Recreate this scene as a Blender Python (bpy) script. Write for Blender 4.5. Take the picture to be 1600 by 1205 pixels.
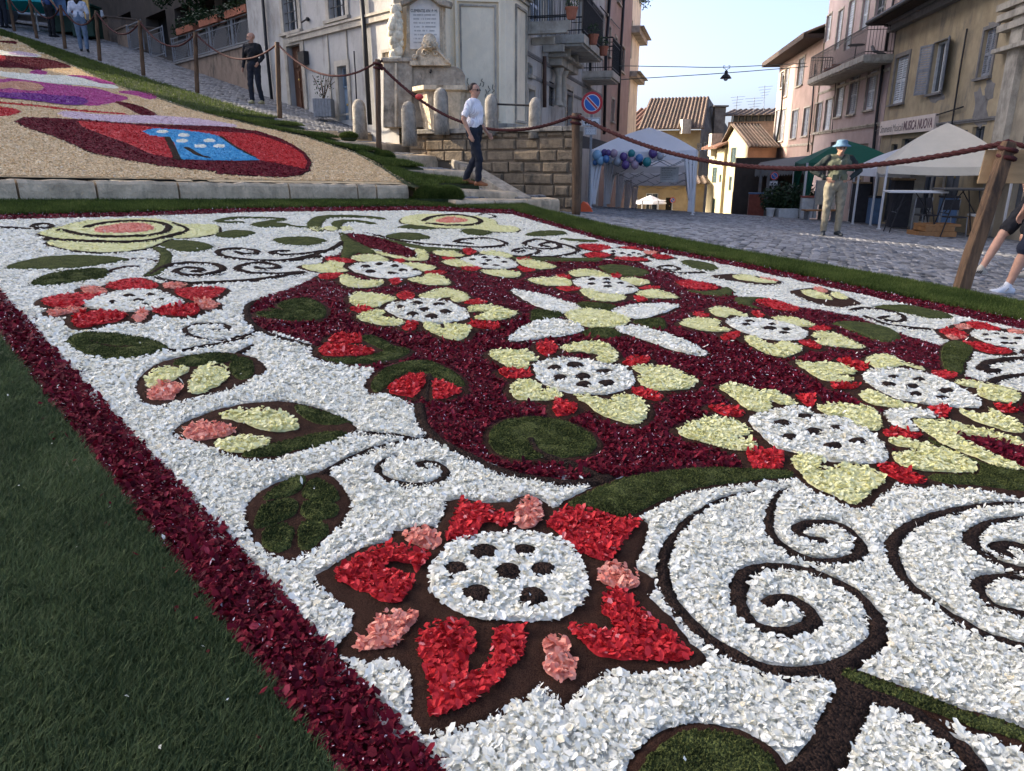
import bpy, bmesh, math, random
import numpy as np
from mathutils import Vector, Matrix
random.seed(7); RNG = np.random.default_rng(11)
SC = bpy.context.scene; COL = SC.collection
for _o in list(bpy.data.objects): bpy.data.objects.remove(_o)

# ---------------------------------------------------------------- camera, sky, sun, exposure
FPX, PITCH = 1150.0, math.radians(17.0)
cam_d = bpy.data.cameras.new('camera'); cam = bpy.data.objects.new('camera', cam_d); COL.objects.link(cam)
cam_d.sensor_width = 36.0; cam_d.lens = 36.0 * FPX / 1600.0; cam_d.clip_start = 0.05; cam_d.clip_end = 2000
cam.location = (0, 0, 0); cam.rotation_euler = (math.pi / 2 - PITCH, 0, 0); SC.camera = cam
SUN_AZ = Vector((-0.936, 0.352, 0)).normalized(); SUN_EL = math.radians(24)
world = bpy.data.worlds.new('World'); SC.world = world; world.use_nodes = True
wn = world.node_tree; wn.nodes.clear()
sky = wn.nodes.new('ShaderNodeTexSky'); sky.sky_type = 'NISHITA'; sky.sun_disc = False
sky.sun_elevation = SUN_EL; sky.sun_rotation = math.atan2(SUN_AZ.x, SUN_AZ.y)
sky.altitude = 0; sky.air_density = 0.4; sky.dust_density = 4.4; sky.ozone_density = 1.5
bg = wn.nodes.new('ShaderNodeBackground'); bg.inputs['Strength'].default_value = 0.15
wo = wn.nodes.new('ShaderNodeOutputWorld')
wn.links.new(sky.outputs[0], bg.inputs[0]); wn.links.new(bg.outputs[0], wo.inputs[0])
sd = bpy.data.lights.new('sun', 'SUN'); sd.energy = 2.9; sd.angle = math.radians(0.5); sd.color = (1.0, 0.86, 0.68)
sun = bpy.data.objects.new('sun', sd); COL.objects.link(sun)
sdir = Vector((SUN_AZ.x * math.cos(SUN_EL), SUN_AZ.y * math.cos(SUN_EL), math.sin(SUN_EL)))
sun.rotation_euler = sdir.to_track_quat('Z', 'Y').to_euler(); sun.location = sdir * 60
SC.view_settings.view_transform = 'Standard'; SC.view_settings.look = 'None'
SC.view_settings.gamma = 1; SC.view_settings.use_curve_mapping = False
SC.view_settings.exposure = 2.12

# ---------------------------------------------------------------- geometry of the place (camera stands at the origin)
CP, SP = math.cos(PITCH), math.sin(PITCH)
def ray(px, py):
    r = px - 800.0; u = 602.5 - py
    return np.array([r, FPX * CP + u * SP, u * CP - FPX * SP])
G1 = (-.0846, .0463, -1.265)                       # the lower carpet's plane z = gx x + gy y + z0
UH = np.array([-.6725, .7401]); VH = np.array([.7401, .6725])     # uphill along the street / across it
def z1(x, y): return G1[0] * x + G1[1] * y + G1[2]
def on(px, py, g=G1):
    d = ray(px, py); t = g[2] / (d[2] - g[0] * d[0] - g[1] * d[1]); return d * t
def at_y(px, py, wy):
    d = ray(px, py); return d * (wy / d[1])
def at_z(px, py, z):
    d = ray(px, py); return d * (z / d[2])
KA = on(0, 313); KB = on(640, 311)                  # foot of the kerb
K0 = KB.copy(); K0u = float(K0[0] * UH[0] + K0[1] * UH[1])
SL2 = .205                                          # slope of the upper street
KH = .25
def ucoord(x, y): return (x - K0[0]) * UH[0] + (y - K0[1]) * UH[1]
def vcoord(x, y): return (x - K0[0]) * VH[0] + (y - K0[1]) * VH[1]
g1v = G1[0] * VH[0] + G1[1] * VH[1]; g1u = G1[0] * UH[0] + G1[1] * UH[1]
_h2 = SL2 * UH + g1v * VH
G2 = (float(_h2[0]), float(_h2[1]), float(K0[2] + KH - _h2[0] * K0[0] - _h2[1] * K0[1]))
def z2(x, y): return G2[0] * x + G2[1] * y + G2[2]
PA = np.array([1.0, 11.78, -.804])
def zp(x, y):
    rx, ry = np.asarray(x) - PA[0], np.asarray(y) - PA[1]
    s = rx * VH[0] + ry * VH[1]; t = rx * UH[0] + ry * UH[1]
    se = np.where(s > 0, 6 * (1 - np.exp(-np.maximum(s, 0) / 6)), s)
    te = np.where(t > 6, 6 + 4 * (1 - np.exp(-np.maximum(t - 6, 0) / 4)), t)
    yy = np.asarray(y) - 11.8
    drop = .083 * 0.6 * np.logaddexp(0, yy / .6)
    drop2 = .07 * 2 * np.logaddexp(0, (np.asarray(y) - 27) / 2)
    return PA[2] + g1u * te + np.where(s > 0, -.05, g1v) * se - drop - drop2

# ---------------------------------------------------------------- materials
MATS = {}
def nmat(name):
    m = bpy.data.materials.new(name); m.use_nodes = True
    nt = m.node_tree; b = nt.nodes['Principled BSDF']; return m, nt, b
def mat(name, col, rough=.75, var=.25, scale=6., bump=.25, bscale=40., bdist=.01, metal=0., stain=None, stain_s=1.2, spec=.3, tone=0, trans=0, stretch=1., alpha=None):
    """procedural surface: colour noise at two sizes, optional stains, optional per-piece tone, noise relief"""
    if name in MATS: return MATS[name]
    m, nt, b = nmat(name); N = nt.nodes.new; L = nt.links.new
    b.inputs['Roughness'].default_value = rough; b.inputs['Metallic'].default_value = metal
    b.inputs['Specular IOR Level'].default_value = spec
    tc = N('ShaderNodeTexCoord'); mp = N('ShaderNodeMapping'); mp.inputs['Scale'].default_value = (1, 1, stretch)
    L(tc.outputs['Object'], mp.inputs[0])
    n1 = N('ShaderNodeTexNoise'); n1.inputs['Scale'].default_value = scale; n1.inputs['Detail'].default_value = 6; n1.inputs['Roughness'].default_value = .65
    L(mp.outputs[0], n1.inputs['Vector'])
    mr = N('ShaderNodeMapRange'); mr.inputs[1].default_value = .3; mr.inputs[2].default_value = .7
    mr.inputs[3].default_value = 1 - var; mr.inputs[4].default_value = 1 + var
    L(n1.outputs['Fac'], mr.inputs[0])
    mul = N('ShaderNodeVectorMath'); mul.operation = 'SCALE'; mul.inputs[0].default_value = col[:3]
    L(mr.outputs[0], mul.inputs['Scale'])
    out = mul.outputs[0]
    if tone:
        at = N('ShaderNodeAttribute'); at.attribute_name = 'tone'
        m2 = N('ShaderNodeMapRange'); m2.inputs[3].default_value = 1 - tone; m2.inputs[4].default_value = 1 + tone
        L(at.outputs['Fac'], m2.inputs[0]); s2 = N('ShaderNodeVectorMath'); s2.operation = 'SCALE'
        L(out, s2.inputs[0]); L(m2.outputs[0], s2.inputs['Scale']); out = s2.outputs[0]
    if stain:
        n2 = N('ShaderNodeTexNoise'); n2.inputs['Scale'].default_value = stain_s; n2.inputs['Detail'].default_value = 7; n2.inputs['Roughness'].default_value = .7
        mp2 = N('ShaderNodeMapping'); mp2.inputs['Scale'].default_value = (1, 1, .45); mp2.inputs['Location'].default_value = (3.1, 1.7, .4)
        L(tc.outputs['Object'], mp2.inputs[0]); L(mp2.outputs[0], n2.inputs['Vector'])
        r2 = N('ShaderNodeMapRange'); r2.inputs[1].default_value = .5; r2.inputs[2].default_value = .68
        L(n2.outputs['Fac'], r2.inputs[0])
        mx = N('ShaderNodeMix'); mx.data_type = 'RGBA'; mx.inputs['B'].default_value = (*stain, 1)
        L(r2.outputs[0], mx.inputs['Factor']); L(out, mx.inputs['A']); out = mx.outputs['Result']
    L(out, b.inputs['Base Color'])
    if bump:
        n3 = N('ShaderNodeTexNoise'); n3.inputs['Scale'].default_value = bscale; n3.inputs['Detail'].default_value = 4
        L(mp.outputs[0], n3.inputs['Vector'])
        bp = N('ShaderNodeBump'); bp.inputs['Strength'].default_value = bump; bp.inputs['Distance'].default_value = bdist
        L(n3.outputs['Fac'], bp.inputs['Height']); L(bp.outputs[0], b.inputs['Normal'])
    if trans:
        tr = N('ShaderNodeBsdfTranslucent'); L(out, tr.inputs['Color']); ms = N('ShaderNodeMixShader'); ms.inputs[0].default_value = trans
        o = nt.nodes['Material Output']; L(b.outputs[0], ms.inputs[1]); L(tr.outputs[0], ms.inputs[2]); L(ms.outputs[0], o.inputs[0])
    if alpha: b.inputs['Alpha'].default_value = alpha
    MATS[name] = m; return m
def grain(name, col, col2, gs=220., bd=.004, rough=.9, relief=1.0):
    """tiny seeds or grounds: voronoi grains with relief and mixed colour"""
    if name in MATS: return MATS[name]
    m, nt, b = nmat(name); N = nt.nodes.new; L = nt.links.new
    b.inputs['Roughness'].default_value = rough; b.inputs['Specular IOR Level'].default_value = .08
    tc = N('ShaderNodeTexCoord'); v = N('ShaderNodeTexVoronoi'); v.inputs['Scale'].default_value = gs
    L(tc.outputs['Object'], v.inputs['Vector'])
    sx = N('ShaderNodeSeparateColor'); L(v.outputs['Color'], sx.inputs[0])
    n = N('ShaderNodeTexNoise'); n.inputs['Scale'].default_value = 14; n.inputs['Detail'].default_value = 5; L(tc.outputs['Object'], n.inputs['Vector'])
    ad = N('ShaderNodeMath'); ad.operation = 'ADD'; L(sx.outputs[0], ad.inputs[0]); L(n.outputs['Fac'], ad.inputs[1])
    mr = N('ShaderNodeMapRange'); mr.inputs[1].default_value = .55; mr.inputs[2].default_value = 1.5; L(ad.outputs[0], mr.inputs[0])
    mx = N('ShaderNodeMix'); mx.data_type = 'RGBA'; mx.inputs['A'].default_value = (*col, 1); mx.inputs['B'].default_value = (*col2, 1)
    L(mr.outputs[0], mx.inputs['Factor']); L(mx.outputs['Result'], b.inputs['Base Color'])
    inv = N('ShaderNodeMath'); inv.operation = 'MULTIPLY'; inv.inputs[1].default_value = -1; L(v.outputs['Distance'], inv.inputs[0])
    bp = N('ShaderNodeBump'); bp.inputs['Strength'].default_value = relief; bp.inputs['Distance'].default_value = bd
    L(inv.outputs[0], bp.inputs['Height'])
    bp2 = N('ShaderNodeBump'); bp2.inputs['Strength'].default_value = .6; bp2.inputs['Distance'].default_value = .02
    L(n.outputs['Fac'], bp2.inputs['Height']); L(bp2.outputs[0], bp.inputs['Normal']); L(bp.outputs[0], b.inputs['Normal'])
    MATS[name] = m; return m
def petalmat(name, c1, c2, c3=None, rough=.55, trans=.22):
    """fresh petals: each petal takes its own tint between the given colours (attribute tone)"""
    if name in MATS: return MATS[name]
    m, nt, b = nmat(name); N = nt.nodes.new; L = nt.links.new
    at = N('ShaderNodeAttribute'); at.attribute_name = 'tone'
    cr = N('ShaderNodeValToRGB'); cr.color_ramp.elements[0].color = (*c1, 1); cr.color_ramp.elements[1].color = (*c2, 1)
    cr.color_ramp.elements[1].position = .955
    if c3: e = cr.color_ramp.elements.new(1.0); e.color = (*c3, 1)
    L(at.outputs['Fac'], cr.inputs[0]); L(cr.outputs[0], b.inputs['Base Color'])
    b.inputs['Roughness'].default_value = rough; b.inputs['Specular IOR Level'].default_value = .12
    tr = N('ShaderNodeBsdfTranslucent'); L(cr.outputs[0], tr.inputs['Color']); ms = N('ShaderNodeMixShader'); ms.inputs[0].default_value = trans
    o = nt.nodes['Material Output']; L(b.outputs[0], ms.inputs[1]); L(tr.outputs[0], ms.inputs[2]); L(ms.outputs[0], o.inputs[0])
    MATS[name] = m; return m

# ---------------------------------------------------------------- objects
def wloc(o):
    v = Vector((0, 0, 0))
    while o is not None: v += o.location; o = o.parent
    return v
def tag(o, label=None, cat=None, group=None, kind=None):
    if label: o['label'] = label
    if cat: o['category'] = cat
    if group: o['group'] = group
    if kind: o['kind'] = kind
    return o
def thing(name, loc, label, cat, group=None):
    o = bpy.data.objects.new(name, None); COL.objects.link(o); o.location = [float(c) for c in loc]; o.empty_display_size = .2
    return tag(o, label, cat, group)
def link(name, me, parent=None, kind=None):
    o = bpy.data.objects.new(name, me); COL.objects.link(o)
    if parent is not None: o.parent = parent
    if kind: o['kind'] = kind
    return o
def np_mesh(name, V, Fq, m, parent=None, tone=None, kind=None, smooth=False, origin=None):
    """V (n,3) world points; Fq (k,4) or (k,3) index array"""
    V = np.asarray(V, dtype=np.float64); Fq = np.asarray(Fq, dtype=np.int32)
    off = np.array(wloc(parent)) if parent is not None else (np.zeros(3) if origin is None else np.asarray(origin, float))
    me = bpy.data.meshes.new(name); k = Fq.shape[1]
    me.vertices.add(len(V)); me.vertices.foreach_set('co', (V - off).astype(np.float32).ravel())
    me.loops.add(Fq.size); me.loops.foreach_set('vertex_index', Fq.ravel())
    me.polygons.add(len(Fq)); me.polygons.foreach_set('loop_start', np.arange(0, Fq.size, k, dtype=np.int32))
    me.polygons.foreach_set('loop_total', np.full(len(Fq), k, dtype=np.int32))
    me.update(calc_edges=True)
    me.polygons.foreach_set('use_smooth', np.full(len(Fq), smooth))
    if tone is not None:
        a = me.attributes.new('tone', 'FLOAT', 'POINT'); a.data.foreach_set('value', np.asarray(tone, dtype=np.float32))
    me.materials.append(m)
    o = link(name, me, parent, kind)
    if parent is None and origin is not None: o.location = [float(c) for c in origin]
    return o
class MB:
    """collects solid pieces and links them as ONE mesh object"""
    def __init__(s): s.v = []; s.f = []
    def add(s, V, Fs):
        b = len(s.v); s.v += [tuple(map(float, p)) for p in V]; s.f += [tuple(b + i for i in f) for f in Fs]; return s
    def hexa(s, p):       # 8 corners: bottom ring 0-3, top ring 4-7
        return s.add(p, [(3, 2, 1, 0), (4, 5, 6, 7), (0, 1, 5, 4), (1, 2, 6, 5), (2, 3, 7, 6), (3, 0, 4, 7)])
    def box(s, x0, y0, z0, x1, y1, z1_, fr=None):
        c = [(x0, y0, z0), (x1, y0, z0), (x1, y1, z0), (x0, y1, z0), (x0, y0, z1_), (x1, y0, z1_), (x1, y1, z1_), (x0, y1, z1_)]
        if fr: c = [fr(*p) for p in c]
        return s.hexa(c)
    def tube(s, pts, r, n=8, cap=True, twist=0):
        pts = [Vector(p) for p in pts]; rs = r if isinstance(r, (list, tuple)) else [r] * len(pts)
        rings = []; up = Vector((0, 0, 1)); prev = None
        for i, p in enumerate(pts):
            d = (pts[min(i + 1, len(pts) - 1)] - pts[max(i - 1, 0)])
            d = d.normalized() if d.length > 1e-9 else Vector((0, 0, 1))
            if prev is None:
                a = d.orthogonal().normalized()
            else:
                a = (prev - d * prev.dot(d)); a = a.normalized() if a.length > 1e-6 else d.orthogonal().normalized()
            prev = a; b = d.cross(a)
            rings.append([p + (a * math.cos(2 * math.pi * k / n + twist * i) + b * math.sin(2 * math.pi * k / n + twist * i)) * rs[i] for k in range(n)])
        V = [q for rg in rings for q in rg]; Fs = []
        for i in range(len(pts) - 1):
            for k in range(n): Fs.append((i * n + k, i * n + (k + 1) % n, (i + 1) * n + (k + 1) % n, (i + 1) * n + k))
        if cap: Fs.append(tuple(range(n))[::-1]); Fs.append(tuple((len(pts) - 1) * n + k for k in range(n)))
        return s.add(V, Fs)
    def lathe(s, c, prof, n=20):
        V = []; Fs = []
        for (r, z) in prof:
            for k in range(n): V.append((c[0] + r * math.cos(2 * math.pi * k / n), c[1] + r * math.sin(2 * math.pi * k / n), c[2] + z))
        for i in range(len(prof) - 1):
            for k in range(n): Fs.append((i * n + k, i * n + (k + 1) % n, (i + 1) * n + (k + 1) % n, (i + 1) * n + k))
        Fs.append(tuple(range(n))[::-1]); Fs.append(tuple((len(prof) - 1) * n + k for k in range(n)))
        return s.add(V, Fs)
    def ball(s, c, r, n=12, m=8, sx=1, sy=1, sz=1):
        prof = [(max(1e-4, math.sin(math.pi * i / m)), -math.cos(math.pi * i / m)) for i in range(m + 1)]
        V = []; Fs = []
        for (a, z) in prof:
            for k in range(n): V.append((c[0] + r * sx * a * math.cos(2 * math.pi * k / n), c[1] + r * sy * a * math.sin(2 * math.pi * k / n), c[2] + r * sz * z))
        for i in range(m):
            for k in range(n): Fs.append((i * n + k, i * n + (k + 1) % n, (i + 1) * n + (k + 1) % n, (i + 1) * n + k))
        return s.add(V, Fs)
    def prism(s, poly, fr, d0, d1):     # 2-D outline, fr(a, b, depth) -> world
        n = len(poly); V = [fr(a, b, d0) for a, b in poly] + [fr(a, b, d1) for a, b in poly]
        Fs = [tuple(range(n))[::-1], tuple(range(n, 2 * n))] + [(k, (k + 1) % n, n + (k + 1) % n, n + k) for k in range(n)]
        return s.add(V, Fs)
    def build(s, name, m, parent=None, smooth=False, origin=None, kind=None, bevel=0):
        off = wloc(parent) if parent is not None else Vector(origin or (0, 0, 0))
        me = bpy.data.meshes.new(name)
        me.from_pydata([(p[0] - off[0], p[1] - off[1], p[2] - off[2]) for p in s.v], [], s.f)
        me.materials.append(m)
        bm = bmesh.new(); bm.from_mesh(me); bmesh.ops.recalc_face_normals(bm, faces=bm.faces); bm.to_mesh(me); bm.free()
        if smooth:
            for p in me.polygons: p.use_smooth = True
        o = link(name, me, parent, kind)
        if parent is None and origin is not None: o.location = origin
        if bevel:
            bv = o.modifiers.new('bevel', 'BEVEL'); bv.width = bevel; bv.segments = 2; bv.limit_method = 'ANGLE'; bv.angle_limit = .6
        return o
def smooth_closed(P, k=6):
    P = np.asarray(P, float); n = len(P); out = []
    for i in range(n):
        p0, p1, p2, p3 = P[i - 1], P[i], P[(i + 1) % n], P[(i + 2) % n]
        for t in np.linspace(0, 1, k, endpoint=False):
            out.append(.5 * ((2 * p1) + (-p0 + p2) * t + (2 * p0 - 5 * p1 + 4 * p2 - p3) * t * t + (-p0 + 3 * p1 - 3 * p2 + p3) * t ** 3))
    return np.array(out)
def smooth_open(P, k=6):
    P = np.asarray(P, float); Q = np.vstack([2 * P[0] - P[1], P, 2 * P[-1] - P[-2]]); out = []
    for i in range(1, len(Q) - 2):
        p0, p1, p2, p3 = Q[i - 1], Q[i], Q[i + 1], Q[i + 2]
        for t in np.linspace(0, 1, k, endpoint=False):
            out.append(.5 * ((2 * p1) + (-p0 + p2) * t + (2 * p0 - 5 * p1 + 4 * p2 - p3) * t * t + (-p0 + 3 * p1 - 3 * p2 + p3) * t ** 3))
    out.append(P[-1]); return np.array(out)
# ---------------------------------------------------------------- carpets: frames, shapes and heightfields
class Frame:
    def __init__(s, g, p0):
        s.g = g
        U = np.array([UH[0], UH[1], g[0] * UH[0] + g[1] * UH[1]]); s.U = U / np.linalg.norm(U)
        n = np.array([-g[0], -g[1], 1.]); s.N = n / np.linalg.norm(n); s.V = np.cross(s.U, s.N); s.O = np.asarray(p0, float)
    def uv(s, px, py):
        d = on(px, py, s.g) - s.O; return (float(d @ s.V), float(d @ s.U))
    def w(s, q, h=0.):
        q = np.atleast_2d(np.asarray(q, float)); h = np.broadcast_to(np.asarray(h, float), (len(q),))
        return s.O + q[:, :1] * s.V + q[:, 1:2] * s.U + h[:, None] * s.N
F1 = Frame(G1, on(690, 1205)); F2 = Frame(G2, (K0[0], K0[1], z2(K0[0], K0[1])))
CROPS = dict(A=(0, 300, 3.172), B=(400, 300, 3.172), C=(800, 300, 3.172), D=(1150, 350, 2.94), E=(300, 650, 2.172),
             F=(750, 650, 2.172), G=(1150, 700, 2.387), P=(0, 0, 1.), J=(0, 0, 6.667), K=(0, 40, 6.154), L=(0, 0, 3.545), M=(340, 0, 3.544))
def parse(txt, fr):
    out = []; c = None
    for tok in txt.split():
        if tok in CROPS: c = CROPS[tok]; continue
        a, b = tok.split(','); out.append(fr.uv(float(a) / c[2] + c[0], float(b) / c[2] + c[1]))
    return np.array(out)
def seg_dist(P, A, B):
    d = np.full(len(P), 1e9)
    for a, b in zip(A, B):
        ab = b - a; t = np.clip(((P - a) @ ab) / max(ab @ ab, 1e-12), 0, 1)
        q = P - a - t[:, None] * ab; np.minimum(d, np.einsum('ij,ij->i', q, q), out=d)
    return np.sqrt(d)
class Shape:
    def __init__(s, pts, stroke=None, smooth=True, taper=False, k=4):
        pts = np.asarray(pts, float); s.stroke = stroke; s.taper = taper
        s.p = (smooth_open(pts, k) if stroke else smooth_closed(pts, k)) if smooth else pts
        m = stroke or 0; s.lo = s.p.min(0) - m; s.hi = s.p.max(0) + m
    def sdf(s, P):
        if s.stroke:
            A, B = s.p[:-1], s.p[1:]
            if not s.taper: return seg_dist(P, A, B) - s.stroke / 2
            n = len(A); d = np.full(len(P), 1e9)
            for i, (a, b) in enumerate(zip(A, B)):
                ab = b - a; t = np.clip(((P - a) @ ab) / max(ab @ ab, 1e-12), 0, 1)
                q = P - a - t[:, None] * ab; w = s.stroke / 2 * min(1, (i + 1) / (n * .35) + .25)
                np.minimum(d, np.sqrt((q * q).sum(1)) - w, out=d)
            return d
        A = s.p; B = np.roll(s.p, -1, 0); d = seg_dist(P, A, B); ins = np.zeros(len(P), bool)
        for a, b in zip(A, B):
            if a[1] == b[1]: continue
            c = ((a[1] > P[:, 1]) != (b[1] > P[:, 1])) & (P[:, 0] < (b[0] - a[0]) * (P[:, 1] - a[1]) / (b[1] - a[1]) + a[0])
            ins ^= c
        return np.where(ins, -d, d)
def sdf_min(shapes, P, pad=.12):
    d = np.full(len(P), 9.)
    for s in shapes:
        m = (P[:, 0] > s.lo[0] - pad) & (P[:, 0] < s.hi[0] + pad) & (P[:, 1] > s.lo[1] - pad) & (P[:, 1] < s.hi[1] + pad)
        if m.any(): d[m] = np.minimum(d[m], s.sdf(P[m]))
    return d
def fnoise(P, sc, seed=0):
    """cheap value noise on the carpet's own coordinates"""
    r = np.random.default_rng(seed); tab = r.random((64, 64))
    q = P * sc + 31.7; i = np.floor(q).astype(int); f = q - i; f = f * f * (3 - 2 * f)
    a = tab[i[:, 0] % 64, i[:, 1] % 64]; b = tab[(i[:, 0] + 1) % 64, i[:, 1] % 64]
    c = tab[i[:, 0] % 64, (i[:, 1] + 1) % 64]; d = tab[(i[:, 0] + 1) % 64, (i[:, 1] + 1) % 64]
    return (a * (1 - f[:, 0]) + b * f[:, 0]) * (1 - f[:, 1]) + (c * (1 - f[:, 0]) + d * f[:, 0]) * f[:, 1]
def patch(name, fr, shapes, m, parent, L, H, grow=0., cell=None, rim=.014, kind=None, rough=.0025, clip=None):
    """a low mound of loose material whose rim sinks into whatever lies below it"""
    lo = np.min([s.lo for s in shapes], 0) - grow - .03; hi = np.max([s.hi for s in shapes], 0) + grow + .03
    cen = fr.w((lo + hi) / 2)[0]; D = float(np.linalg.norm(cen))
    near = float(np.linalg.norm(fr.w(np.clip((0, -1), lo, hi))[0])) if fr is F1 else D
    c = cell or (.008 if min(D, near) < 2.6 else .012 if D < 4.5 else .02)
    nx, ny = int((hi[0] - lo[0]) / c) + 2, int((hi[1] - lo[1]) / c) + 2
    gx, gy = np.meshgrid(lo[0] + np.arange(nx) * c, lo[1] + np.arange(ny) * c, indexing='ij'); P = np.c_[gx.ravel(), gy.ravel()]
    d = sdf_min(shapes, P, pad=grow + .06) - grow
    d = d + (fnoise(P, 45, 3) - .5) * .007
    f = np.clip(-d / rim, -1, 1); f = np.where(f > 0, 1 - (1 - f) ** 2, f)
    z = L + H * f + np.where(f > 0, ((fnoise(P, 30, 5) - .5) * 2.2 + (fnoise(P, 11, 8) - .5) * 2) * rough, 0)
    idx = np.arange(nx * ny).reshape(nx, ny)
    q = np.stack([idx[:-1, :-1], idx[1:, :-1], idx[1:, 1:], idx[:-1, 1:]], -1).reshape(-1, 4)
    keep = (d[q].min(1) < rim * .95); q = q[keep]
    if not len(q): return None
    used, inv = np.unique(q, return_inverse=True)
    return np_mesh(name, fr.w(P[used], z[used]), inv.reshape(-1, 4), m, parent, kind=kind, smooth=True)

# petals -------------------------------------------------------------------------------------
def petal_cloud(fr, P, z, size, lod, flat=.35, wid=.8, rng=RNG):
    """leafy little petals lying at P; returns vertices, quads, tone per vertex"""
    n = len(P)
    if n == 0: return np.zeros((0, 3)), np.zeros((0, 4), int), np.zeros(0)
    a = rng.random(n) * 2 * np.pi; tl = rng.normal(0, flat, n); rl = rng.normal(0, flat * .9, n)
    s = size * rng.uniform(.5, 1.45, n); ca, sa = np.cos(a), np.sin(a)
    cup = rng.uniform(-.1, .42, n) * s
    w = wid * rng.uniform(.75, 1.2, n)
    loc = np.array([(0, 0), (-.42, .28), (-.38, .8), (0, 1.0), (.38, .8), (.42, .28)]); cz = np.array([.0, .55, .6, .28, .6, .55])
    if lod: loc = np.array([(0, 0), (-.45, .5), (0, 1.), (.45, .5)]); cz = np.array([0, .5, .15, .5])
    k = len(loc); x = loc[None, :, 0] * (w * s)[:, None]; y = (loc[None, :, 1] - .5) * s[:, None]; h = cz[None] * cup[:, None]
    h = h + x * np.tan(np.clip(rl, -1.1, 1.1))[:, None] + y * np.tan(np.clip(tl, -1.1, 1.1))[:, None]
    h = h + (loc[None, :, 1] > .9) * rng.normal(0, .12, n)[:, None] * s[:, None]
    X = P[:, :1] + x * ca[:, None] - y * sa[:, None]; Y = P[:, 1:2] + x * sa[:, None] + y * ca[:, None]
    hm = np.minimum(h.min(1), 0)
    Z = z[:, None] + h - hm[:, None] * .6
    V = fr.w(np.c_[X.ravel(), Y.ravel()], Z.ravel()); b = np.arange(n)[:, None] * k
    Fq = np.concatenate([b + np.array([0, 1, 2, 3])[::-1], b + np.array([0, 3, 4, 5])[::-1]]) if not lod else b + np.array([0, 3, 2, 1])
    if lod: Fq = np.concatenate([b + np.array([0, 3, 2, 1])])
    return V, Fq, np.repeat(rng.random(n), k)
def scatter(fr, shape_d, lo, hi, dens, far_ok=False, rng=RNG):
    """random points in the box, thinned with distance; shape_d(P) True to keep"""
    n = int((hi[0] - lo[0]) * (hi[1] - lo[1]) * dens)
    P = np.c_[rng.uniform(lo[0], hi[0], n), rng.uniform(lo[1], hi[1], n)]
    D = np.linalg.norm(fr.w(P), axis=1); r = np.clip(2.7 / D, .25, 1); P = P[rng.random(n) < r]
    return P[shape_d(P)]
def petal_mesh(name, fr, keep, lo, hi, m, parent, L, thick, dens=9500, size=.021, kind=None, flat=.28, wid=.8, under=None):
    P = scatter(fr, lambda Q: keep(Q, .33 * size * np.clip(2.7 / np.linalg.norm(fr.w(Q), axis=1), .25, 1) ** -.34 if len(Q) else 0), lo, hi, dens); W = fr.w(P); D = np.linalg.norm(W, axis=1) if len(P) else np.zeros(0)
    r = np.clip(2.7 / D, .25, 1); s = size * r ** -.34; lm = D > 5.2
    tf = np.clip(3.2 / D, .35, 1) if len(P) else 1
    z = L + (RNG.random(len(P)) * thick + (fnoise(P, 14, 4) - .5) * thick * .9) * tf if len(P) else np.zeros(0)
    V1, Q1, T1 = petal_cloud(fr, P[~lm], z[~lm], s[~lm], False, flat, wid); V2, Q2, T2 = petal_cloud(fr, P[lm], z[lm], s[lm], True, flat * .6, wid)
    V = np.vstack([V1, V2]); Q = np.vstack([Q1, Q2 + len(V1)]); T = np.r_[T1, T2]
    if under is not None:       # the heap below the top petals, same material, same object
        me = under.data; n = len(me.vertices); co = np.zeros(n * 3, np.float32); me.vertices.foreach_get('co', co)
        co = co.reshape(-1, 3) + np.array(wloc(under)); fq = np.zeros(len(me.loops), np.int32); me.loops.foreach_get('vertex_index', fq)
        Q = np.vstack([Q, fq.reshape(-1, 4) + len(V)]); V = np.vstack([V, co]); T = np.r_[T, .35 + .3 * RNG.random(n)]
        bpy.data.objects.remove(under)
    return np_mesh(name, V, Q, m, parent, tone=T, kind=kind)

M_white = petalmat('white_petals', (.82, .79, .66), (.95, .93, .82), (.84, .72, .48), trans=.2)
M_yellow = petalmat('yellow_petals', (.78, .74, .32), (.89, .86, .54))
M_red = petalmat('red_petals', (.34, .008, .012), (.72, .045, .05), (.8, .3, .28), trans=.15)
M_pink = petalmat('coral_petals', (.70, .20, .14), (.88, .44, .32), (.8, .62, .5))
M_crimson = petalmat('crimson_petals', (.055, .003, .009), (.19, .007, .020), (.30, .04, .06), trans=.1, rough=.7)
M_beige = petalmat('beige_petals', (.70, .51, .28), (.90, .73, .46), (.86, .8, .68))
M_magenta = petalmat('magenta_petals', (.38, .04, .2), (.62, .12, .36), (.75, .5, .6))
M_purple = petalmat('purple_petals', (.12, .01, .16), (.28, .05, .34), (.5, .3, .55))
M_pale = petalmat('pale_pink_petals', (.62, .42, .48), (.82, .72, .76))
M_blue = petalmat('blue_petals', (.04, .26, .52), (.10, .48, .74), (.4, .7, .8))
M_flesh = petalmat('flesh_petals', (.6, .28, .18), (.74, .48, .3))
M_green = grain('green_grounds', (.022, .028, .009), (.110, .125, .036), 200, .006)
M_soil = grain('coffee_grounds', (.022, .010, .006), (.060, .029, .018), 420, .002)
M_dark = grain('dark_beans', (.008, .005, .004), (.045, .026, .018), 150, .006, rough=.9)
M_soilbase = M_soil
KM = {'W': M_white, 'Y': M_yellow, 'R': M_red, 'K': M_pink, 'C': M_crimson, 'G': M_green, 'B': M_soil, 'D': M_dark,
      'e': M_beige, 'm': M_magenta, 'u': M_purple, 'p': M_pale, 'b': M_blue, 'f': M_flesh}
PETAL = set('WYRKCemupbf')
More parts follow.
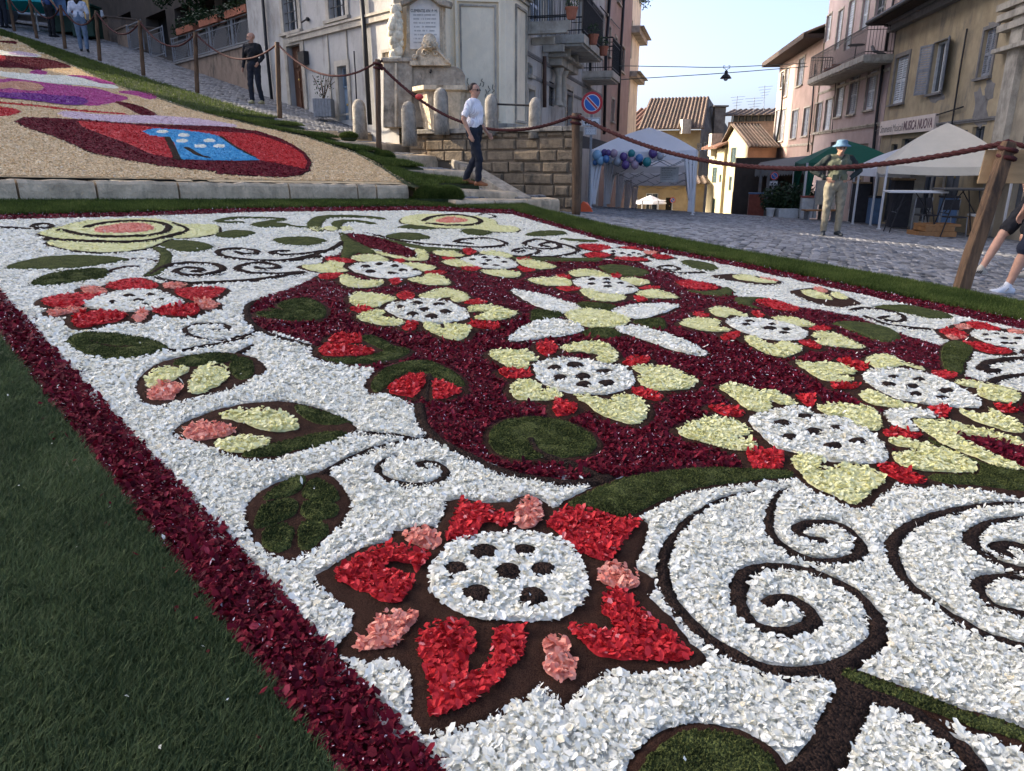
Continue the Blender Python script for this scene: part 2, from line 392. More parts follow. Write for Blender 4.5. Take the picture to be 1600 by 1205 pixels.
PN = {'W': 'white_patch', 'Y': 'yellow_petal', 'R': 'red_petal', 'K': 'coral_petal', 'C': 'crimson_patch', 'G': 'green_patch', 'B': 'soil_patch', 'D': 'dark_patch',
      'e': 'beige_patch', 'm': 'magenta_patch', 'u': 'purple_patch', 'p': 'pale_patch', 'b': 'blue_patch', 'f': 'flesh_patch'}
BLOCK = []     # (frame, shape, grow) regions that background petals keep out of
def chunk(m_, o):   # grains standing up from a green or bean patch
    pass
def seeds(fr, shapes, L, dens, size, rng=RNG):
    lo = np.min([s.lo for s in shapes], 0); hi = np.max([s.hi for s in shapes], 0)
    P = scatter(fr, lambda P: sdf_min(shapes, P, .02) < .003, lo, hi, dens)
    n = len(P); loc = np.array([(-.5, -.3, 0), (.5, -.3, 0), (0, .6, 0), (0, 0, .75)])
    a = rng.random(n) * 6.283; s = size * rng.uniform(.7, 1.4, n)
    X = P[:, :1] + (loc[:, 0] * np.cos(a)[:, None] - loc[:, 1] * np.sin(a)[:, None]) * s[:, None]
    Y = P[:, 1:2] + (loc[:, 0] * np.sin(a)[:, None] + loc[:, 1] * np.cos(a)[:, None]) * s[:, None]
    Z = L + loc[:, 2] * s[:, None] - .002
    b = np.arange(n)[:, None] * 4
    return fr.w(np.c_[X.ravel(), Y.ravel()], Z.ravel()), np.concatenate([b + np.array([0, 1, 3]), b + np.array([1, 2, 3]), b + np.array([2, 0, 3])]), n
def motif(name, label, cat, spec, fr=F1, group=None, rim=.034, backing='B', lift=0., extra=None, noback=False, dots=None):
    """spec: list of (kind, 'coords'[, options]); the rim of coffee grounds is grown round all of them"""
    sh = []; back = []
    for it in spec:
        k, txt = it[0], it[1]; op = it[2] if len(it) > 2 else {}
        s = Shape(parse(txt, fr), **{a: op[a] for a in ('stroke', 'smooth', 'taper') if a in op})
        if op.get('back'): back.append(s)
        else: sh.append((k, s, op))
    allb = [s for k, s, op in sh if not op.get('norim')] + back
    lo = np.min([s.lo for s in allb or [x[1] for x in sh]], 0); hi = np.max([s.hi for s in allb or [x[1] for x in sh]], 0)
    c = fr.w((lo + hi) / 2)[0]
    t = thing(name, c, label, cat, group)
    if allb and not noback:
        D = np.linalg.norm(c); rr = rim
        # two growths: rims round the patches, none round the backing outlines
        class _G(Shape):
            def __init__(s, b, g): s.b = b; s.g = g; s.lo = b.lo - g; s.hi = b.hi + g
            def sdf(s, P): return s.b.sdf(P) - s.g
        gs = [_G(s, rr) for k, s, op in sh if not op.get('norim')] + back
        patch('soil_backing', fr, gs, KM[backing], t, lift + .006, .007)
        BLOCK.append((fr, gs))
    for k, s, op in sh:
        L = lift + op.get('L', .012); H = op.get('H', .009)
        if k in PETAL: H *= .7
        o = patch(op.get('name', PN[k]), fr, [s], KM[k], t, L, H, rough=.003 if k in 'GBD' else .002, grow=-.007 if k in PETAL and fr is F1 else .006 if k == 'G' and s.stroke is None else 0)
        if o is None: continue
        cz = np.linalg.norm(fr.w((s.lo + s.hi) / 2)[0])
        if k in PETAL:
            dts = [x for kk, x, oo in sh if lift + oo.get('L', .012) > L + .001 and x is not s]
            nm = o.name.split('.')[0]
            keep = (lambda P, mg, s=s, dts=dts: (s.sdf(P) < -mg * .45 + .006 * (fnoise(P, 60, 12) - .4)) & ((sdf_min(dts, P) > mg) if dts else True))
            petal_mesh(nm, fr, keep, s.lo, s.hi, KM[k], t, L + H * .5, .012, under=o,
                       dens={'R': 15000, 'K': 14000, 'C': 14000}.get(k, 14000), size={'R': .0165, 'K': .0165, 'C': .017, 'Y': .0165}.get(k, .0175), flat=.38 if k in 'RKC' else .28)
        elif k == 'G' and cz < 6:
            V, T3, n = seeds(fr, [s], L + H, 30000, .0085)
            if n:
                me = o.data; nn = len(me.vertices)
                np_mesh('green_crumbs', V, T3, M_green, o, kind='stuff')
        if op.get('norim'): BLOCK.append((fr, [s]))
    return t
def dot(c, rx, ry, n=9):
    return ' '.join('%.1f,%.1f' % (c[0] + rx * math.cos(6.2832 * i / n), c[1] + ry * math.sin(6.2832 * i / n)) for i in range(n))
def dots(tag_, lst):
    return [('D', tag_ + ' ' + dot((a, b), r1 * .88, r2 * .88), dict(on=True, norim=True, name='seed_dot', L=.022, H=.007)) for a, b, r1, r2 in lst]
# ---------------------------------------------------------------- the lower carpet
street = None
# edges of the carpet in its own coordinates
def cuv(x, y): return F1.uv(x, y)
inR = [cuv(950, 380), cuv(1150, 418), cuv(1400, 474), cuv(1600, 517)]
bdR = [cuv(850, 344), cuv(950, 374), cuv(1150, 410), cuv(1400, 462), cuv(1600, 503)]
gsR = [cuv(850, 330), cuv(950, 355), cuv(1150, 394.6), cuv(1400, 438), cuv(1600, 477)]
def ext(a): d = (a[-1][0] - a[-2][0], a[-1][1] - a[-2][1]); k = (-1.4 - a[-1][1]) / min(d[1], -1e-3); return (a[-1][0] + d[0] * k * .3, -1.4)
farw = [cuv(x, y) for x, y in ((0, 345), (200, 340), (400, 333), (650, 330), (800, 336))]
farb = [cuv(x, y) for x, y in ((0, 337), (200, 333), (400, 326), (650, 323), (800, 329))]
farg = [cuv(x, y) for x, y in ((0, 311), (200, 310), (400, 310), (660, 311), (820, 321))]
LW, LB = -.0, -.175
white_poly = Shape([(LW, -1.4), (LW, farw[0][1] + .05)] + farw + inR + [ext(inR)], smooth=False)
band_poly = Shape([(LB, -1.4), (LB, farb[0][1] + .05)] + farb + bdR + [ext(bdR)], smooth=False)
grass_in = Shape([(LB - .012, -1.4), (LB - .012, farb[0][1] + .05)] + farb + bdR + [ext(bdR)], smooth=False)
grass_out = Shape([(-2.6, -1.4), (-2.6, farg[0][1] + .1)] + farg + gsR + [ext(gsR)], smooth=False)
crimson = Shape(parse('P 386,485 388,500 400,517 419,519 490,540 485,558 536,574 586,579 574,608 633,631 655,640 660,665 690,695 730,715 780,738 830,750 900,758 940,758 980,752 1040,742 1100,738 1160,735 1230,735 1380,760 1420,740 1500,755 1640,760 1660,690 1640,625 1600,615 1507,590 1476,585 1471,568 1471,542 1442,534 1388,517 1340,496 1313,492 1300,489 1241,480 1210,470 1178,467 1146,464 1145,456 1115,445 1074,439 1049,429 1021,421 1000,412 935,406 870,404 800,405 720,400 640,396 560,392 505,404 500,430 467,448 441,457 410,467 394,474', F1), smooth=False)
def sheet(name, fr, shp, m, h, cell=.1, kind='structure', parent=None):
    return None

FL = 'flowers of the lower carpet'
def flower(label, centre, petals, smalls, dts, pk='Y', sk='R', name='petal_flower', extra=()):
    sp = [(pk, p, dict(name={'Y': 'yellow_petal', 'R': 'red_petal'}[pk])) for p in petals] + [(sk, p) for p in smalls]
    sp += [('W', centre, dict(name='flower_centre'))] + dts + list(extra)
    return motif(name, label, 'flower motif', sp, group=FL)
# --- the large red flower nearest the camera
flower('largest red five petalled flower with coral bits, nearest the camera',
  'P 668,915 680,880 720,850 800,838 870,848 900,870 915,910 918,940 895,965 860,978 800,980 740,975 695,955 672,935',
  ['E 478,560 545,505 610,470 660,457 720,462 790,475 808,492 765,545 735,520 680,515 665,528 690,545 748,570 745,610 700,655 640,650 590,620 530,590',
   'E 905,305 960,312 1040,335 1090,352 1060,395 1010,375 975,395 960,430 930,440 870,435 858,410 885,360',
   'F 220,380 260,340 310,328 400,340 480,365 540,378 500,430 470,470 440,508 390,500 340,480 300,450 250,405',
   'F 430,612 490,610 540,660 600,720 660,775 715,820 690,845 560,855 440,845 370,815 340,780 295,735 320,722 380,738 430,748 450,735 430,700 405,690 410,660',
   'P 650,1018 659,993 691,980 717,981 735,993 743,1014 733,1041 737,1057 753,1055 765,1032 770,1000 790,987 821,988 824,1014 812,1038 796,1055 770,1085 750,1099 715,1118 673,1131 668,1101 664,1064'],
  ['E 715,425 770,398 815,405 842,440 820,468 770,462 725,440', 'F 165,293 215,330 200,375 175,395 120,390 118,330',
   'F 400,540 440,520 520,545 548,580 500,608 440,600 400,575', 'F 240,760 300,785 300,830 330,860 290,930 240,905 210,880 220,840 200,800',
   'E 545,800 600,740 640,690 745,675 760,710 720,760 690,800 600,815'],
  dots('P', [(793, 903, 19, 15), (756, 871, 21, 12), (819, 868, 17, 9), (847, 898, 19, 11), (711, 898, 18, 12), (744, 937, 22, 15), (831, 941, 22, 15)]),
  'R', 'K', extra=[('B', 'P 697,785 760,788 825,788 870,800 920,800 1013,828 1000,870 987,905 1028,908 1005,930 1050,970 1096,1036 1040,1050 960,1047 930,1065 905,1085 880,1110 862,1075 848,1062 830,1090 790,1110 740,1138 700,1148 656,1153 648,1100 640,1050 600,1035 560,1030 537,1033 550,990 555,965 520,940 487,905 540,880 580,862 615,845 614,832 680,832 706,815', dict(back=True, smooth=False))])
# --- yellow flowers
flower('yellow five petalled flower just left of the round green leaf clump and above it',
  'C 105,870 180,845 280,838 380,848 450,870 550,880 600,930 595,980 540,1000 470,1020 380,1018 280,1010 200,985 130,950 110,910',
  ['C 240,780 330,760 420,755 490,780 520,820 515,855 460,860 410,840 430,820 350,805 270,805',
   'C 590,880 680,875 780,885 850,915 918,950 880,985 780,1002 690,995 640,970 620,935 680,920 625,912',
   'C 305,1030 370,1020 450,1050 500,1050 490,1030 560,1020 640,1040 672,1090 660,1140 610,1168 520,1150 430,1115 370,1070',
   'C -10,985 40,950 100,950 150,985 150,1000 200,990 248,1020 230,1045 150,1052 60,1050 0,1030',
   'B 1150,820 1190,795 1300,800 1340,800 1390,830 1395,848 1320,855 1355,870 1340,888 1250,885 1205,860 1180,845'],
  ['B 1385,780 1430,757 1480,765 1495,800 1440,828 1405,810', 'C 545,860 600,830 650,830 688,850 640,870 590,878', 'C 585,1005 640,990 690,1000 750,1040 700,1045 630,1030',
   'C 205,1050 240,1045 320,1085 300,1115 240,1130 205,1110', 'B 1195,905 1250,895 1310,893 1385,918 1340,935 1250,938'],
  dots('C', [(210, 890, 36, 15), (310, 875, 45, 17), (460, 908, 45, 14), (235, 937, 38, 16), (350, 932, 38, 19), (353, 973, 42, 16), (465, 966, 45, 16)]))
flower('large yellow flower with a white seeded centre beside the yellow forked bud',
  'D 55,915 110,885 200,865 320,860 360,890 480,910 560,940 640,990 690,1060 680,1110 560,1118 400,1100 270,1065 170,1040 110,985',
  ['D 365,855 450,840 560,850 630,870 665,920 672,950 640,965 560,945 510,920 490,900 430,895 385,875',
   'C 1025,975 1120,970 1230,1000 1310,1005 1390,1050 1405,1072 1330,1070 1270,1045 1290,1080 1240,1108 1160,1090 1100,1045 1060,1010',
   'F 665,60 740,25 800,15 880,35 920,70 870,85 935,105 930,128 860,128 780,110 700,85',
   'D 690,1010 760,1000 880,1030 980,1060 1060,1100 1100,1150 1000,1158 880,1150 780,1135 715,1095 730,1070 840,1055 760,1040',
   'G 215,40 260,32 310,45 325,70 300,85 345,90 400,75 470,80 530,110 555,135 500,180 470,215 430,222 340,185 270,145 240,110 205,80'],
  ['D 675,970 760,960 850,985 800,1000 690,990', 'D 640,1130 700,1120 780,1150 870,1200 800,1212 720,1185', 'G 35,30 90,20 160,28 175,55 160,90 70,95 45,65',
   'D 270,800 350,795 360,830 340,855 300,835', 'C 970,1080 1050,1075 1120,1095 1155,1120 1090,1130 1010,1105'],
  dots('D', [(205, 932, 45, 15), (313, 900, 38, 13), (355, 970, 40, 17), (458, 953, 36, 13), (245, 996, 37, 16), (437, 1038, 45, 16), (553, 1016, 42, 18)]))
flower('yellow flower right of the crimson field, beside the upright green stem',
  'D 580,700 640,680 760,680 880,700 1000,750 1100,810 1120,850 1050,858 900,845 760,820 660,780 590,735',
  ['D 585,640 650,605 720,620 780,650 860,670 865,683 770,660 740,668 650,678 610,655', 'D 265,645 350,650 440,650 520,670 553,700 470,705 535,725 490,738 400,730 340,700',
   'D 555,795 620,775 680,800 740,830 825,850 800,860 700,855 620,840', 'D 1000,735 1090,730 1200,755 1300,785 1280,835 1180,825 1110,800 1100,775 1115,765 1040,755',
   'D 1020,865 1080,880 1150,885 1160,860 1210,885 1280,920 1323,960 1300,972 1200,950 1100,920 1040,890'],
  ['D 460,632 540,635 605,670 560,685 500,660', 'D 430,745 500,742 575,755 520,770 440,765', 'D 895,690 960,685 1020,705 980,722 920,715', 'D 1180,840 1240,850 1290,875 1220,878',
   'D 880,855 950,845 980,875 950,910 900,885'],
  dots('D', [(720, 716, 28, 9), (835, 728, 30, 9), (697, 750, 33, 11), (805, 762, 35, 12), (820, 795, 30, 11), (960, 780, 38, 11), (942, 812, 33, 9)]))
flower('yellow flower right of the white four pointed star',
  'C 1055,650 1130,632 1250,640 1380,665 1460,705 1440,740 1340,748 1230,735 1150,710 1085,680',
  ['C 975,590 1040,578 1120,600 1172,630 1090,620 1060,632 1000,620', 'C 825,660 900,632 1000,640 1040,655 1020,675 1085,690 1060,703 960,700 870,680',
   'C 1145,730 1200,725 1240,750 1290,765 1340,748 1420,770 1438,795 1380,825 1320,828 1230,800 1170,765', 'C 1285,632 1360,627 1450,645 1503,670 1480,678 1390,668 1320,650',
   'D 345,530 370,505 430,507 500,530 590,578 500,578 400,565 360,548 410,535'],
  ['C 1180,605 1220,600 1250,620 1220,632', 'C 890,612 940,606 985,625 930,632', 'C 1030,730 1080,705 1130,712 1110,738 1060,748', 'C 1470,690 1520,675 1586,685 1550,700', 'C 1415,750 1470,748 1535,780 1500,790 1440,770'],
  dots('C', [(1175, 652, 20, 7), (1155, 668, 22, 7), (1285, 668, 18, 6), (1275, 688, 36, 10), (1355, 692, 22, 7), (1345, 710, 25, 7)]))
flower('yellow flower behind the white four pointed star, near the far crimson edge',
  'C 300,450 360,433 450,430 540,445 610,480 622,500 560,515 470,512 380,495 320,475',
  ['C 280,405 350,390 430,400 500,430 430,430 380,425 310,428', 'C 75,440 170,432 260,435 300,470 220,475 130,465', 'C 335,495 400,490 430,508 500,515 565,525 540,548 440,552 370,530',
   'C 535,440 600,432 685,455 640,472 580,462', 'C 610,515 680,490 760,505 828,535 740,537 660,530'],
  ['C 210,425 260,418 300,435 260,440', 'C 485,420 520,410 545,425 510,438', 'C 215,485 280,478 345,485 290,502', 'C 600,525 650,530 670,548 620,552', 'C 620,485 680,475 740,485 670,492'],
  dots('C', [(395, 444, 18, 6), (393, 466, 20, 6), (467, 442, 18, 5), (470, 461, 22, 6), (535, 462, 18, 5), (472, 480, 25, 6), (582, 482, 20, 5)]))
flower('yellow flower left of the white four pointed star, behind the two red hearted leaves',
  'B 635,590 700,560 800,545 900,545 990,570 1045,605 1050,640 980,655 880,665 780,650 690,625',
  ['B 460,535 500,508 600,515 700,540 640,560 600,582 510,580 465,560', 'B 800,525 880,500 940,487 1040,515 1055,545 1000,558 960,545 980,530 880,540',
   'B 1045,590 1080,575 1180,575 1298,605 1240,640 1140,648 1080,635 1140,605 1060,605', 'B 495,635 580,600 640,608 620,628 735,650 700,672 580,665',
   'B 820,665 880,665 930,690 930,665 1010,665 1070,690 1020,745 930,735 850,700'],
  ['B 695,520 745,502 790,520 770,545 720,540', 'B 1020,560 1080,542 1150,555 1100,570', 'B 460,590 520,583 585,595 520,612', 'B 725,685 760,658 805,665 790,695 740,700', 'B 1050,660 1120,652 1215,680 1150,692 1080,680'],
  dots('B', [(713, 586, 30, 11), (797, 564, 31, 9), (907, 570, 31, 9), (833, 598, 33, 11), (776, 621, 30, 13), (870, 632, 36, 13), (938, 610, 35, 13)]))
flower('yellow flower at the far left of the crimson field, left of the crimson bud',
  'B 460,380 540,358 640,355 740,370 820,410 770,430 680,438 580,430 490,405',
  ['B 225,375 320,365 380,352 440,365 430,385 460,402 380,410 280,400', 'B 470,335 540,318 620,325 660,350 600,358 520,355', 'B 720,365 800,362 890,380 860,400 790,395',
   'B 410,435 450,420 520,445 630,450 610,475 500,485 430,470', 'B 745,440 820,430 860,412 930,430 965,465 880,472 800,458'],
  ['B 345,340 420,335 495,355 440,362 370,352', 'B 680,348 715,340 745,350 710,362', 'B 310,425 370,412 430,415 390,438 320,437', 'B 660,445 700,435 725,455 700,470 670,465', 'B 830,408 900,398 945,410 890,420'],
  dots('B', [(543, 382, 28, 7), (610, 369, 22, 6), (686, 379, 22, 6), (567, 407, 28, 8), (675, 414, 28, 7), (728, 399, 22, 7), (790, 398, 18, 5)]))
flower('yellow flower at the far edge of the crimson field, right of the crimson bud',
  'B 1010,345 1080,325 1180,325 1260,345 1300,375 1220,388 1130,385 1050,365',
  ['B 875,305 930,295 1000,308 1030,325 960,330 900,320', 'B 1100,308 1180,302 1270,320 1250,335 1180,325', 'B 1290,345 1370,345 1490,378 1420,390 1330,378', 'B 920,355 990,340 1060,365 1080,378 990,378', 'B 1110,400 1170,395 1230,395 1310,410 1290,430 1200,428'],
  ['B 1020,295 1060,288 1095,305 1050,320', 'B 920,333 960,330 1000,345 940,345', 'B 1010,385 1060,378 1120,385 1070,402', 'B 1290,378 1340,385 1390,395 1330,405', 'B 1290,335 1340,333 1370,345 1300,347'],
  dots('B', [(1072, 345, 16, 5), (1130, 335, 16, 4), (1192, 336, 14, 4), (1150, 350, 20, 5), (1228, 358, 16, 4), (1130, 368, 20, 5), (1188, 374, 18, 4)]))
flower('red flower with coral bits beside the crimson border at the far left',
  'A 405,565 500,525 620,500 760,495 860,530 915,560 820,590 700,600 560,610 460,590',
  ['A 205,555 260,530 400,515 515,520 440,550 400,580 260,585', 'A 520,480 600,450 700,438 790,475 740,495 600,498', 'A 860,500 960,485 1110,490 1100,515 1040,545 940,545',
   'A 755,600 850,575 950,570 990,600 950,628 850,625 780,615', 'A 355,640 400,610 520,600 630,620 590,650 450,680 380,685'],
  ['A 400,490 470,478 535,500 520,518 430,510', 'A 805,470 870,458 930,470 880,490 820,490', 'A 960,550 1030,548 1085,570 1060,590 990,590', 'A 655,640 690,600 740,610 720,645 680,655', 'A 235,610 300,590 400,588 430,598 350,615 270,630'],
  dots('A', [(560, 562, 18, 8), (640, 528, 30, 7), (745, 523, 24, 6), (688, 551, 28, 7), (718, 573, 18, 7), (805, 547, 20, 5)]), 'R', 'K')
flower('small looking red flower far off by the right hand crimson border',
  'C 440,300 500,290 600,295 660,315 620,330 520,325',
  ['C 330,270 420,265 490,285 440,300 360,290', 'C 360,315 430,305 490,322 440,333 380,330', 'C 500,335 600,330 680,345 600,350', 'C 690,320 740,318 805,332 730,340', 'C 530,280 600,278 650,295 590,292'],
  ['C 650,300 720,303 700,316 660,312', 'C 510,330 550,332 530,340'],
  dots('C', [(500, 304, 12, 4), (500, 316, 12, 4), (545, 312, 12, 4), (580, 322, 12, 4), (600, 311, 12, 3), (628, 317, 12, 3)]), 'R', 'K')
flower('red flower cut by the right edge of the picture',
  'D 1070,510 1130,498 1250,510 1400,540 1500,590 1400,595 1250,575 1130,550',
  ['D 930,495 1000,490 1060,520 1040,540 960,520', 'D 1050,460 1120,460 1220,495 1140,497 1080,485', 'D 1040,550 1120,555 1270,595 1180,605 1090,580', 'D 1330,600 1420,605 1500,630 1420,640', 'D 1350,500 1450,510 1560,545 1450,540'],
  ['D 1000,475 1050,470 1080,490 1020,492', 'D 955,522 1010,522 1060,535 990,540', 'D 1240,495 1290,492 1323,510 1270,515'],
  dots('D', [(1140, 520, 18, 4), (1155, 543, 18, 4), (1190, 515, 18, 4), (1230, 535, 20, 5), (1230, 558, 20, 5), (1290, 537, 20, 4), (1270, 560, 18, 4)]), 'R', 'K')
# --- the star
motif('petal_star', 'white four pointed star with a yellow oval centre in the crimson field', 'star motif', [
  ('Y', 'C 265,610 320,592 420,590 520,610 585,640 560,670 480,685 400,685 310,660 270,635', dict(name='star_centre')),
  ('W', 'C -8,497 60,500 180,525 290,560 342,585 300,602 230,608 120,575 40,535', dict(name='star_point')),
  ('W', 'C 490,600 570,575 680,562 820,568 800,590 720,620 640,640 560,630', dict(name='star_point')),
  ('W', 'C -15,740 60,680 160,645 250,645 350,685 330,710 230,725 100,745 0,752', dict(name='star_point')),
  ('W', 'C 510,690 580,675 680,690 790,725 880,760 975,822 870,815 760,785 650,745 560,715', dict(name='star_point')),
  ('G', 'C 330,560 400,558 510,575 470,595 400,590 345,580'), ('G', 'C 110,595 180,600 240,610 220,630 160,645 110,655 100,620'),
  ('G', 'C 600,650 700,640 745,640 750,685 660,675'), ('G', 'C 350,710 420,685 490,690 540,720 480,732 400,725')], rim=.02)
# --- leaves
LG = 'leaves of the lower carpet'
def leaf(label, spec, **k): return motif('carpet_leaf', label, 'leaf motif', spec, group=LG, **k)
leaf('green leaf at the far left end of the crimson field', [('G', 'B 60,590 150,600 110,570 180,545 260,540 320,570 345,600 320,640 230,645 120,640 20,625 15,608 100,605')])
leaf('green leaf wrapped round a split red heart, the farther one of two', [('R', 'B 355,745 400,718 460,715 520,745 515,765 440,760 370,755'), ('R', 'B 310,800 340,775 440,768 540,785 590,810 540,822 420,828 330,818'),
  ('G', 'B 525,735 560,725 620,745 680,780 755,795 720,830 640,850 540,860 440,862 330,840 420,840 540,832 610,815 640,800 580,770')])
leaf('green leaf arched over a split red heart, nearest the white background', [('G', 'B 575,980 590,940 650,890 740,860 850,853 920,880 990,920 1030,970 980,965 900,930 830,900 760,905 700,930 640,980 600,1005'),
  ('R', 'B 650,1000 700,950 780,920 830,925 840,965 800,1020 770,1035 690,1020'), ('R', 'B 880,955 940,960 1000,985 1030,1000 970,1030 880,1045 872,1000'),
  ('D', 'B 860,900 862,950 845,1010 850,1050', dict(stroke=.022, norim=True, name='leaf_vein', L=.011))])
leaf('round green leaf with a curled dark stem at the near edge of the crimson', [('G', 'F 35,90 45,55 100,25 180,18 280,30 350,60 390,100 370,135 310,150 230,150 150,158 80,145 45,120'),
  ('D', 'F 170,95 190,130 240,155 330,185 420,225', dict(stroke=.035, norim=True, name='leaf_stem', L=.018))], rim=.035)
leaf('flat plain green leaf beside the crimson border', [('G', 'A 345,745 400,715 500,713 620,725 740,745 820,785 760,805 650,830 540,832 440,815 380,780'),
  ('B', 'A 440,750 560,785 700,783', dict(stroke=.018, norim=True, name='leaf_vein', L=.019))], rim=.012)
leaf('brown edged leaf holding two yellow and one coral patch, upper of two', [('B', 'A 680,980 690,940 740,885 830,840 960,815 1100,805 1200,810 1280,840 1320,890 1300,920 1230,950 1120,1000 1000,1030 880,1060 770,1080 720,1060 690,1020', dict(back=True)),
  ('Y', 'A 720,955 750,910 830,885 940,890 900,930 820,965 740,985', {}), ('Y', 'A 935,1000 950,930 1010,880 1080,875 1130,895 1135,940 1080,980 1020,1010 950,1018'),
  ('K', 'A 730,1020 760,985 830,960 890,965 915,985 880,1015 860,1045 780,1050 740,1045'), ('G', 'A 860,865 940,830 1080,815 1180,830 1130,850 1050,865 950,875'), ('G', 'A 1150,860 1200,835 1240,850 1255,890 1240,930 1190,940 1150,905')], rim=.008)
leaf('brown edged leaf holding two yellow and one coral patch, nearer of two', [('B', 'P 272,680 295,660 350,640 410,630 460,632 510,645 555,670 545,685 490,705 420,725 375,722 320,700', dict(back=True)),
  ('Y', 'P 342,654 390,645 440,650 468,666 460,677 415,679 380,668'), ('Y', 'P 332,700 350,694 385,689 426,694 405,710 360,713'), ('K', 'P 283,680 310,665 345,668 370,678 340,690 300,692'),
  ('G', 'P 462,640 500,648 540,662 520,668 480,660'), ('G', 'P 380,715 430,700 490,685 540,682 520,695 460,708 420,718')], rim=.008)
leaf('brown leaf with six green cells between its veins', [('B', 'E 395,205 440,200 490,225 530,285 540,320 510,370 460,430 390,480 330,505 260,480 205,430 180,360 190,310 240,260 310,225', dict(back=True)),
  ('G', 'E 250,290 300,250 370,215 380,240 340,280 260,295'), ('G', 'E 380,290 390,250 420,230 470,250 495,295 440,300'), ('G', 'E 230,340 260,310 345,300 350,340 300,365 220,390'),
  ('G', 'E 375,340 390,305 480,310 490,345 440,365 390,355'), ('G', 'E 245,410 290,385 335,390 340,430 310,470 255,460'), ('G', 'E 365,440 370,385 400,370 450,380 455,410 410,450 375,460')], rim=.006)
leaf('long green blade between the crimson field and the nearest spiral', [('G', 'F 305,310 350,285 420,250 520,220 650,200 780,190 900,195 1040,200 1045,215 960,225 820,240 700,260 620,290 560,320 500,350 440,345 360,325')], rim=.028)
leaf('green leaf cut by the bottom edge of the picture', [('G', 'F 560,1205 600,1150 680,1100 780,1090 880,1110 960,1160 990,1205 990,1260 760,1290 560,1260')], rim=.03)
leaf('long pointed green leaf, farther of two left of the red flower', [('G', 'A 40,380 150,345 300,325 450,325 600,335 620,345 500,365 350,385 200,390'), ('B', 'A 600,345 700,335 790,350', dict(stroke=.02, norim=True, name='leaf_stem'))], rim=.008)
leaf('shorter pointed green leaf just behind the far red flower', [('G', 'A 160,465 230,425 350,400 480,390 535,400 510,430 400,450 260,468'), ('B', 'A 530,405 600,380 690,375', dict(stroke=.02, norim=True, name='leaf_stem'))], rim=.008)
leaf('green leaf under the far yellow rose with its curved stem', [('G', 'A 800,270 860,250 950,250 1050,275 980,300 880,295'), ('G', 'A 780,285 820,310 820,350 790,390 750,420', dict(stroke=.07, name='leaf_stem'))], rim=.01)
leaf('little green leaf touching the right side of the far left rose', [('G', 'A 1075,215 1130,200 1200,198 1265,208 1200,228 1100,230')], rim=.01)
leaf('narrow green leaf between the far left rose and the central bud', [('G', 'A 1250,165 1320,155 1400,160 1440,172 1340,180 1280,178')], rim=.01)
leaf('green leaf inside the far left white curl', [('G', 'B 90,240 200,230 300,235 345,250 260,270 150,265')], rim=.01)
leaf('narrow green leaf left of the far right rose', [('G', 'B 705,180 760,170 830,175 900,187 820,190')], rim=.01)
leaf('green leaf right of the central crimson bud', [('G', 'B 645,225 700,210 790,210 860,230 800,242 700,238')], rim=.01)
leaf('green leaf under the far right rose', [('G', 'B 1020,195 1080,190 1165,205 1120,220 1060,215')], rim=.01)
leaf('green leaf right of the far right rose', [('G', 'B 1340,215 1400,200 1500,198 1535,210 1450,222 1360,222')], rim=.01)
leaf('thin green leaf near the far right crimson border', [('G', 'C 240,235 330,240 430,248 340,252')], rim=.006)
leaf('green leaf behind the yellow flower near the far crimson edge', [('G', 'C 430,375 540,370 670,400 640,420 540,420 470,400')], rim=.01)
leaf('long green band along the far edge of the crimson field', [('G', 'C 0,330 140,333 300,335 440,335 420,348 250,348 60,345')], rim=.01)
leaf('dark green leaf in the white margin right of the small red flower', [('G', 'C 845,350 900,345 1000,370 1010,390 950,395 880,375')], rim=.008)
leaf('leaf with a yellow filling in the right white margin, farther of two', [('B', 'C 985,420 1100,410 1200,420 1340,450 1300,465 1180,460 1060,440', dict(back=True)), ('Y', 'C 1090,425 1150,418 1250,440 1315,457 1230,456 1130,443'), ('K', 'C 1225,432 1270,434 1325,450 1270,446')], rim=.006)
leaf('leaf with yellow and coral filling in the right white margin, nearer of two', [('B', 'D 245,315 320,300 400,300 500,335 570,365 540,380 460,388 370,370 300,345', dict(back=True)),
  ('Y', 'D 295,315 350,312 420,335 445,355 380,350 320,335'), ('Y', 'D 430,325 470,322 515,350 460,350'), ('K', 'D 350,300 390,298 425,318 380,322')], rim=.006)
leaf('leaf with a long red arc left of the right white margin, farther of two', [('R', 'C 810,455 880,445 1000,470 1015,492 930,490 850,475'), ('G', 'C 870,495 940,500 1025,495 1060,478 1092,500 1050,520 940,512')], rim=.012)
leaf('leaf with a long red arc left of the right white margin, nearer of two', [('R', 'D 85,360 160,355 270,385 285,405 200,405 130,380'), ('G', 'D 0,345 100,345 150,350 90,353 60,375 110,392 30,378')], rim=.012)
leaf('green leaf in the crimson left of the right margin', [('G', 'D 455,460 560,458 680,480 740,510 740,535 680,545 590,520 510,490')], rim=.012)
leaf('long brownish green leaf in the right white margin', [('G', 'D 640,385 740,378 870,395 990,430 900,438 780,415 680,400')], rim=.01)
leaf('upright green stem between crimson field and right hand red flower', [('G', 'D 965,560 1010,548 1070,570 1080,590 1040,650 1030,695 970,690 950,640 945,600')], rim=.02)
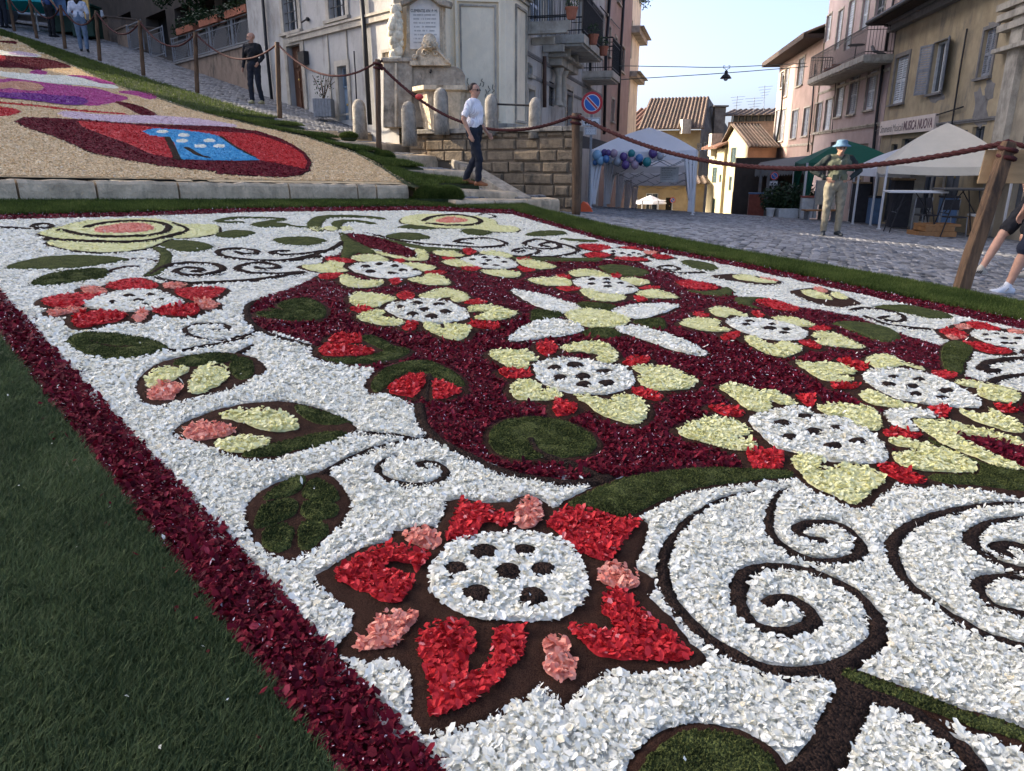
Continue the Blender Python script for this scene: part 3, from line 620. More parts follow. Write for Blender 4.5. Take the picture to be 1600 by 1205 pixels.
# --- buds
motif('petal_bud', 'yellow forked bud with crimson inside at the right edge', 'bud motif', [
  ('B', 'D 830,850 1000,860 1100,860 1323,890 1500,960 1500,1260 1100,1235 900,1215 690,1140 960,1130 880,1040 830,960', dict(back=True)),
  ('W', 'D 680,875 760,865 860,868 920,905 830,905 790,920 835,965 760,950 700,920'),
  ('Y', 'D 805,920 900,915 990,925 1100,955 1200,975 1400,1045 1400,1060 1200,1005 1100,990 1000,975 1050,1010 1150,1060 1300,1135 1290,1145 1200,1130 1080,1080 960,1030 870,975'),
  ('C', 'D 1010,985 1100,992 1200,1010 1400,1065 1500,1090 1500,1180 1310,1128 1170,1060 1060,1010'),
  ('G', 'D 880,1000 1000,1065 1100,1110 1323,1160 1500,1190 1500,1240 1323,1225 1100,1200 1120,1160 1110,1110 1000,1070'),
  ('G', 'G 720,118 900,112 935,85 1000,95 1074,115 1200,130 1200,190 1074,170 900,150 780,140')], rim=.014)
motif('petal_bud', 'crimson bud with a yellow fork and green wings at the far middle', 'bud motif', [
  ('C', 'B 450,215 530,220 640,245 760,290 790,315 760,325 650,300 540,272'),
  ('Y', 'B 565,292 650,315 760,335 800,328 785,292 840,300 855,340 800,350 700,340 600,312'),
  ('G', 'B 420,205 480,250 560,285 590,310 500,310 430,335 440,270'), ('G', 'B 540,222 700,250 850,280 1010,290 960,300 870,300 800,285 700,262')], rim=.016)
motif('petal_rose', 'yellow rose with a coral heart at the far left', 'flower motif', [
  ('Y', 'A 200,210 300,180 400,155 560,142 760,140 850,155 900,165 1010,168 1080,175 1080,210 1000,230 860,240 800,260 720,290 560,308 420,305 300,285 230,260 300,240 210,222'),
  ('K', 'A 470,195 560,175 680,165 760,180 750,200 640,212 500,212', dict(norim=True, on=True, L=.02, name='rose_heart')),
  ('D', 'A 430,185 520,165 700,155 820,170 830,200 760,225 560,235 420,225 300,200', dict(stroke=.05, norim=True, on=True, L=.026, name='rose_line')),
  ('D', 'A 240,245 400,255 600,262 760,250 900,215', dict(stroke=.05, norim=True, on=True, L=.026, name='rose_line')),
  ('D', 'A 860,165 930,195 880,222', dict(stroke=.025, norim=True, on=True, L=.024, name='rose_line'))], rim=.02, group=FL, backing='D')
motif('petal_rose', 'yellow rose with a coral heart at the far right', 'flower motif', [
  ('Y', 'B 715,155 750,125 900,115 1080,125 1180,145 1200,170 1290,180 1300,200 1200,205 1050,188 900,185 780,170'),
  ('K', 'B 890,150 960,133 1050,148 1000,160 920,160', dict(norim=True, on=True, L=.02, name='rose_heart')),
  ('D', 'B 830,150 880,130 1000,122 1110,145 1080,170 960,175 850,165', dict(stroke=.05, norim=True, on=True, L=.026, name='rose_line')),
  ('D', 'B 1080,128 1130,112 1190,125 1150,135', dict(stroke=.03, norim=True, L=.01, name='rose_line'))], rim=.015, group=FL, backing='D')
# --- curls and stems of dark beans
CG = 'dark curls of the lower carpet'
def curl(label, pts, w, taper=True, m='D', rim=0, L=.002):
    fr = F1; q_ = parse(pts, fr); Dq = float(np.linalg.norm(fr.w(q_.mean(0))[0])); s = Shape(q_, stroke=w * (.93 if Dq < 3 else 1.25 if Dq < 5.5 else 1.8), taper=taper)
    o = patch('bean_curl' if m == 'D' else 'green_stem', fr, [s], KM[m], None, L + .005 + (.004 if Dq > 5 else 0), .011)
    c = fr.w((s.lo + s.hi) / 2)[0]
    me = o.data; me.transform(Matrix.Translation(-Vector(c))); o.location = c
    tag(o, label, 'curl motif' if m == 'D' else 'stem motif', CG); BLOCK.append((fr, [s])); return o
curl('thick dark spiral nearest the camera, right of the large red flower', 'F 1010,255 900,270 800,300 720,350 660,410 625,480 620,560 650,640 700,700 760,760 850,820 950,865 G 200,850 330,840 450,790 520,730 525,660 480,590 400,530 300,480 200,455 100,455 30,480 5,530 10,600 50,660 110,690 180,700 250,685 285,660 270,620 220,585 160,572 115,590', .05)
curl('smaller dark spiral inside the nearest big spiral, under the yellow flower', 'G 190,160 150,190 125,250 120,310 150,360 210,400 280,430 370,435 440,420 465,380 430,330 370,295 300,290 240,300 225,325 260,350 320,358', .045)
curl('thick dark arc running off the right edge of the picture', 'G 1200,205 1074,215 980,218 880,230 780,250 690,280 620,320 580,370 590,440 630,510 700,570 800,640 900,700 1000,735 1074,755 1200,790', .046)
curl('dark spiral at the right edge above the lower one', 'G 1160,255 1080,265 960,285 890,320 870,365 910,410 980,440 1074,470 1170,480 1200,430 1150,390 1074,385 1020,370 980,375 965,395 1005,405', .042)
curl('lower dark spiral at the right edge', 'G 1160,560 1110,515 1020,492 940,497 895,520 910,560 960,600 1074,635 1200,650', .044)
curl('dark spiral left of the large red flower, above its tip', 'E 690,140 650,160 630,190 650,220 700,235 780,240 840,230 862,200 840,175 800,165 765,172 795,195', .034)
curl('dark spiral by the plain green leaf at the left', 'A 1270,700 1100,745 1000,735 930,715 920,690 970,665 1040,660 1110,665 1135,680 1100,695 1045,692', .03)
curl('dark stem from the crimson field to the six celled leaf', 'E 810,75 750,88 650,110 560,142 480,180 440,205', .035)
curl('thin dark stem to the nearer yellow filled leaf', 'P 556,679 610,683 665,690', .022, False)
curl('thick dark border along the near left side of the crimson field', 'P 655,636 660,665 690,695 730,716 780,739 830,752 900,759 950,750', .055, False)
curl('dark border round the left tip of the crimson field', 'A 1290,545 1240,560 1222,600 1238,650 1290,690 1360,722 1480,755 1550,775', .035, False)
curl('thin dark stem from the plain green leaf', 'A 820,790 900,795 1000,775 1100,760 1200,735 1260,705 1275,690', .022, False)
curl('dark stem to the upper yellow filled leaf', 'A 1180,808 1215,790 1250,770', .03, False)
curl('broad dark stem spreading at the bottom right', 'G 400,850 430,930 400,1010 365,1080 330,1160 250,1240', .085, False)
curl('dark stem on the right of the bottom white wedge', 'G 430,925 560,960 680,1020 770,1090 850,1150 900,1230', .06, False)
curl('dark foot of the nearest spiral', 'G 300,850 370,870 430,880', .06, False)
curl('thin dark line behind the far red flower', 'A 770,430 900,457 1100,455 1300,440 1500,408', .028)
curl('far dark spiral nearest to the red flower', 'A 745,420 800,385 870,365 980,358 1080,370 1105,390 1060,410 980,422 900,415 870,400 910,385 980,385 1000,395 960,402', .03, False)
curl('far dark spiral left of the yellow flower', 'A 1500,405 1400,412 1250,410 1180,390 1200,370 1300,358 1370,370 1370,385 1310,388 1270,380', .03, False)
curl('dark double curl in the far left white area', 'A 1586,325 1450,345 1250,345 1110,325 1080,300 1150,288 1250,293 1280,306 1220,316 1170,303', .028, False)
curl('dark curl just right of the double curl', 'A 1600,300 1450,318 1350,312 1350,303 1430,298', .024, False)
curl('long dark arc left of the central bud', 'B 0,350 150,345 300,315 380,285 425,255', .03)
curl('thin dark curl at the far left edge', 'A -60,178 80,185 180,190 260,180 240,165 190,165 160,178 210,185', .025, False)
curl('green swirl left of the central bud', 'B 320,200 290,180 300,150 340,130 450,125 550,130 610,137', .09, True, 'G')
curl('green inner swirl above the central bud', 'B 410,185 400,165 430,150 500,150 570,160', .07, True, 'G')
curl('long green tendril reaching left of the central bud', 'B 300,185 150,172 0,165 A 1400,140 1250,133 1150,135 1080,150 1130,157 1190,155', .05, True, 'G')
curl('dark curl right of the central bud', 'B 530,205 600,220 700,245 820,262 960,272 1100,280 1200,275 1240,258 1150,235 1030,240 990,253 1070,262', .03)
curl('far right dark spiral in the white area', 'C 0,322 60,327 200,327 300,310 325,290 240,262 130,240 60,258 100,280 180,288 230,280 230,265 180,255 140,268 180,278', .028, False)
curl('small dark curl left of the far right spiral', 'C 70,322 130,305 130,293 60,285 10,293 20,303 60,298', .022, False)
curl('dark curl right of the small red flower', 'C 950,405 830,408 760,395 725,380 780,370 830,385 800,395 760,388', .022, False)
curl('dark curl in the right margin', 'D 530,400 590,392 700,405 770,432 750,455 690,450 660,437 700,430', .022, False)
curl('thin dark line in the right margin', 'D 590,430 700,470 880,490 920,497', .022, False)
curl('dark arc left of the cut red flower', 'D 1500,625 1323,625 1250,628 1170,640 1130,665 1150,685 1200,680', .035, False)
curl('dark arc under the cut red flower', 'D 1150,745 1200,720 1300,703 1450,700', .028, False)
motif('stem_with_brown_edges', 'straight green stem with brown edges at the bottom right', 'stem motif', [
  ('G', 'G 430,872 560,920 700,970 850,1030 960,1060 1074,1100 1250,1180', dict(stroke=.045, name='green_core'))], rim=.022)
motif('yellow_bits', 'three small yellow petals left of the central bud', 'petal motif', [
  ('Y', 'B 265,185 300,180 340,195 300,202'), ('Y', 'B 330,185 370,178 410,190 370,200'), ('Y', 'B 415,182 450,178 480,190 440,196')], rim=.008)

# --- backgrounds
blk = [s for f, ss in BLOCK if f is F1 for s in ss]
gq = [(-2.6, -1.4), (-2.6, 9.0), (9.0, 9.0), (9.0, -1.4)]
wl, wh = white_poly.lo, white_poly.hi
def in_white(P, mg): return (white_poly.sdf(P) < -.002) & (crimson.sdf(P) > .004) & (sdf_min(blk, P) > mg * .75 + .008 * (fnoise(P, 55, 13) - .5))
def in_crim(P, mg): return (crimson.sdf(P) < -.002) & (white_poly.sdf(P) < 0) & (sdf_min(blk, P) > mg * .75)
M_bed = mat('petal_bed_white', (.60, .61, .58), .9, .2, 60, .8, 120, .006)
M_bedc = mat('petal_bed_crimson', (.07, .006, .013), .9, .3, 60, .8, 120, .006)
def quad_sheet(name, fr, poly, h, m, parent=None, kind=None):
    mb = MB(); w = fr.w(poly, h); mb.add([tuple(p) for p in w], [tuple(range(len(w)))]); return mb.build(name, m, parent, kind=kind)
bed = patch('soil_bed', F1, [white_poly], M_bed, None, .0005, .0015, cell=.12, rim=.02, kind='stuff')
o = petal_mesh('white_petal_field', F1, in_white, wl, wh, M_white, None, .004, .016, dens=15000, size=.0172, kind='stuff')
tag(o, 'loose white petals filling the background of the lower flower carpet', 'petals')
tag(bed, 'layer of crushed white petals under the lower carpet background', 'petals')
cb = patch('crimson_bed', F1, [crimson], M_bedc, None, .003, .002, cell=.035, kind='stuff')
tag(cb, 'crushed crimson petals under the central crimson field', 'petals')
o = petal_mesh('crimson_petal_field', F1, in_crim, crimson.lo, crimson.hi, M_crimson, None, .005, .014, dens=13000, size=.0165, kind='stuff', flat=.4)
tag(o, 'dark crimson petals filling the central field of the lower carpet', 'petals')
bb = patch('border_bed', F1, [band_poly], M_bedc, None, -.004, .002, cell=.12, rim=.02, kind='stuff')
tag(bb, 'crushed crimson petals under the border of the lower carpet', 'petals')
def in_band(P, mg): return (band_poly.sdf(P) < -.0) & (white_poly.sdf(P) > -.008 + .016 * fnoise(P, 25, 2))
o = petal_mesh('crimson_border', F1, in_band, (LB, -1.4), (8.3, 8.6), M_crimson, None, .002, .02, dens=13000, size=.0185, kind='stuff', flat=.4)
tag(o, 'dark crimson petal border framing the lower flower carpet', 'petals')

# pale petal bases glinting between the crimson petals, and strays blown over the edges
def fleck(name, keep, lo, hi, dens, size, m, L, label):
    P = scatter(F1, keep, lo, hi, dens); n = len(P); V, Q, T = petal_cloud(F1, P, L + RNG.random(n) * .012, np.full(n, size) * np.clip(np.linalg.norm(F1.w(P), axis=1) / 3, 1, 1.5), True, .5, .6)
    o = np_mesh(name, V, Q, m, None, tone=T, kind='stuff'); tag(o, label, 'petals')
fleck('pale_flecks', lambda P: in_crim(P, .01) & (RNG.random(len(P)) < .9), crimson.lo, crimson.hi, 650, .0065, M_pale, .016, 'tiny pale petal tips scattered through the crimson field')
fleck('border_flecks', lambda P: in_band(P, .01), (LB, -1.4), (8.3, 8.6), 700, .0065, M_pale, .016, 'tiny pale petal tips scattered through the crimson border')
fleck('stray_white_petals', lambda P: (fnoise(P, 5, 22) > .45), (-.5, -.8), (7.6, 7.6), 26, .015, M_white, .014, 'stray white petals blown over the carpet and its edges')
fleck('stray_crimson_petals', lambda P: (np.abs(band_poly.sdf(P)) < .1) & (P[:, 0] < .3), (-.5, -.8), (.3, 5), 120, .016, M_crimson, .016, 'stray crimson petals dropped on the turf edge')
fleck('white_crumbs', lambda P: in_white(P, .004) & (np.linalg.norm(F1.w(P), axis=1) < 3.6), (-.1, -1.0), (4.5, 3.0), 13000, .0085, M_white, .012, 'fine crumbled white petals between the larger ones near the camera')
fleck('crimson_crumbs', lambda P: in_band(P, .004) & (np.linalg.norm(F1.w(P), axis=1) < 3.6), (LB, -1.0), (.1, 3.0), 14000, .009, M_crimson, .010, 'fine crumbled crimson petals in the near border')
# ---------------------------------------------------------------- streets, kerb, steps
M_mortar = mat('street_mortar', (.05, .046, .042), .95, .3, 3, .6, 80, .01)
M_cob = mat('basalt_cobble', (.17, .168, .168), .6, .25, 25, .5, 90, .006, tone=.5, spec=.4)
M_stone = mat('travertine', (.56, .43, .28), .85, .3, 5, .8, 35, .02, stain=(.34, .27, .18), stain_s=6, tone=.0)
M_stone2 = mat('grey_travertine', (.31, .275, .22), .85, .35, 7, .9, 30, .02, stain=(.075, .068, .055), stain_s=6)
M_block = mat('tuff_block', (.21, .16, .105), .9, .3, 6, .9, 28, .02, stain=(.07, .06, .045), stain_s=4.5)
def grid_sheet(name, f, xs, ys, m, kind='structure', keep=None):
    X, Y = np.meshgrid(xs, ys, indexing='ij'); Z = f(X, Y); nx, ny = X.shape
    idx = np.arange(nx * ny).reshape(nx, ny)
    q = np.stack([idx[:-1, :-1], idx[1:, :-1], idx[1:, 1:], idx[:-1, 1:]], -1).reshape(-1, 4)
    V = np.c_[X.ravel(), Y.ravel(), Z.ravel()]
    if keep is not None: q = q[keep(V[q].mean(1))]
    used, inv = np.unique(q, return_inverse=True)
    return np_mesh(name, V[used], inv.reshape(-1, 4), m, None, kind=kind, smooth=True)
def iuv(X, Y): # world xy -> carpet coordinates of frame 1
    P = np.stack([X - F1.O[0], Y - F1.O[1], G1[0] * X + G1[1] * Y + G1[2] - F1.O[2]], -1)
    return np.stack([P @ F1.V, P @ F1.U], -1)
def side(x, y): return ucoord(x, y), vcoord(x, y)
# one ground sheet: lower street under the carpet, square to the right, falling away behind
def zground(X, Y):
    q = iuv(X, Y); a = (X - PA[0]) * VH[0] + (Y - PA[1]) * VH[1]
    low = z1(X, Y); zz = zp(X, Y)
    w = 1 / (1 + np.exp(-(a - .05) / .03))
    z = low * (1 - w) + zz * w
    return z - .035
xs = np.r_[np.linspace(-200, -14, 12), np.arange(-13, 24, .4), np.linspace(25, 220, 18)]
ys = np.r_[np.linspace(-60, -4, 8), np.arange(-3, 34, .4), np.linspace(35, 420, 26)]
grid_sheet('ground', zground, xs, ys, M_mortar, keep=lambda c: ~((ucoord(c[:, 0], c[:, 1]) > .4) & (vcoord(c[:, 0], c[:, 1]) < 1.2) & (c[:, 1] > 4)))
# the upper street climbs away to the left
def zup(u, v): # world point on the upper plane from street coordinates
    x = K0[0] + u * UH[0] + v * VH[0]; y = K0[1] + u * UH[1] + v * VH[1]; return np.array([x, y, z2(x, y)])
def uvw(fr_h):
    return fr_h
mb = MB()
us = np.r_[np.arange(0.02, 60, 1.)]; 
up_pts = [[zup(u, v) - np.array([0, 0, .03]) for v in (-14, -8, -4, 0.9)] for u in us]
for i in range(len(us) - 1):
    for j in range(3): mb.add([up_pts[i][j], up_pts[i][j + 1], up_pts[i + 1][j + 1], up_pts[i + 1][j]], [(0, 1, 2, 3)])
mb2 = [[zup(u, v) - np.array([0, 0, .03]) for v in (.9, 4, 12)] for u in np.arange(4.7, 60, 1.)]
for i in range(len(mb2) - 1):
    for j in range(2): mb.add([mb2[i][j], mb2[i][j + 1], mb2[i + 1][j + 1], mb2[i + 1][j]], [(0, 1, 2, 3)])
mb.build('upper_street', M_mortar, kind='structure')

def stone_blocks(centres, norm_rows, size, h, rng, surf, jit=.012):
    """truncated little pyramids, 10 triangles each; centres (n,2) in x,y"""
    n = len(centres); sx = size[0] * rng.uniform(.86, 1.06, n) / 2; sy = size[1] * rng.uniform(.86, 1.06, n) / 2
    ang = norm_rows + rng.normal(0, .06, n); ca, sa = np.cos(ang), np.sin(ang)
    top = .80 + rng.uniform(-.05, .08, n); zz = surf(centres[:, 0], centres[:, 1]) + rng.normal(0, .003, n)
    corners = np.array([(-1, -1), (1, -1), (1, 1), (-1, 1)]); V = np.zeros((n, 12, 3))
    tx, ty = rng.normal(0, .035, n), rng.normal(0, .035, n)
    e = 1e-2; gx_ = (surf(centres[:, 0] + e, centres[:, 1]) - surf(centres[:, 0] - e, centres[:, 1])) / (2 * e); gy_ = (surf(centres[:, 0], centres[:, 1] + e) - surf(centres[:, 0], centres[:, 1] - e)) / (2 * e)
    for k, (a, b) in enumerate(corners):
        ja, jb = rng.normal(0, jit * .5, n), rng.normal(0, jit * .5, n)
        for lvl, (f, dz) in enumerate(((1., -.03), (.97, -h * .45 ), (top, 0))):
            lx, ly = a * sx * f + ja, b * sy * f + jb
            wx = lx * ca - ly * sa; wy = lx * sa + ly * ca
            V[:, lvl * 4 + k, 0] = centres[:, 0] + wx; V[:, lvl * 4 + k, 1] = centres[:, 1] + wy
            V[:, lvl * 4 + k, 2] = zz + dz + wx * gx_ + wy * gy_ + (lx * tx + ly * ty if lvl else 0)
    base = np.arange(n)[:, None] * 12
    fs = [(8, 9, 10, 11)] + [(l * 4 + k, l * 4 + (k + 1) % 4, (l + 1) * 4 + (k + 1) % 4, (l + 1) * 4 + k) for l in (0, 1) for k in range(4)]
    Q = np.concatenate([base + np.array(f) for f in fs]); return V.reshape(-1, 3), Q
COBR = np.random.default_rng(5)
def cobble_field(surf, lo, hi, keep, dirv, pitch=(.118, .112)):
    d = np.array(dirv) / np.linalg.norm(dirv); e = np.array([-d[1], d[0]])
    c = (np.array(lo) + np.array(hi)) / 2; R = np.linalg.norm(np.array(hi) - np.array(lo)) / 2
    A = np.arange(-R, R, pitch[0]); B = np.arange(-R, R, pitch[1])
    a, b = np.meshgrid(A, B, indexing='ij'); row = np.arange(len(B))[None, :]
    a = a + (row % 2) * pitch[0] / 2 + COBR.normal(0, .008, a.shape); bb = b + .12 * np.sin(a * 1.9) + COBR.normal(0, .006, b.shape)
    P = c + a.ravel()[:, None] * d + bb.ravel()[:, None] * e; ang = math.atan2(d[1], d[0]) + np.arctan(.228 * np.cos(a.ravel() * 1.9))
    m = (P[:, 0] > lo[0]) & (P[:, 0] < hi[0]) & (P[:, 1] > lo[1]) & (P[:, 1] < hi[1]); P, ang = P[m], ang[m]
    m = keep(P); return P[m], ang[m]
sq = tag(bpy.data.objects.new('cobbled_square', None)); COL.objects.link(sq); sq['kind'] = 'structure'
def in_grass_out(P): return grass_out.sdf(iuv(P[:, 0], P[:, 1]))
def keep_sq(P):
    s = (P[:, 0] - PA[0]) * VH[0] + (P[:, 1] - PA[1]) * VH[1]
    px = P[:, 0] / P[:, 1]
    fac = P[:, 0] > (.36 + (P[:, 1] - 18.5) * .262)
    return (in_grass_out(P) > .0) & (s > -.35) & (fac | (P[:, 1] < 13.5)) & (P[:, 0] > .9 + 0 * s) & (px < 1.0) & (P[:, 0] < 13.2 + .141 * (P[:, 1] - 24))
P, ang = cobble_field(zp, (.9, 3.5), (15, 27), keep_sq, (1, .12))
D = np.linalg.norm(P, axis=1); vis = (np.abs(P[:, 0] / P[:, 1]) < .68); order = np.argsort(D + (~vis) * 1000)
V, Q = stone_blocks(P[order[300:]], ang[order[300:]], (.112, .106), .012, COBR, zp)
np_mesh('cobble_mass', V, Q, M_cob, sq, tone=np.repeat(COBR.random(len(P) - 300), 12), kind='stuff')
protos = []
for k in range(8):
    Vk, Qk = stone_blocks(np.zeros((1, 2)), np.zeros(1), (.112, .106), .012, COBR, lambda x, y: np.zeros_like(x))
    me = bpy.data.meshes.new('cobble'); me.from_pydata(Vk.tolist(), [], Qk.tolist()); me.materials.append(M_cob)
    a = me.attributes.new('tone', 'FLOAT', 'POINT'); a.data.foreach_set('value', [COBR.random()] * 12); protos.append(me)
for i in order[:300]:
    o = bpy.data.objects.new('cobble', protos[int(COBR.integers(8))]); COL.objects.link(o); o.parent = sq
    x, y = P[i]; o.location = (x, y, float(zp(x, y)) + COBR.normal(0, .004)); o.rotation_euler = (COBR.normal(.01, .03), COBR.normal(.1, .02), ang[i])
# upper lane cobbles, right of the upper carpet's turf
def zu(x, y): return z2(x, y)
ups = [on(*p, G2) for p in ((-60, 20), (0, 46), (22, 54), (67, 69), (105, 82), (150, 97), (195, 112), (240, 127), (400, 176), (433, 185), (478, 202), (498, 210))]
upin = [on(*p, G2) for p in ((-60, 34), (0, 57), (20, 62), (40, 70), (60, 82), (95, 95), (120, 105), (160, 125), (200, 140), (240, 152), (262, 158), (300, 172), (340, 182), (400, 197), (480, 215), (560, 240), (600, 262), (640, 289))]
uo = sorted([(ucoord(q[0], q[1]), vcoord(q[0], q[1])) for q in ups]); ui = sorted([(ucoord(q[0], q[1]), vcoord(q[0], q[1])) for q in upin])
uo = [(-.35, 1.25), (.9, 1.05), (2.3, 1.0)] + [a for a in uo if a[0] > 3.3]
def v_out(u): return np.interp(u, [a for a, b in uo], [b for a, b in uo])
def v_in(u): return np.interp(u, [a for a, b in ui], [b for a, b in ui])
def keep_up(P):
    u, v = ucoord(P[:, 0], P[:, 1]), vcoord(P[:, 0], P[:, 1]); return (u > 4.75) & (v > v_out(u) - .05) & (v < 2.7 + .0 * u) & (u < 32)
lane = bpy.data.objects.new('cobbled_lane', None); COL.objects.link(lane); lane['kind'] = 'structure'
P, ang = cobble_field(zu, (-24, 13), (-1, 38), keep_up, (.74, .67))
V, Q = stone_blocks(P, ang, (.112, .106), .012, COBR, zu)
np_mesh('cobble_mass', V, Q, M_cob, lane, tone=np.repeat(COBR.random(len(P)), 12), kind='stuff')

# kerb of travertine blocks along the head of the lower carpet
kerb = thing('stone_kerb', zup(-.02, -3.5), 'long low travertine kerb between the two flower carpets', 'kerb')
def ufr(u, v, z): # street coordinates with absolute height above the lower plane at the kerb
    x = K0[0] + u * UH[0] + v * VH[0]; y = K0[1] + u * UH[1] + v * VH[1]; return np.array([x, y, z])
rk = random.Random(3)
joints = [-9.5, -7.9, -6.6, -5.25]
for px in (0, 168, 300, 474, 580, 611, 660):
    q = at_z(px, 300, z2(*on(px, 300, G2)[:2])) if False else on(px, 300, G2); joints.append(vcoord(q[0], q[1]))
joints = sorted(set(round(j, 2) for j in joints))
for a, b in zip(joints[:-1], joints[1:]):
    if b - a < .1: continue
    m_ = MB(); n = max(4, int((b - a) / .12)); g = .012; rows = []
    for i in range(n + 1):
        v = a + g + (b - a - 2 * g) * i / n; x, y = ufr(-.02, v, 0)[:2]; zt = z2(x, y) + rk.uniform(-.012, .008) - .03; zb = z1(x, y) - .05
        fo = -.26 + rk.uniform(-.012, .012)
        rows.append([ufr(fo, v, zb), ufr(fo - rk.uniform(0, .01), v, (zt + zb) / 2 + .02), ufr(fo + rk.uniform(.0, .012), v, zt - .035), ufr(fo + .035, v, zt), ufr(0.12, v, zt + .004), ufr(.12, v, zb)])
    for i in range(n):
        for k in range(5): m_.add([rows[i][k], rows[i + 1][k], rows[i + 1][k + 1], rows[i][k + 1]], [(0, 1, 2, 3)])
    m_.add(rows[0], [tuple(range(6))]); m_.add(rows[n], [tuple(range(6))[::-1]])
    m_.build('kerb_stone', M_stone, kerb)
# steps: each a row of travertine edge stones with a cobbled tread
fronts = [(-.92, -.75, .2, 2.6), (-.3, -.62, .1, 1.75), (1.0, 1.0, .3, 2.05), (2.2, 2.45, .5, 2.75), (3.45, 3.6, .6, 3.2), (4.6, 4.85, .3, 3.4)]
stp = thing('stone_steps', ufr(.5, 1.4, -.5), 'broad worn travertine steps climbing beside the upper carpet', 'steps')
def rzs(u0, k): return 0
for k, (u0, u1, va, vb) in enumerate(fronts):
    nxt = fronts[k + 1][0] if k < 5 else 5.4
    nst = [3, 2, 2, 2, 2, 2][k]; cuts = [va + (vb - va) * i / nst + (rk.uniform(-.12, .12) if 0 < i < nst else 0) for i in range(nst + 1)]
    for a, b in zip(cuts[:-1], cuts[1:]):
        m_ = MB(); rows = []; n = 8
        for i in range(n + 1):
            v = a + .008 + (b - a - .016) * i / n; uf = u0 + (u1 - u0) * (v - va) / (vb - va)
            x, y = ufr(uf, v, 0)[:2]; zt = (z2(x, y) if k else float(z1(x, y)) + .09) + rk.uniform(-.005, .005); j = rk.uniform(-.012, .012)
            rows.append([ufr(uf + j, v, zt - .3), ufr(uf + j - .01, v, zt - .09), ufr(uf + j, v, zt - .03), ufr(uf + .03, v, zt), ufr(uf + .3, v, zt + .02), ufr(uf + .3, v, zt - .3)])
        for i in range(n):
            for q in range(5): m_.add([rows[i][q], rows[i + 1][q], rows[i + 1][q + 1], rows[i][q + 1]], [(0, 1, 2, 3)])
        m_.add(rows[0], [tuple(range(6))]); m_.add(rows[n], [tuple(range(6))[::-1]])
        m_.build('step_stone', M_stone, stp)
    # tread behind the edge stones
    m_ = MB(); p = []
    for (v, ua, ub) in ((va, u0 + .31, nxt + .05), (vb, u1 + .31, nxt + .3)):
        x, y = ufr(u0 if v == va else u1, v, 0)[:2]; z0_ = (z2(x, y) if k else float(z1(x, y)) + .09)
        p += [ufr(ua, v, z0_ + .012), ufr(ub, v, z0_ + .06)]
    m_.add([p[0], p[2], p[3], p[1]], [(0, 1, 2, 3)]); m_.add([q_ - np.array([0, 0, .3]) for q_ in (p[0], p[2], p[3], p[1])], [(0, 1, 2, 3)])
    m_.build('step_tread', M_mortar, stp)
    A0 = p[0][:2]; 
    def tz(x, y, p=p):
        u = ucoord(x, y); v = vcoord(x, y); t = np.clip((u - ucoord(*p[0][:2])) / (ucoord(*p[1][:2]) - ucoord(*p[0][:2]) + 1e-6), 0, 1)
        s_ = np.clip((v - vcoord(*p[0][:2])) / (vcoord(*p[2][:2]) - vcoord(*p[0][:2])), 0, 1)
        return (p[0][2] * (1 - t) + p[1][2] * t) * (1 - s_) + (p[2][2] * (1 - t) + p[3][2] * t) * s_ + .012
    def kp(P, va=va, vb=vb, u0=u0, u1=u1, nxt=nxt):
        u, v = ucoord(P[:, 0], P[:, 1]), vcoord(P[:, 0], P[:, 1]); uf = u0 + (u1 - u0) * (v - va) / (vb - va)
        return (v > va) & (v < vb) & (u > uf + .35) & (u < nxt - .03)
    Pq, aq = cobble_field(tz, (-5, 10.5), (2, 19), kp, (.74, .67))
    if len(Pq):
        V, Q = stone_blocks(Pq, aq, (.112, .106), .012, COBR, tz); np_mesh('tread_cobbles', V, Q, M_cob, stp, tone=np.repeat(COBR.random(len(Pq)), 12), kind='stuff')

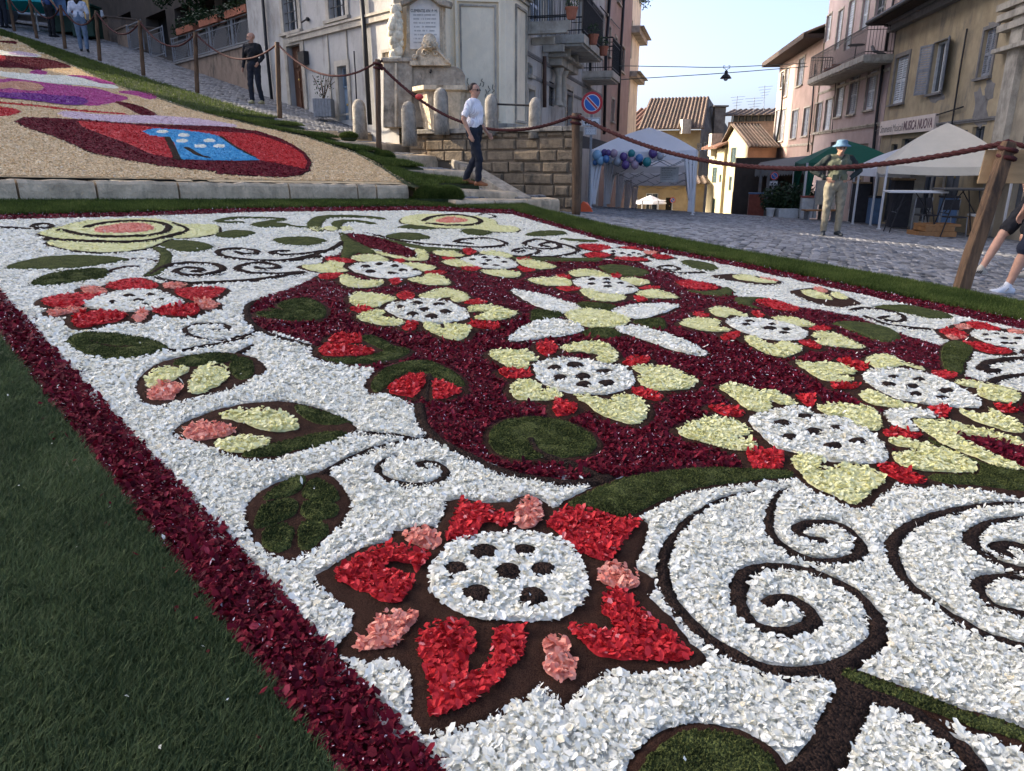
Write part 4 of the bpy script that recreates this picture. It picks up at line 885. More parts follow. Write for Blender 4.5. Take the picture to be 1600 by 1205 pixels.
# ---------------------------------------------------------------- turf
M_turf = petalmat('turf_blades', (.042, .064, .026), (.145, .185, .075), (.28, .27, .14), rough=.6, trans=.25)
M_turf2 = petalmat('turf_blades_light', (.036, .060, .012), (.15, .19, .045), (.27, .26, .10), rough=.6, trans=.3)
M_thatch = mat('turf_thatch', (.035, .048, .018), .95, .4, 20, .8, 120, .01)
def turf(name, P3, Nn, m, length, width, two, label, origin=None, lean=.35, rng=RNG, dirn=None):
    n = len(P3); a = rng.random(n) * 6.283; ln = length * rng.uniform(.55, 1.25, n); w = width * rng.uniform(.7, 1.2, n)
    lx, ly = rng.normal(0, lean, n), rng.normal(0, lean, n)
    if dirn is not None: lx += dirn[0]; ly += dirn[1]
    side_ = np.c_[np.cos(a), np.sin(a), np.zeros(n)] * w[:, None] / 2
    up = np.c_[lx, ly, np.ones(n)]; up /= np.linalg.norm(up, axis=1)[:, None]
    up2 = np.c_[lx * 2.4, ly * 2.4, np.ones(n) * .8]; up2 /= np.linalg.norm(up2, axis=1)[:, None]
    base = P3; mid = base + up * (ln * .55)[:, None]; tip = mid + up2 * (ln * .5)[:, None]
    if two:
        V = np.stack([base - side_, base + side_, mid + side_ * .8, mid - side_ * .8, tip + side_ * .12, tip - side_ * .12], 1).reshape(-1, 3)
        b = np.arange(n)[:, None] * 6; Q = np.concatenate([b + np.array([0, 1, 2, 3]), b + np.array([3, 2, 4, 5])]); k = 6
    else:
        V = np.stack([base - side_, base + side_, tip + side_ * .2, tip - side_ * .2], 1).reshape(-1, 3); b = np.arange(n)[:, None] * 4; Q = b + np.array([0, 1, 2, 3]); k = 4
    o = np_mesh(name, V, Q, m, None, tone=np.repeat(np.clip(rng.random(n) ** 1.6 * .75 + .5 * (fnoise(P3[:, :2], 3.1, 31) - .35) + .35 * (fnoise(P3[:, :2], 13, 32) - .5), 0, 1), k), kind='stuff')
    tag(o, label, 'grass'); return o
def pts1(lo, hi, dens, keep, thin=True):
    n = int((hi[0] - lo[0]) * (hi[1] - lo[1]) * dens); P = np.c_[RNG.uniform(lo[0], hi[0], n), RNG.uniform(lo[1], hi[1], n)]
    D = np.linalg.norm(F1.w(P), axis=1)
    if thin: P = P[RNG.random(len(P)) < np.clip(2.2 / D, .1, 1) ** 1.2]
    return P[keep(P)]
patch('turf_thatch', F1, [grass_out], M_thatch, None, -.014, .003, cell=.2, rim=.02, kind='structure')
pl = pts1((-1.0, -.6), (LB, 5.6), 95000, lambda P: (fnoise(P, 7, 9) > -.1) & (P[:, 0] < LB + .02 * (fnoise(P, 18, 6) - .5)))
turf('near_turf', F1.w(pl, .0), None, M_turf, .036, .0034, True, 'dark green turf at the lower left beside the crimson border', dirn=(.12, .25))
pl2 = pts1((-2.5, -1.2), (-1.0, 8), 9000, lambda P: P[:, 0] > -9)
turf('left_turf', F1.w(pl2, .0), None, M_turf, .05, .006, False, 'dark green turf further left of the lower carpet')
def ring(P): return (grass_out.sdf(P) < 0) & (grass_in.sdf(P) > 0) & (P[:, 0] > LB)
pr = pts1((LB, -1.2), (9, 9.5), 34000, ring, thin=False); pr = pr[RNG.random(len(pr)) < np.clip(9 / np.linalg.norm(F1.w(pr), axis=1), .3, 1)]
wf = F1.w(pr, 0.)
far = (wf[:, 0] < .6) & (wf[:, 1] > 7)
turf('far_turf_strip', wf[far], None, M_turf2, .05, .008, False, 'turf strip between the crimson border and the travertine kerb')
turf('right_turf_strip', wf[~far], None, M_turf2, .055, .008, False, 'turf strip between the lower carpet and the cobbled square')
# the turf strip that runs up beside the upper carpet and folds over the step ends
n = 90000; uu = RNG.uniform(-.5, 30, n); uu = np.where(RNG.random(n) < .45, RNG.uniform(-.5, 6, n), uu); t = RNG.random(n)
vi, vo = v_in(uu) - .03, v_out(uu)
vv = vi + t * (vo - vi); x = K0[0] + uu * UH[0] + vv * VH[0]; y = K0[1] + uu * UH[1] + vv * VH[1]
def step_h(u):
    f = np.array([-.35, 1.0, 2.3, 3.5, 4.7]); ph = np.searchsorted(f, u) - 1; lo_ = f[np.clip(ph, 0, 4)]; hi_ = np.r_[f[1:], 5.9][np.clip(ph, 0, 4)]
    s_ = np.clip((u - lo_) / (hi_ - lo_), 0, 1); return np.where((ph >= 0) & (u < 5.9), -(s_ ** 2.2) * .13, 0)
edge = np.clip((t - .25) / .4, 0, 1)
zt = z2(x, y) + .02 + step_h(uu) * edge + .03 * np.exp(-((step_h(uu)) / .03) ** 2) * (uu < 5.5) + (uu < -.25) * (-.2 * edge)
turf('upper_turf_strip', np.c_[x, y, zt], None, M_turf2, .055, .012, False, 'turf strip edging the upper carpet and draped over the step ends', lean=.5)
# body under that strip
mb = MB(); us_ = np.r_[np.arange(-.4, 6, .08), np.arange(6, 31, .6)]; prev = None
for u in us_:
    ua = np.array([u]); a, b = float(v_in(ua)[0]) - .1, float(v_out(ua)[0]) - .02; row = []
    for t_ in (0, .25, .45, .65, 1, 1.001):
        v = a + (b - a) * t_; p = ufr(u, v, 0); e_ = min(max((t_ - .25) / .4, 0), 1)
        z = z2(p[0], p[1]) + .015 + float(step_h(ua)[0]) * e_ + (-.2 * e_ if u < -.25 else 0)
        row.append((p[0], p[1], z if t_ <= 1 else z - .25))
    if prev:
        for k in range(5): mb.add([prev[k], prev[k + 1], row[k + 1], row[k]], [(0, 1, 2, 3)])
    prev = row
mb.build('turf_mat', M_thatch, kind='structure')

# tufts where the turf mat is bunched over the step ends
tuft_xy = [(545, 213, 15.6, .17, .09), (598, 244, 14.3, .22, .12), (630, 262, 13.4, .22, .12), (660, 284, 12.3, .26, .13), (700, 304, 11.7, .24, .17), (672, 304, 11.6, .24, .17)]
TP = []
for px_, py_, wy_, rw, rh_ in tuft_xy:
    c_ = at_y(px_, py_, wy_); mb = MB(); mb.ball(c_ - np.array([0, 0, rh_ * .35]), 1., 16, 10, rw, rw * .8, rh_); o_ = mb.build('turf_fold', M_thatch, smooth=True, origin=tuple(c_)); o_['kind'] = 'structure'
    k_ = 9000; dd = RNG.normal(size=(k_, 3)); dd /= np.linalg.norm(dd, axis=1)[:, None]; dd[:, 2] = np.abs(dd[:, 2])
    TP.append(c_ - [0, 0, rh_ * .35] + dd * np.array([rw, rw * .8, rh_]))
turf('turf_tufts', np.vstack(TP), None, M_turf2, .045, .008, False, 'bunched dark turf folded over the corners of the stone steps', lean=.6)

# ---------------------------------------------------------------- the upper carpet
BLOCK2 = len(BLOCK)
M_bedb = mat('petal_bed_beige', (.5, .38, .22), .9, .25, 50, .8, 90, .006)
ub = [(v_ - .0, u_) for u_, v_ in ui]            # (v,u) from street coordinates
def f2(u, v): p = ufr(u, v, 0); d = np.array([p[0], p[1], z2(p[0], p[1])]) - F2.O; return (float(d @ F2.V), float(d @ F2.U))
beige = Shape([f2(u_, v_) for u_, v_ in ui] + [f2(ui[-1][0] + 8, -3.2), f2(ui[-1][0] + 8, -9.5), f2(.0, -9.5), f2(.0, 0)], smooth=False)
def mot2(name, label, spec, **k): return motif(name, label, 'flower picture', spec, fr=F2, lift=.004, group='pictures of the upper carpet', rim=.02, **k)
mot2('petal_cushion', 'crimson cushion shape with a light blue keyhole figure on the beige carpet', [
  ('C', 'L 90,680 130,658 250,660 450,670 700,690 1000,700 1250,708 M 130,720 230,735 340,770 420,810 480,850 517,905 503,950 450,977 370,987 200,980 0,967 L 1200,955 1000,935 900,925 700,890 500,850 430,815 300,760 150,712', dict(smooth=False)),
  ('R', 'L 430,682 700,700 900,720 1150,738 M 60,742 200,752 300,780 400,820 465,860 495,905 480,945 400,925 220,893 L 1000,893 850,865 700,800 560,750 470,715', dict(norim=True, L=.022, name='red_inlay', smooth=False)),
  ('b', 'L 790,740 850,725 960,730 1100,745 1190,760 1230,780 1280,812 M 120,845 225,895 100,899 L 1000,893 985,850 965,800 930,775 830,762', dict(norim=True, L=.030, name='blue_figure', smooth=False))] +
  [('W', 'L ' + dot((a, b), 32, 9), dict(norim=True, L=.037, name='white_spot')) for a, b in ((900, 745), (1020, 765), (1160, 795), (1010, 797), (1110, 826), (1215, 825))] +
  [('D', 'L 1035,835 1060,850 1100,875 1150,888', dict(stroke=.09, norim=True, L=.037, name='dark_figure')), ('D', 'L 930,775 955,830 985,893', dict(stroke=.08, norim=True, L=.034, name='dark_line')),
   ('D', 'L 1225,770 1300,825 1410,885', dict(stroke=.06, norim=True, L=.034, name='dark_line'))], backing='D')
mot2('lace_edge', 'white and pink lace edge behind the crimson cushion', [('p', 'L 325,632 400,625 530,640 700,645 900,650 1100,665 1310,700 1200,708 900,690 700,685 530,670 380,655', dict(norim=True))], noback=True)
mot2('crimson_bar', 'dark crimson bar behind the lace edge', [('C', 'L 640,570 700,575 790,600 865,640 780,640 700,600', dict(norim=True))], noback=True)
mot2('red_line', 'thin red line running across the beige carpet', [('R', 'L -120,560 0,575 200,592 430,617 680,636', dict(stroke=.11, norim=True))], noback=True)
mot2('petal_figure', 'magenta and purple robe with a white band on the beige carpet', [
  ('m', 'J -300,770 0,835 100,830 300,850 600,890 1000,935 1200,990 1330,1030 1200,1070 1000,1110 880,1105 700,1080 500,1050 300,1000 0,990 -300,930', dict(norim=True)),
  ('u', 'J -300,900 0,985 200,990 400,1000 560,1015 800,1030 900,1060 860,1100 700,1105 500,1080 250,1050 0,1025 -300,960', dict(norim=True, L=.03)),
  ('f', 'J -200,850 0,885 150,870 350,885 440,920 400,955 250,955 100,930 0,940 -200,900', dict(norim=True, L=.032)),
  ('W', 'J -200,720 0,760 200,775 450,795 800,810 950,860 1200,905 1180,930 900,900 600,880 300,845 0,800 -200,760', dict(norim=True, L=.02)),
  ('m', 'J 320,755 400,740 490,760 450,790 340,780', dict(norim=True)), ('m', 'J 700,803 900,808 1100,855 1190,890 1040,885 950,845', dict(norim=True, L=.024)),
  ('m', 'J 1230,965 1400,960 1580,985 1630,1020 1560,1040 1400,1000', dict(norim=True))], noback=True)
mot2('petal_shape', 'dark maroon pointed shape high on the beige carpet', [('C', 'J -300,540 0,585 200,600 400,610 600,650 740,705 600,715 450,725 400,740 200,715 0,710 -300,660', dict(norim=True)),
  ('R', 'J -200,560 0,590 60,620 0,650 -200,600', dict(norim=True, L=.024))], noback=True)
mot2('petal_shape', 'white pointed shape with a pink end above the maroon one', [('W', 'J -200,510 0,530 100,550 300,560 430,590 370,605 150,590 0,575', dict(norim=True)), ('p', 'J 100,560 200,548 370,580 360,598 130,580', dict(norim=True, L=.022))], noback=True)
mot2('petal_shape', 'small maroon tongue at the top of the beige carpet', [('C', 'J -100,425 60,437 140,435 185,455 150,472 0,452', dict(norim=True))], noback=True)
mot2('petal_shape', 'red ring fragment cut by the left edge of the picture', [('R', 'L -60,600 70,608 108,625 60,642 -60,645', dict(norim=True))], noback=True)
blk2 = [s for f, ss in BLOCK[BLOCK2:] for s in ss]
bd = patch('beige_bed', F2, [beige], M_bedb, None, .0, .004, cell=.1, rim=.02, kind='stuff')
tag(bd, 'crushed beige petals under the upper carpet', 'petals')
o = petal_mesh('beige_petal_field', F2, lambda P, mg: (beige.sdf(P) < .01) & (sdf_min(blk2, P) > 0), beige.lo, (beige.hi[0], 14.), M_beige, None, .006, .014, dens=12000, size=.018, kind='stuff', flat=.35)
tag(o, 'loose beige petals filling the background of the upper carpet', 'petals')
o = petal_mesh('far_beige_petals', F2, lambda P, mg: (beige.sdf(P) < .01) & (sdf_min(blk2, P) > 0) & (P[:, 1] >= 14), (beige.lo[0], 14), beige.hi, M_beige, None, .006, .03, dens=3500, size=.034, kind='stuff', flat=.5)
tag(o, 'beige petals at the far upper end of the upper carpet', 'petals')
# ---------------------------------------------------------------- buildings
class Fac:
    """vertical wall plane through two ground points; s along it, z up, out towards the street"""
    def __init__(s, a, b, flip=False):
        s.P = np.array([a[0], a[1], 0.]); d = np.array([b[0] - a[0], b[1] - a[1], 0.]); s.L = np.linalg.norm(d); s.d = d / s.L
        n = np.array([-s.d[1], s.d[0], 0.]); s.n = n if (n @ -s.P) > 0 else -n
        if flip: s.n = -s.n
    def pt(s, px, py, out=0.):
        d = ray(px, py); t = ((s.P + s.n * out) @ s.n) / (d @ s.n); q = d * t; return float((q - s.P) @ s.d), float(q[2])
    def w(s, a, z, o=0.): p = s.P + s.d * a + s.n * o; return np.array([p[0], p[1], z])
    def rect(s, xl, xr, yt, yb, out=0.):
        ym = (yt + yb) / 2; xm = (xl + xr) / 2; a = s.pt(xl, ym, out)[0]; b = s.pt(xr, ym, out)[0]; return (min(a, b), max(a, b), s.pt(xm, yb, out)[1], s.pt(xm, yt, out)[1])
    def fr(s, a, o, z): return s.w(a, z, o)
    def box(s, m, a0, a1, z0, z1_, o0, o1): m.box(a0, o0, z0, a1, o1, z1_, fr=s.fr); return m
def hz(px, wy): return ((px - 800) / 1202.6 * wy, wy)
def wall(F, s0, s1, z0, zt, holes, m, par, depth=.22, name='wall'):
    S = sorted({s0, s1, *[min(max(h[0], s0), s1) for h in holes], *[min(max(h[1], s0), s1) for h in holes]}); Z = sorted({z0, zt, *[min(max(h[2], z0), zt) for h in holes], *[min(max(h[3], z0), zt) for h in holes]})
    b = MB()
    for i in range(len(S) - 1):
        for j in range(len(Z) - 1):
            cs, cz = (S[i] + S[i + 1]) / 2, (Z[j] + Z[j + 1]) / 2
            if any(h[0] < cs < h[1] and h[2] < cz < h[3] for h in holes): continue
            b.add([F.w(S[i], Z[j]), F.w(S[i + 1], Z[j]), F.w(S[i + 1], Z[j + 1]), F.w(S[i], Z[j + 1])], [(0, 1, 2, 3)])
    for h in holes:
        a, c, d_, e = h; q = [(a, d_), (c, d_), (c, e), (a, e)]
        for k in range(4):
            p0, p1 = q[k], q[(k + 1) % 4]; b.add([F.w(*p0), F.w(*p1), F.w(*p1, -depth), F.w(*p0, -depth)], [(0, 1, 2, 3)])
    # back, sides and top of the volume
    me = b.build(name, m, par)
    return me
def volume(F, s0, s1, z0, zt, deep, m, par, name='rear_wall'):
    b = MB(); c = [F.w(s0, z0), F.w(s1, z0), F.w(s1, z0, -deep), F.w(s0, z0, -deep), F.w(s0, zt), F.w(s1, zt), F.w(s1, zt, -deep), F.w(s0, zt, -deep)]
    b.add(c, [(1, 2, 6, 5), (2, 3, 7, 6), (3, 0, 4, 7), (4, 5, 6, 7)]); return b.build(name, m, par)
M_glass = mat('window_glass', (.03, .04, .05), .12, .2, 3, 0, spec=.6)
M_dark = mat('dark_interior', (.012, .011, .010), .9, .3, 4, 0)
M_iron = mat('black_iron', (.018, .018, .02), .55, .3, 20, .1, 60, .002)
M_irong = mat('grey_iron', (.22, .23, .24), .5, .2, 20, 0)
M_wood = mat('brown_door_wood', (.085, .035, .018), .5, .3, 5, .4, 30, .004, stretch=.3)
M_bluew = mat('pale_blue_paint', (.22, .29, .36), .6, .25, 5, .3, 30, .003, stain=(.15, .15, .14))
def window(F, par, r, kind='shut', col=None, frame=None, depth=.12, n=18, name='window'):
    """a window set in its opening: frame, then shutters, glass or bars"""
    a, b, z0, z1_ = r; w = b - a; h = z1_ - z0; fm = frame or M_wframe; t = min(.06, w * .1)
    mb = MB(); 
    for q in ((a, a + t, z0, z1_), (b - t, b, z0, z1_), (a + t, b - t, z0, z0 + t), (a + t, b - t, z1_ - t, z1_), ((a + b) / 2 - t * .45, (a + b) / 2 + t * .45, z0 + t, z1_ - t)):
        F.box(mb, *q, -depth - .05, -depth + .02)
    o = mb.build(name, fm, par)
    if kind in ('glass', 'bars', 'open'):
        g = MB(); F.box(g, a + t, b - t, z0 + t, z1_ - t, -depth - .08, -depth - .05); g.build('pane', M_glass, o)
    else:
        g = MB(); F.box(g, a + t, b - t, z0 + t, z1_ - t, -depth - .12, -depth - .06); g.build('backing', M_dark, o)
    def leaf(F, x0, x1, fr, nm='shutter'):
        m_ = MB(); st = min(.05, abs(x1 - x0) * .15)
        for q in ((x0, x0 + st, z0 + .01, z1_ - .01), (x1 - st, x1, z0 + .01, z1_ - .01), (x0 + st, x1 - st, z0 + .01, z0 + .08), (x0 + st, x1 - st, z1_ - .08, z1_ - .01), (x0 + st, x1 - st, (z0 + z1_) / 2 - .03, (z0 + z1_) / 2 + .03)):
            m_.box(q[0], 0, q[2], q[1], .035, q[3], fr=fr)
        for i in range(n):
            zc = z0 + .08 + (h - .17) * (i + .5) / n; dz = (h - .17) / n * .42
            m_.add([fr(x0 + st, .004, zc + dz), fr(x1 - st, .004, zc + dz), fr(x1 - st, .034, zc - dz), fr(x0 + st, .034, zc - dz)], [(0, 1, 2, 3)])
        return m_.build(nm, col or M_shutg, o)
    if kind == 'shut':
        leaf(F, a + t, (a + b) / 2 - .006, lambda x, y, z: F.w(x, z, -depth + .03 + y)); leaf(F, (a + b) / 2 + .006, b - t, lambda x, y, z: F.w(x, z, -depth + .03 + y))
    if kind == 'open':
        lw = w / 2
        for sg in (-1, 1):
            e = a if sg < 0 else b; ang = .32
            leaf(F, 0.0, lw, lambda x, y, z, e=e, sg=sg: F.w(e + sg * (x * math.cos(ang)), z, .03 + x * math.sin(ang) + y))
    if kind == 'bars':
        m_ = MB(); k = max(3, int(w / .13))
        for i in range(1, k): m_.tube([F.w(a + w * i / k, z0, -.03), F.w(a + w * i / k, z1_, -.03)], .012, 5)
        k = max(3, int(h / .2))
        for i in range(1, k): m_.tube([F.w(a, z0 + h * i / k, -.03), F.w(b, z0 + h * i / k, -.03)], .011, 5)
        m_.build('grille', M_iron, o)
    return o
def surround(F, par, r, m, wd=.12, o=.035, sill=True, name='surround'):
    a, b, z0, z1_ = r; mb = MB()
    F.box(mb, a - wd, a - .003, z0, z1_ + wd, .0, o); F.box(mb, b + .003, b + wd, z0, z1_ + wd, .0, o); F.box(mb, a - .003, b + .003, z1_ + .003, z1_ + wd, .0, o)
    x = mb.build(name, m, par)
    if sill: s = MB(); F.box(s, a - wd * 1.3, b + wd * 1.3, z0 - .07, z0 - .004, -.05, .10); s.build('sill', m, par)
    return x
def door(F, par, r, m, depth=.12, panels=4, name='door'):
    a, b, z0, z1_ = r; mb = MB(); F.box(mb, a, b, z0, z1_, -depth - .05, -depth); o = mb.build(name, m, par)
    pm = MB(); rows = panels // 2; w = b - a; h = z1_ - z0
    for i in range(rows):
        for j in (0, 1):
            x0 = a + w * (.08 + .47 * j); F.box(pm, x0, x0 + w * .37, z0 + h * (.05 + i * .93 / rows), z0 + h * (i * .93 / rows + .93 / rows), -depth + .001, -depth + .02)
    pm.build('door_panel', m, o)
    k = MB(); k.ball(F.w((a + b) / 2 + w * .04, z0 + h * .48, -depth + .04), .03, 8, 6); k.build('handle', M_brass, o); return o
def pipe(F, par, pts, r=.05, m=None, out=.08, name='drainpipe'):
    mb = MB(); mb.tube([F.w(*F.pt(px, py, out), out) for px, py in pts], r, 8); return mb.build(name, m or M_iron, par, smooth=True)
def band(F, par, s0, s1, z, h, o, m, name='string_course'):
    mb = MB(); F.box(mb, s0, s1, z, z + h, -.02, o); F.box(mb, s0, s1, z + h + .002, z + h + .05, -.02, o * 1.5); return mb.build(name, m, par)
def cable(pts, r, name, m, par=None, sag=0):
    mb = MB(); mb.tube(pts, r, 5); return mb.build(name, m, par)
M_wframe = mat('white_window_frame', (.55, .56, .55), .5, .15, 8, 0)
M_shutg = mat('grey_shutter', (.22, .235, .26), .6, .25, 8, .1, 40, .002)
M_shutd = mat('dark_grey_shutter', (.10, .11, .125), .6, .25, 8, .1, 40, .002)
M_shutw = mat('white_shutter', (.50, .54, .58), .5, .15, 8, .1, 40, .002)
M_shutgr = mat('dark_green_shutter', (.018, .04, .035), .6, .25, 8, .1)
M_brass = mat('brass', (.5, .35, .12), .3, .1, 8, 0, metal=1)
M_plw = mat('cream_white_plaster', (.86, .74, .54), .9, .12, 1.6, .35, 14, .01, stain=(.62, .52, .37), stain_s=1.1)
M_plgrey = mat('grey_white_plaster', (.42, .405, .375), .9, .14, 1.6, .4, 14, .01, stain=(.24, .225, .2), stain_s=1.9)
M_pink = mat('pink_plaster', (.40, .315, .295), .9, .14, 1.5, .35, 14, .01, stain=(.36, .27, .25), stain_s=.9)
M_pinkd = mat('old_rose_plaster', (.34, .245, .205), .9, .2, 1.5, .35, 14, .01, stain=(.34, .23, .2), stain_s=1.2)
M_ochre = mat('ochre_plaster', (.39, .315, .20), .9, .2, 1.8, .45, 14, .012, stain=(.21, .185, .14), stain_s=1.6)
M_ochreg = mat('grey_ochre_plaster', (.36, .31, .23), .9, .2, 1.8, .45, 14, .012, stain=(.19, .17, .14), stain_s=1.0)
M_trim = mat('weathered_trim', (.42, .38, .31), .9, .25, 4, .4, 25, .01, stain=(.2, .18, .15), stain_s=2)
M_trimg = mat('grey_trim', (.20, .19, .18), .9, .25, 4, .4, 25, .01)
M_cream = mat('lit_cream_plaster', (.36, .31, .19), .9, .12, 1.5, .3, 14, .01, stain=(.34, .29, .19))
M_orange = mat('orange_plaster', (.5, .30, .18), .9, .15, 1.5, .3, 14, .01)
M_tile = mat('terracotta_tile', (.17, .085, .055), .85, .45, 9, .5, 30, .01, stain=(.13, .09, .06), stain_s=2, tone=.35)
M_tileo = mat('old_terracotta_tile', (.13, .09, .065), .85, .45, 9, .5, 30, .01, stain=(.09, .08, .06), stain_s=2, tone=.35)
M_slab = mat('balcony_slab', (.42, .39, .33), .85, .25, 5, .4, 25, .01, stain=(.22, .19, .15), stain_s=3)
M_bark = mat('wood_post', (.125, .075, .042), .85, .5, 16, 1.0, 50, .012, stretch=.12, stain=(.05, .032, .022), stain_s=5)

def roof(name, par, A, B, C, D_, m, rows=None, pitch=.24, r=.075):
    """tiled slope: eave A-B, ridge D-C; sheet with rows of half-round tiles"""
    A, B, C, D_ = [np.array(p, float) for p in (A, B, C, D_)]
    n = rows or max(4, int(np.linalg.norm(B - A) / pitch)); N = np.cross(B - A, D_ - A); N /= np.linalg.norm(N)
    if N[2] < 0: N = -N
    mb = MB(); mb.hexa([A - N * .06, B - N * .06, C - N * .06, D_ - N * .06, A, B, C, D_])
    k = max(3, int(np.linalg.norm(D_ - A) / .55)); ed = (B - A) / np.linalg.norm(B - A)
    for i in range(n):
        t = (i + .5) / n; p = A + (B - A) * t; q = D_ + (C - D_) * t
        V = []; jit = random.uniform(-.02, .02)
        for j in range(k + 1):
            f = j / k; c = p + (q - p) * f; rr = r * (1.0 + .18 * ((j % 2) - .5) + random.uniform(-.05, .05))
            for a in (0, .25, .5, .75, 1): V.append(c + ed * (math.cos(math.pi * a) * rr + jit) + N * (math.sin(math.pi * a) * rr * .9 - .005))
        Fs = [(j * 5 + a, j * 5 + a + 1, (j + 1) * 5 + a + 1, (j + 1) * 5 + a) for j in range(k) for a in range(4)] + [(0, 1, 2, 3, 4)]
        mb.add(V, Fs)
    o = mb.build(name, m, par)
    at = o.data.attributes.new('tone', 'FLOAT', 'POINT'); per = (k + 1) * 5; tv = [.5] * 8 + sum([[random.random()] * per for i in range(n)], []); at.data.foreach_set('value', tv[:len(o.data.vertices)]); return o
def balcony(F, par_name, s0, s1, z, out, label, rail_m=None, screen=None, thick=.2, bar=.11, group=None, par=None):
    t = par if par is not None else None
    sl = MB(); F.box(sl, s0, s1, z - thick, z, .002, out); F.box(sl, s0 + .05, s1 - .05, z - thick - .06, z - thick - .002, .002, out - .06)
    b = sl.build('balcony', M_slab, t)
    r = MB(); hh = .98; seq = [(s0 + .04, .02), (s0 + .04, out - .04), (s1 - .04, out - .04), (s1 - .04, .02)]
    for (a, o1), (c, o2) in zip(seq[:-1], seq[1:]):
        for zz, rr in ((z + hh, .022), (z + .1, .014), (z + hh - .14, .012)): r.tube([F.w(a, zz, o1), F.w(c, zz, o2)], rr, 5)
        k = max(2, int(math.hypot(c - a, o2 - o1) / bar))
        for i in range(k + 1):
            f = i / k; r.tube([F.w(a + (c - a) * f, z, o1 + (o2 - o1) * f), F.w(a + (c - a) * f, z + hh, o1 + (o2 - o1) * f)], .009, 4, cap=False)
    r.build('railing', M_iron, b)
    if screen: sc = MB(); F.box(sc, s0 + .08, s1 - .08, z + .05, z + .93, out - .085, out - .07); sc.build('reed_screen', screen, b)
    return b

# --- right hand row -------------------------------------------------------------------------
R = Fac(hz(1205, 51.6), hz(1460, 24))
def sR(px): return R.pt(px, 251)[0]
RP = random.Random(2)
# ochre shop building
zt = 4.75; b3 = thing('shop_building', R.w(sR(1460), -2.2), 'two storey ochre building with the music shop sign and deep dark eaves', 'building')
s0, s1 = sR(1372), sR(1560)
w1 = R.rect(1397, 1416, 90, 161); w2 = R.rect(1456, 1478, 66, 144); w3 = R.rect(1534, 1553, 47, 119)
sh = [R.rect(1384, 1394, 226, 350), R.rect(1400, 1424, 217, 350), R.rect(1428, 1436, 214, 350), R.rect(1441, 1462, 212, 350), R.rect(1474, 1500, 205, 345), R.rect(1517, 1536, 198, 235)]
wall(R, s0, s1, -3, zt, [w1, w2, w3] + sh, M_ochre, b3); volume(R, s0, s1, -3, zt, 8, M_ochre, b3)
window(R, b3, w1, 'shut', M_shutw); surround(R, b3, w1, M_trimg, .14); window(R, b3, w2, 'open', M_shutg); surround(R, b3, w2, M_trimg, .03); window(R, b3, w3, 'shut', M_shutg); surround(R, b3, w3, M_trimg, .1)
for r in sh[:4]: window(R, b3, r, 'glass', frame=M_shutd, name='shop_window')
door(R, b3, sh[4], M_shutd); window(R, b3, sh[5], 'glass', frame=M_shutd)
# plaster patches fallen off
def blob(F, par, px, py, rx, ry, m, name, seed):
    rr = random.Random(seed); pts = []
    for i in range(16):
        a = 6.283 * i / 16; f = rr.uniform(.65, 1.15); pts.append(F.pt(px + rx * f * math.cos(a), py + ry * f * math.sin(a)))
    mb = MB(); mb.prism(pts, lambda a, b, d: F.w(a, b, d), .001, .006); return mb.build(name, m, par)
blob(R, b3, 1532, 170, 13, 34, M_trimg, 'bare_plaster', 1); blob(R, b3, 1462, 152, 13, 9, M_trimg, 'bare_plaster', 2); blob(R, b3, 1552, 40, 9, 6, M_trimg, 'bare_plaster', 3); blob(R, b3, 1547, 140, 8, 22, M_trimg, 'bare_plaster', 4)
e = MB(); R.box(e, s0 - .3, s1, zt - .25, zt - .05, -.02, .22); R.box(e, s0 - .3, s1, zt - .048, zt + .05, -.02, .34); e.build('cornice', M_trimg, b3)
e = MB(); R.box(e, s0 - .5, s1, zt + .052, zt + .14, -.02, .85); e.build('eave', mat('dark_eave_wood', (.05, .035, .028), .9), b3)
g_ = MB(); g_.tube([R.w(s0 - .5, zt + .12, .9), R.w(s1, zt + .12, .9)], .07, 8); g_.build('gutter', M_iron, b3)
roof('roof', b3, R.w(s0 - .5, zt + .16, .9), R.w(s1, zt + .16, .9), R.w(s1, zt + 2.6, -5), R.w(s0 - .5, zt + 2.6, -5), M_tileo)
pipe(R, b3, [(1382, 84), (1371, 170), (1363, 250), (1360, 335)], .06); pipe(R, b3, [(1363, 73), (1366, 80), (1382, 85)], .06, out=.3, name='gutter_elbow')
pipe(R, b3, [(1511, 45), (1500, 110), (1488, 190), (1483, 260)], .025, name='cable'); pipe(R, b3, [(1366, 205), (1440, 187), (1505, 167)], .02, name='cable')
band(R, b3, s0, s1, R.pt(1480, 196)[1] - .0, .05, .05, M_trimg)
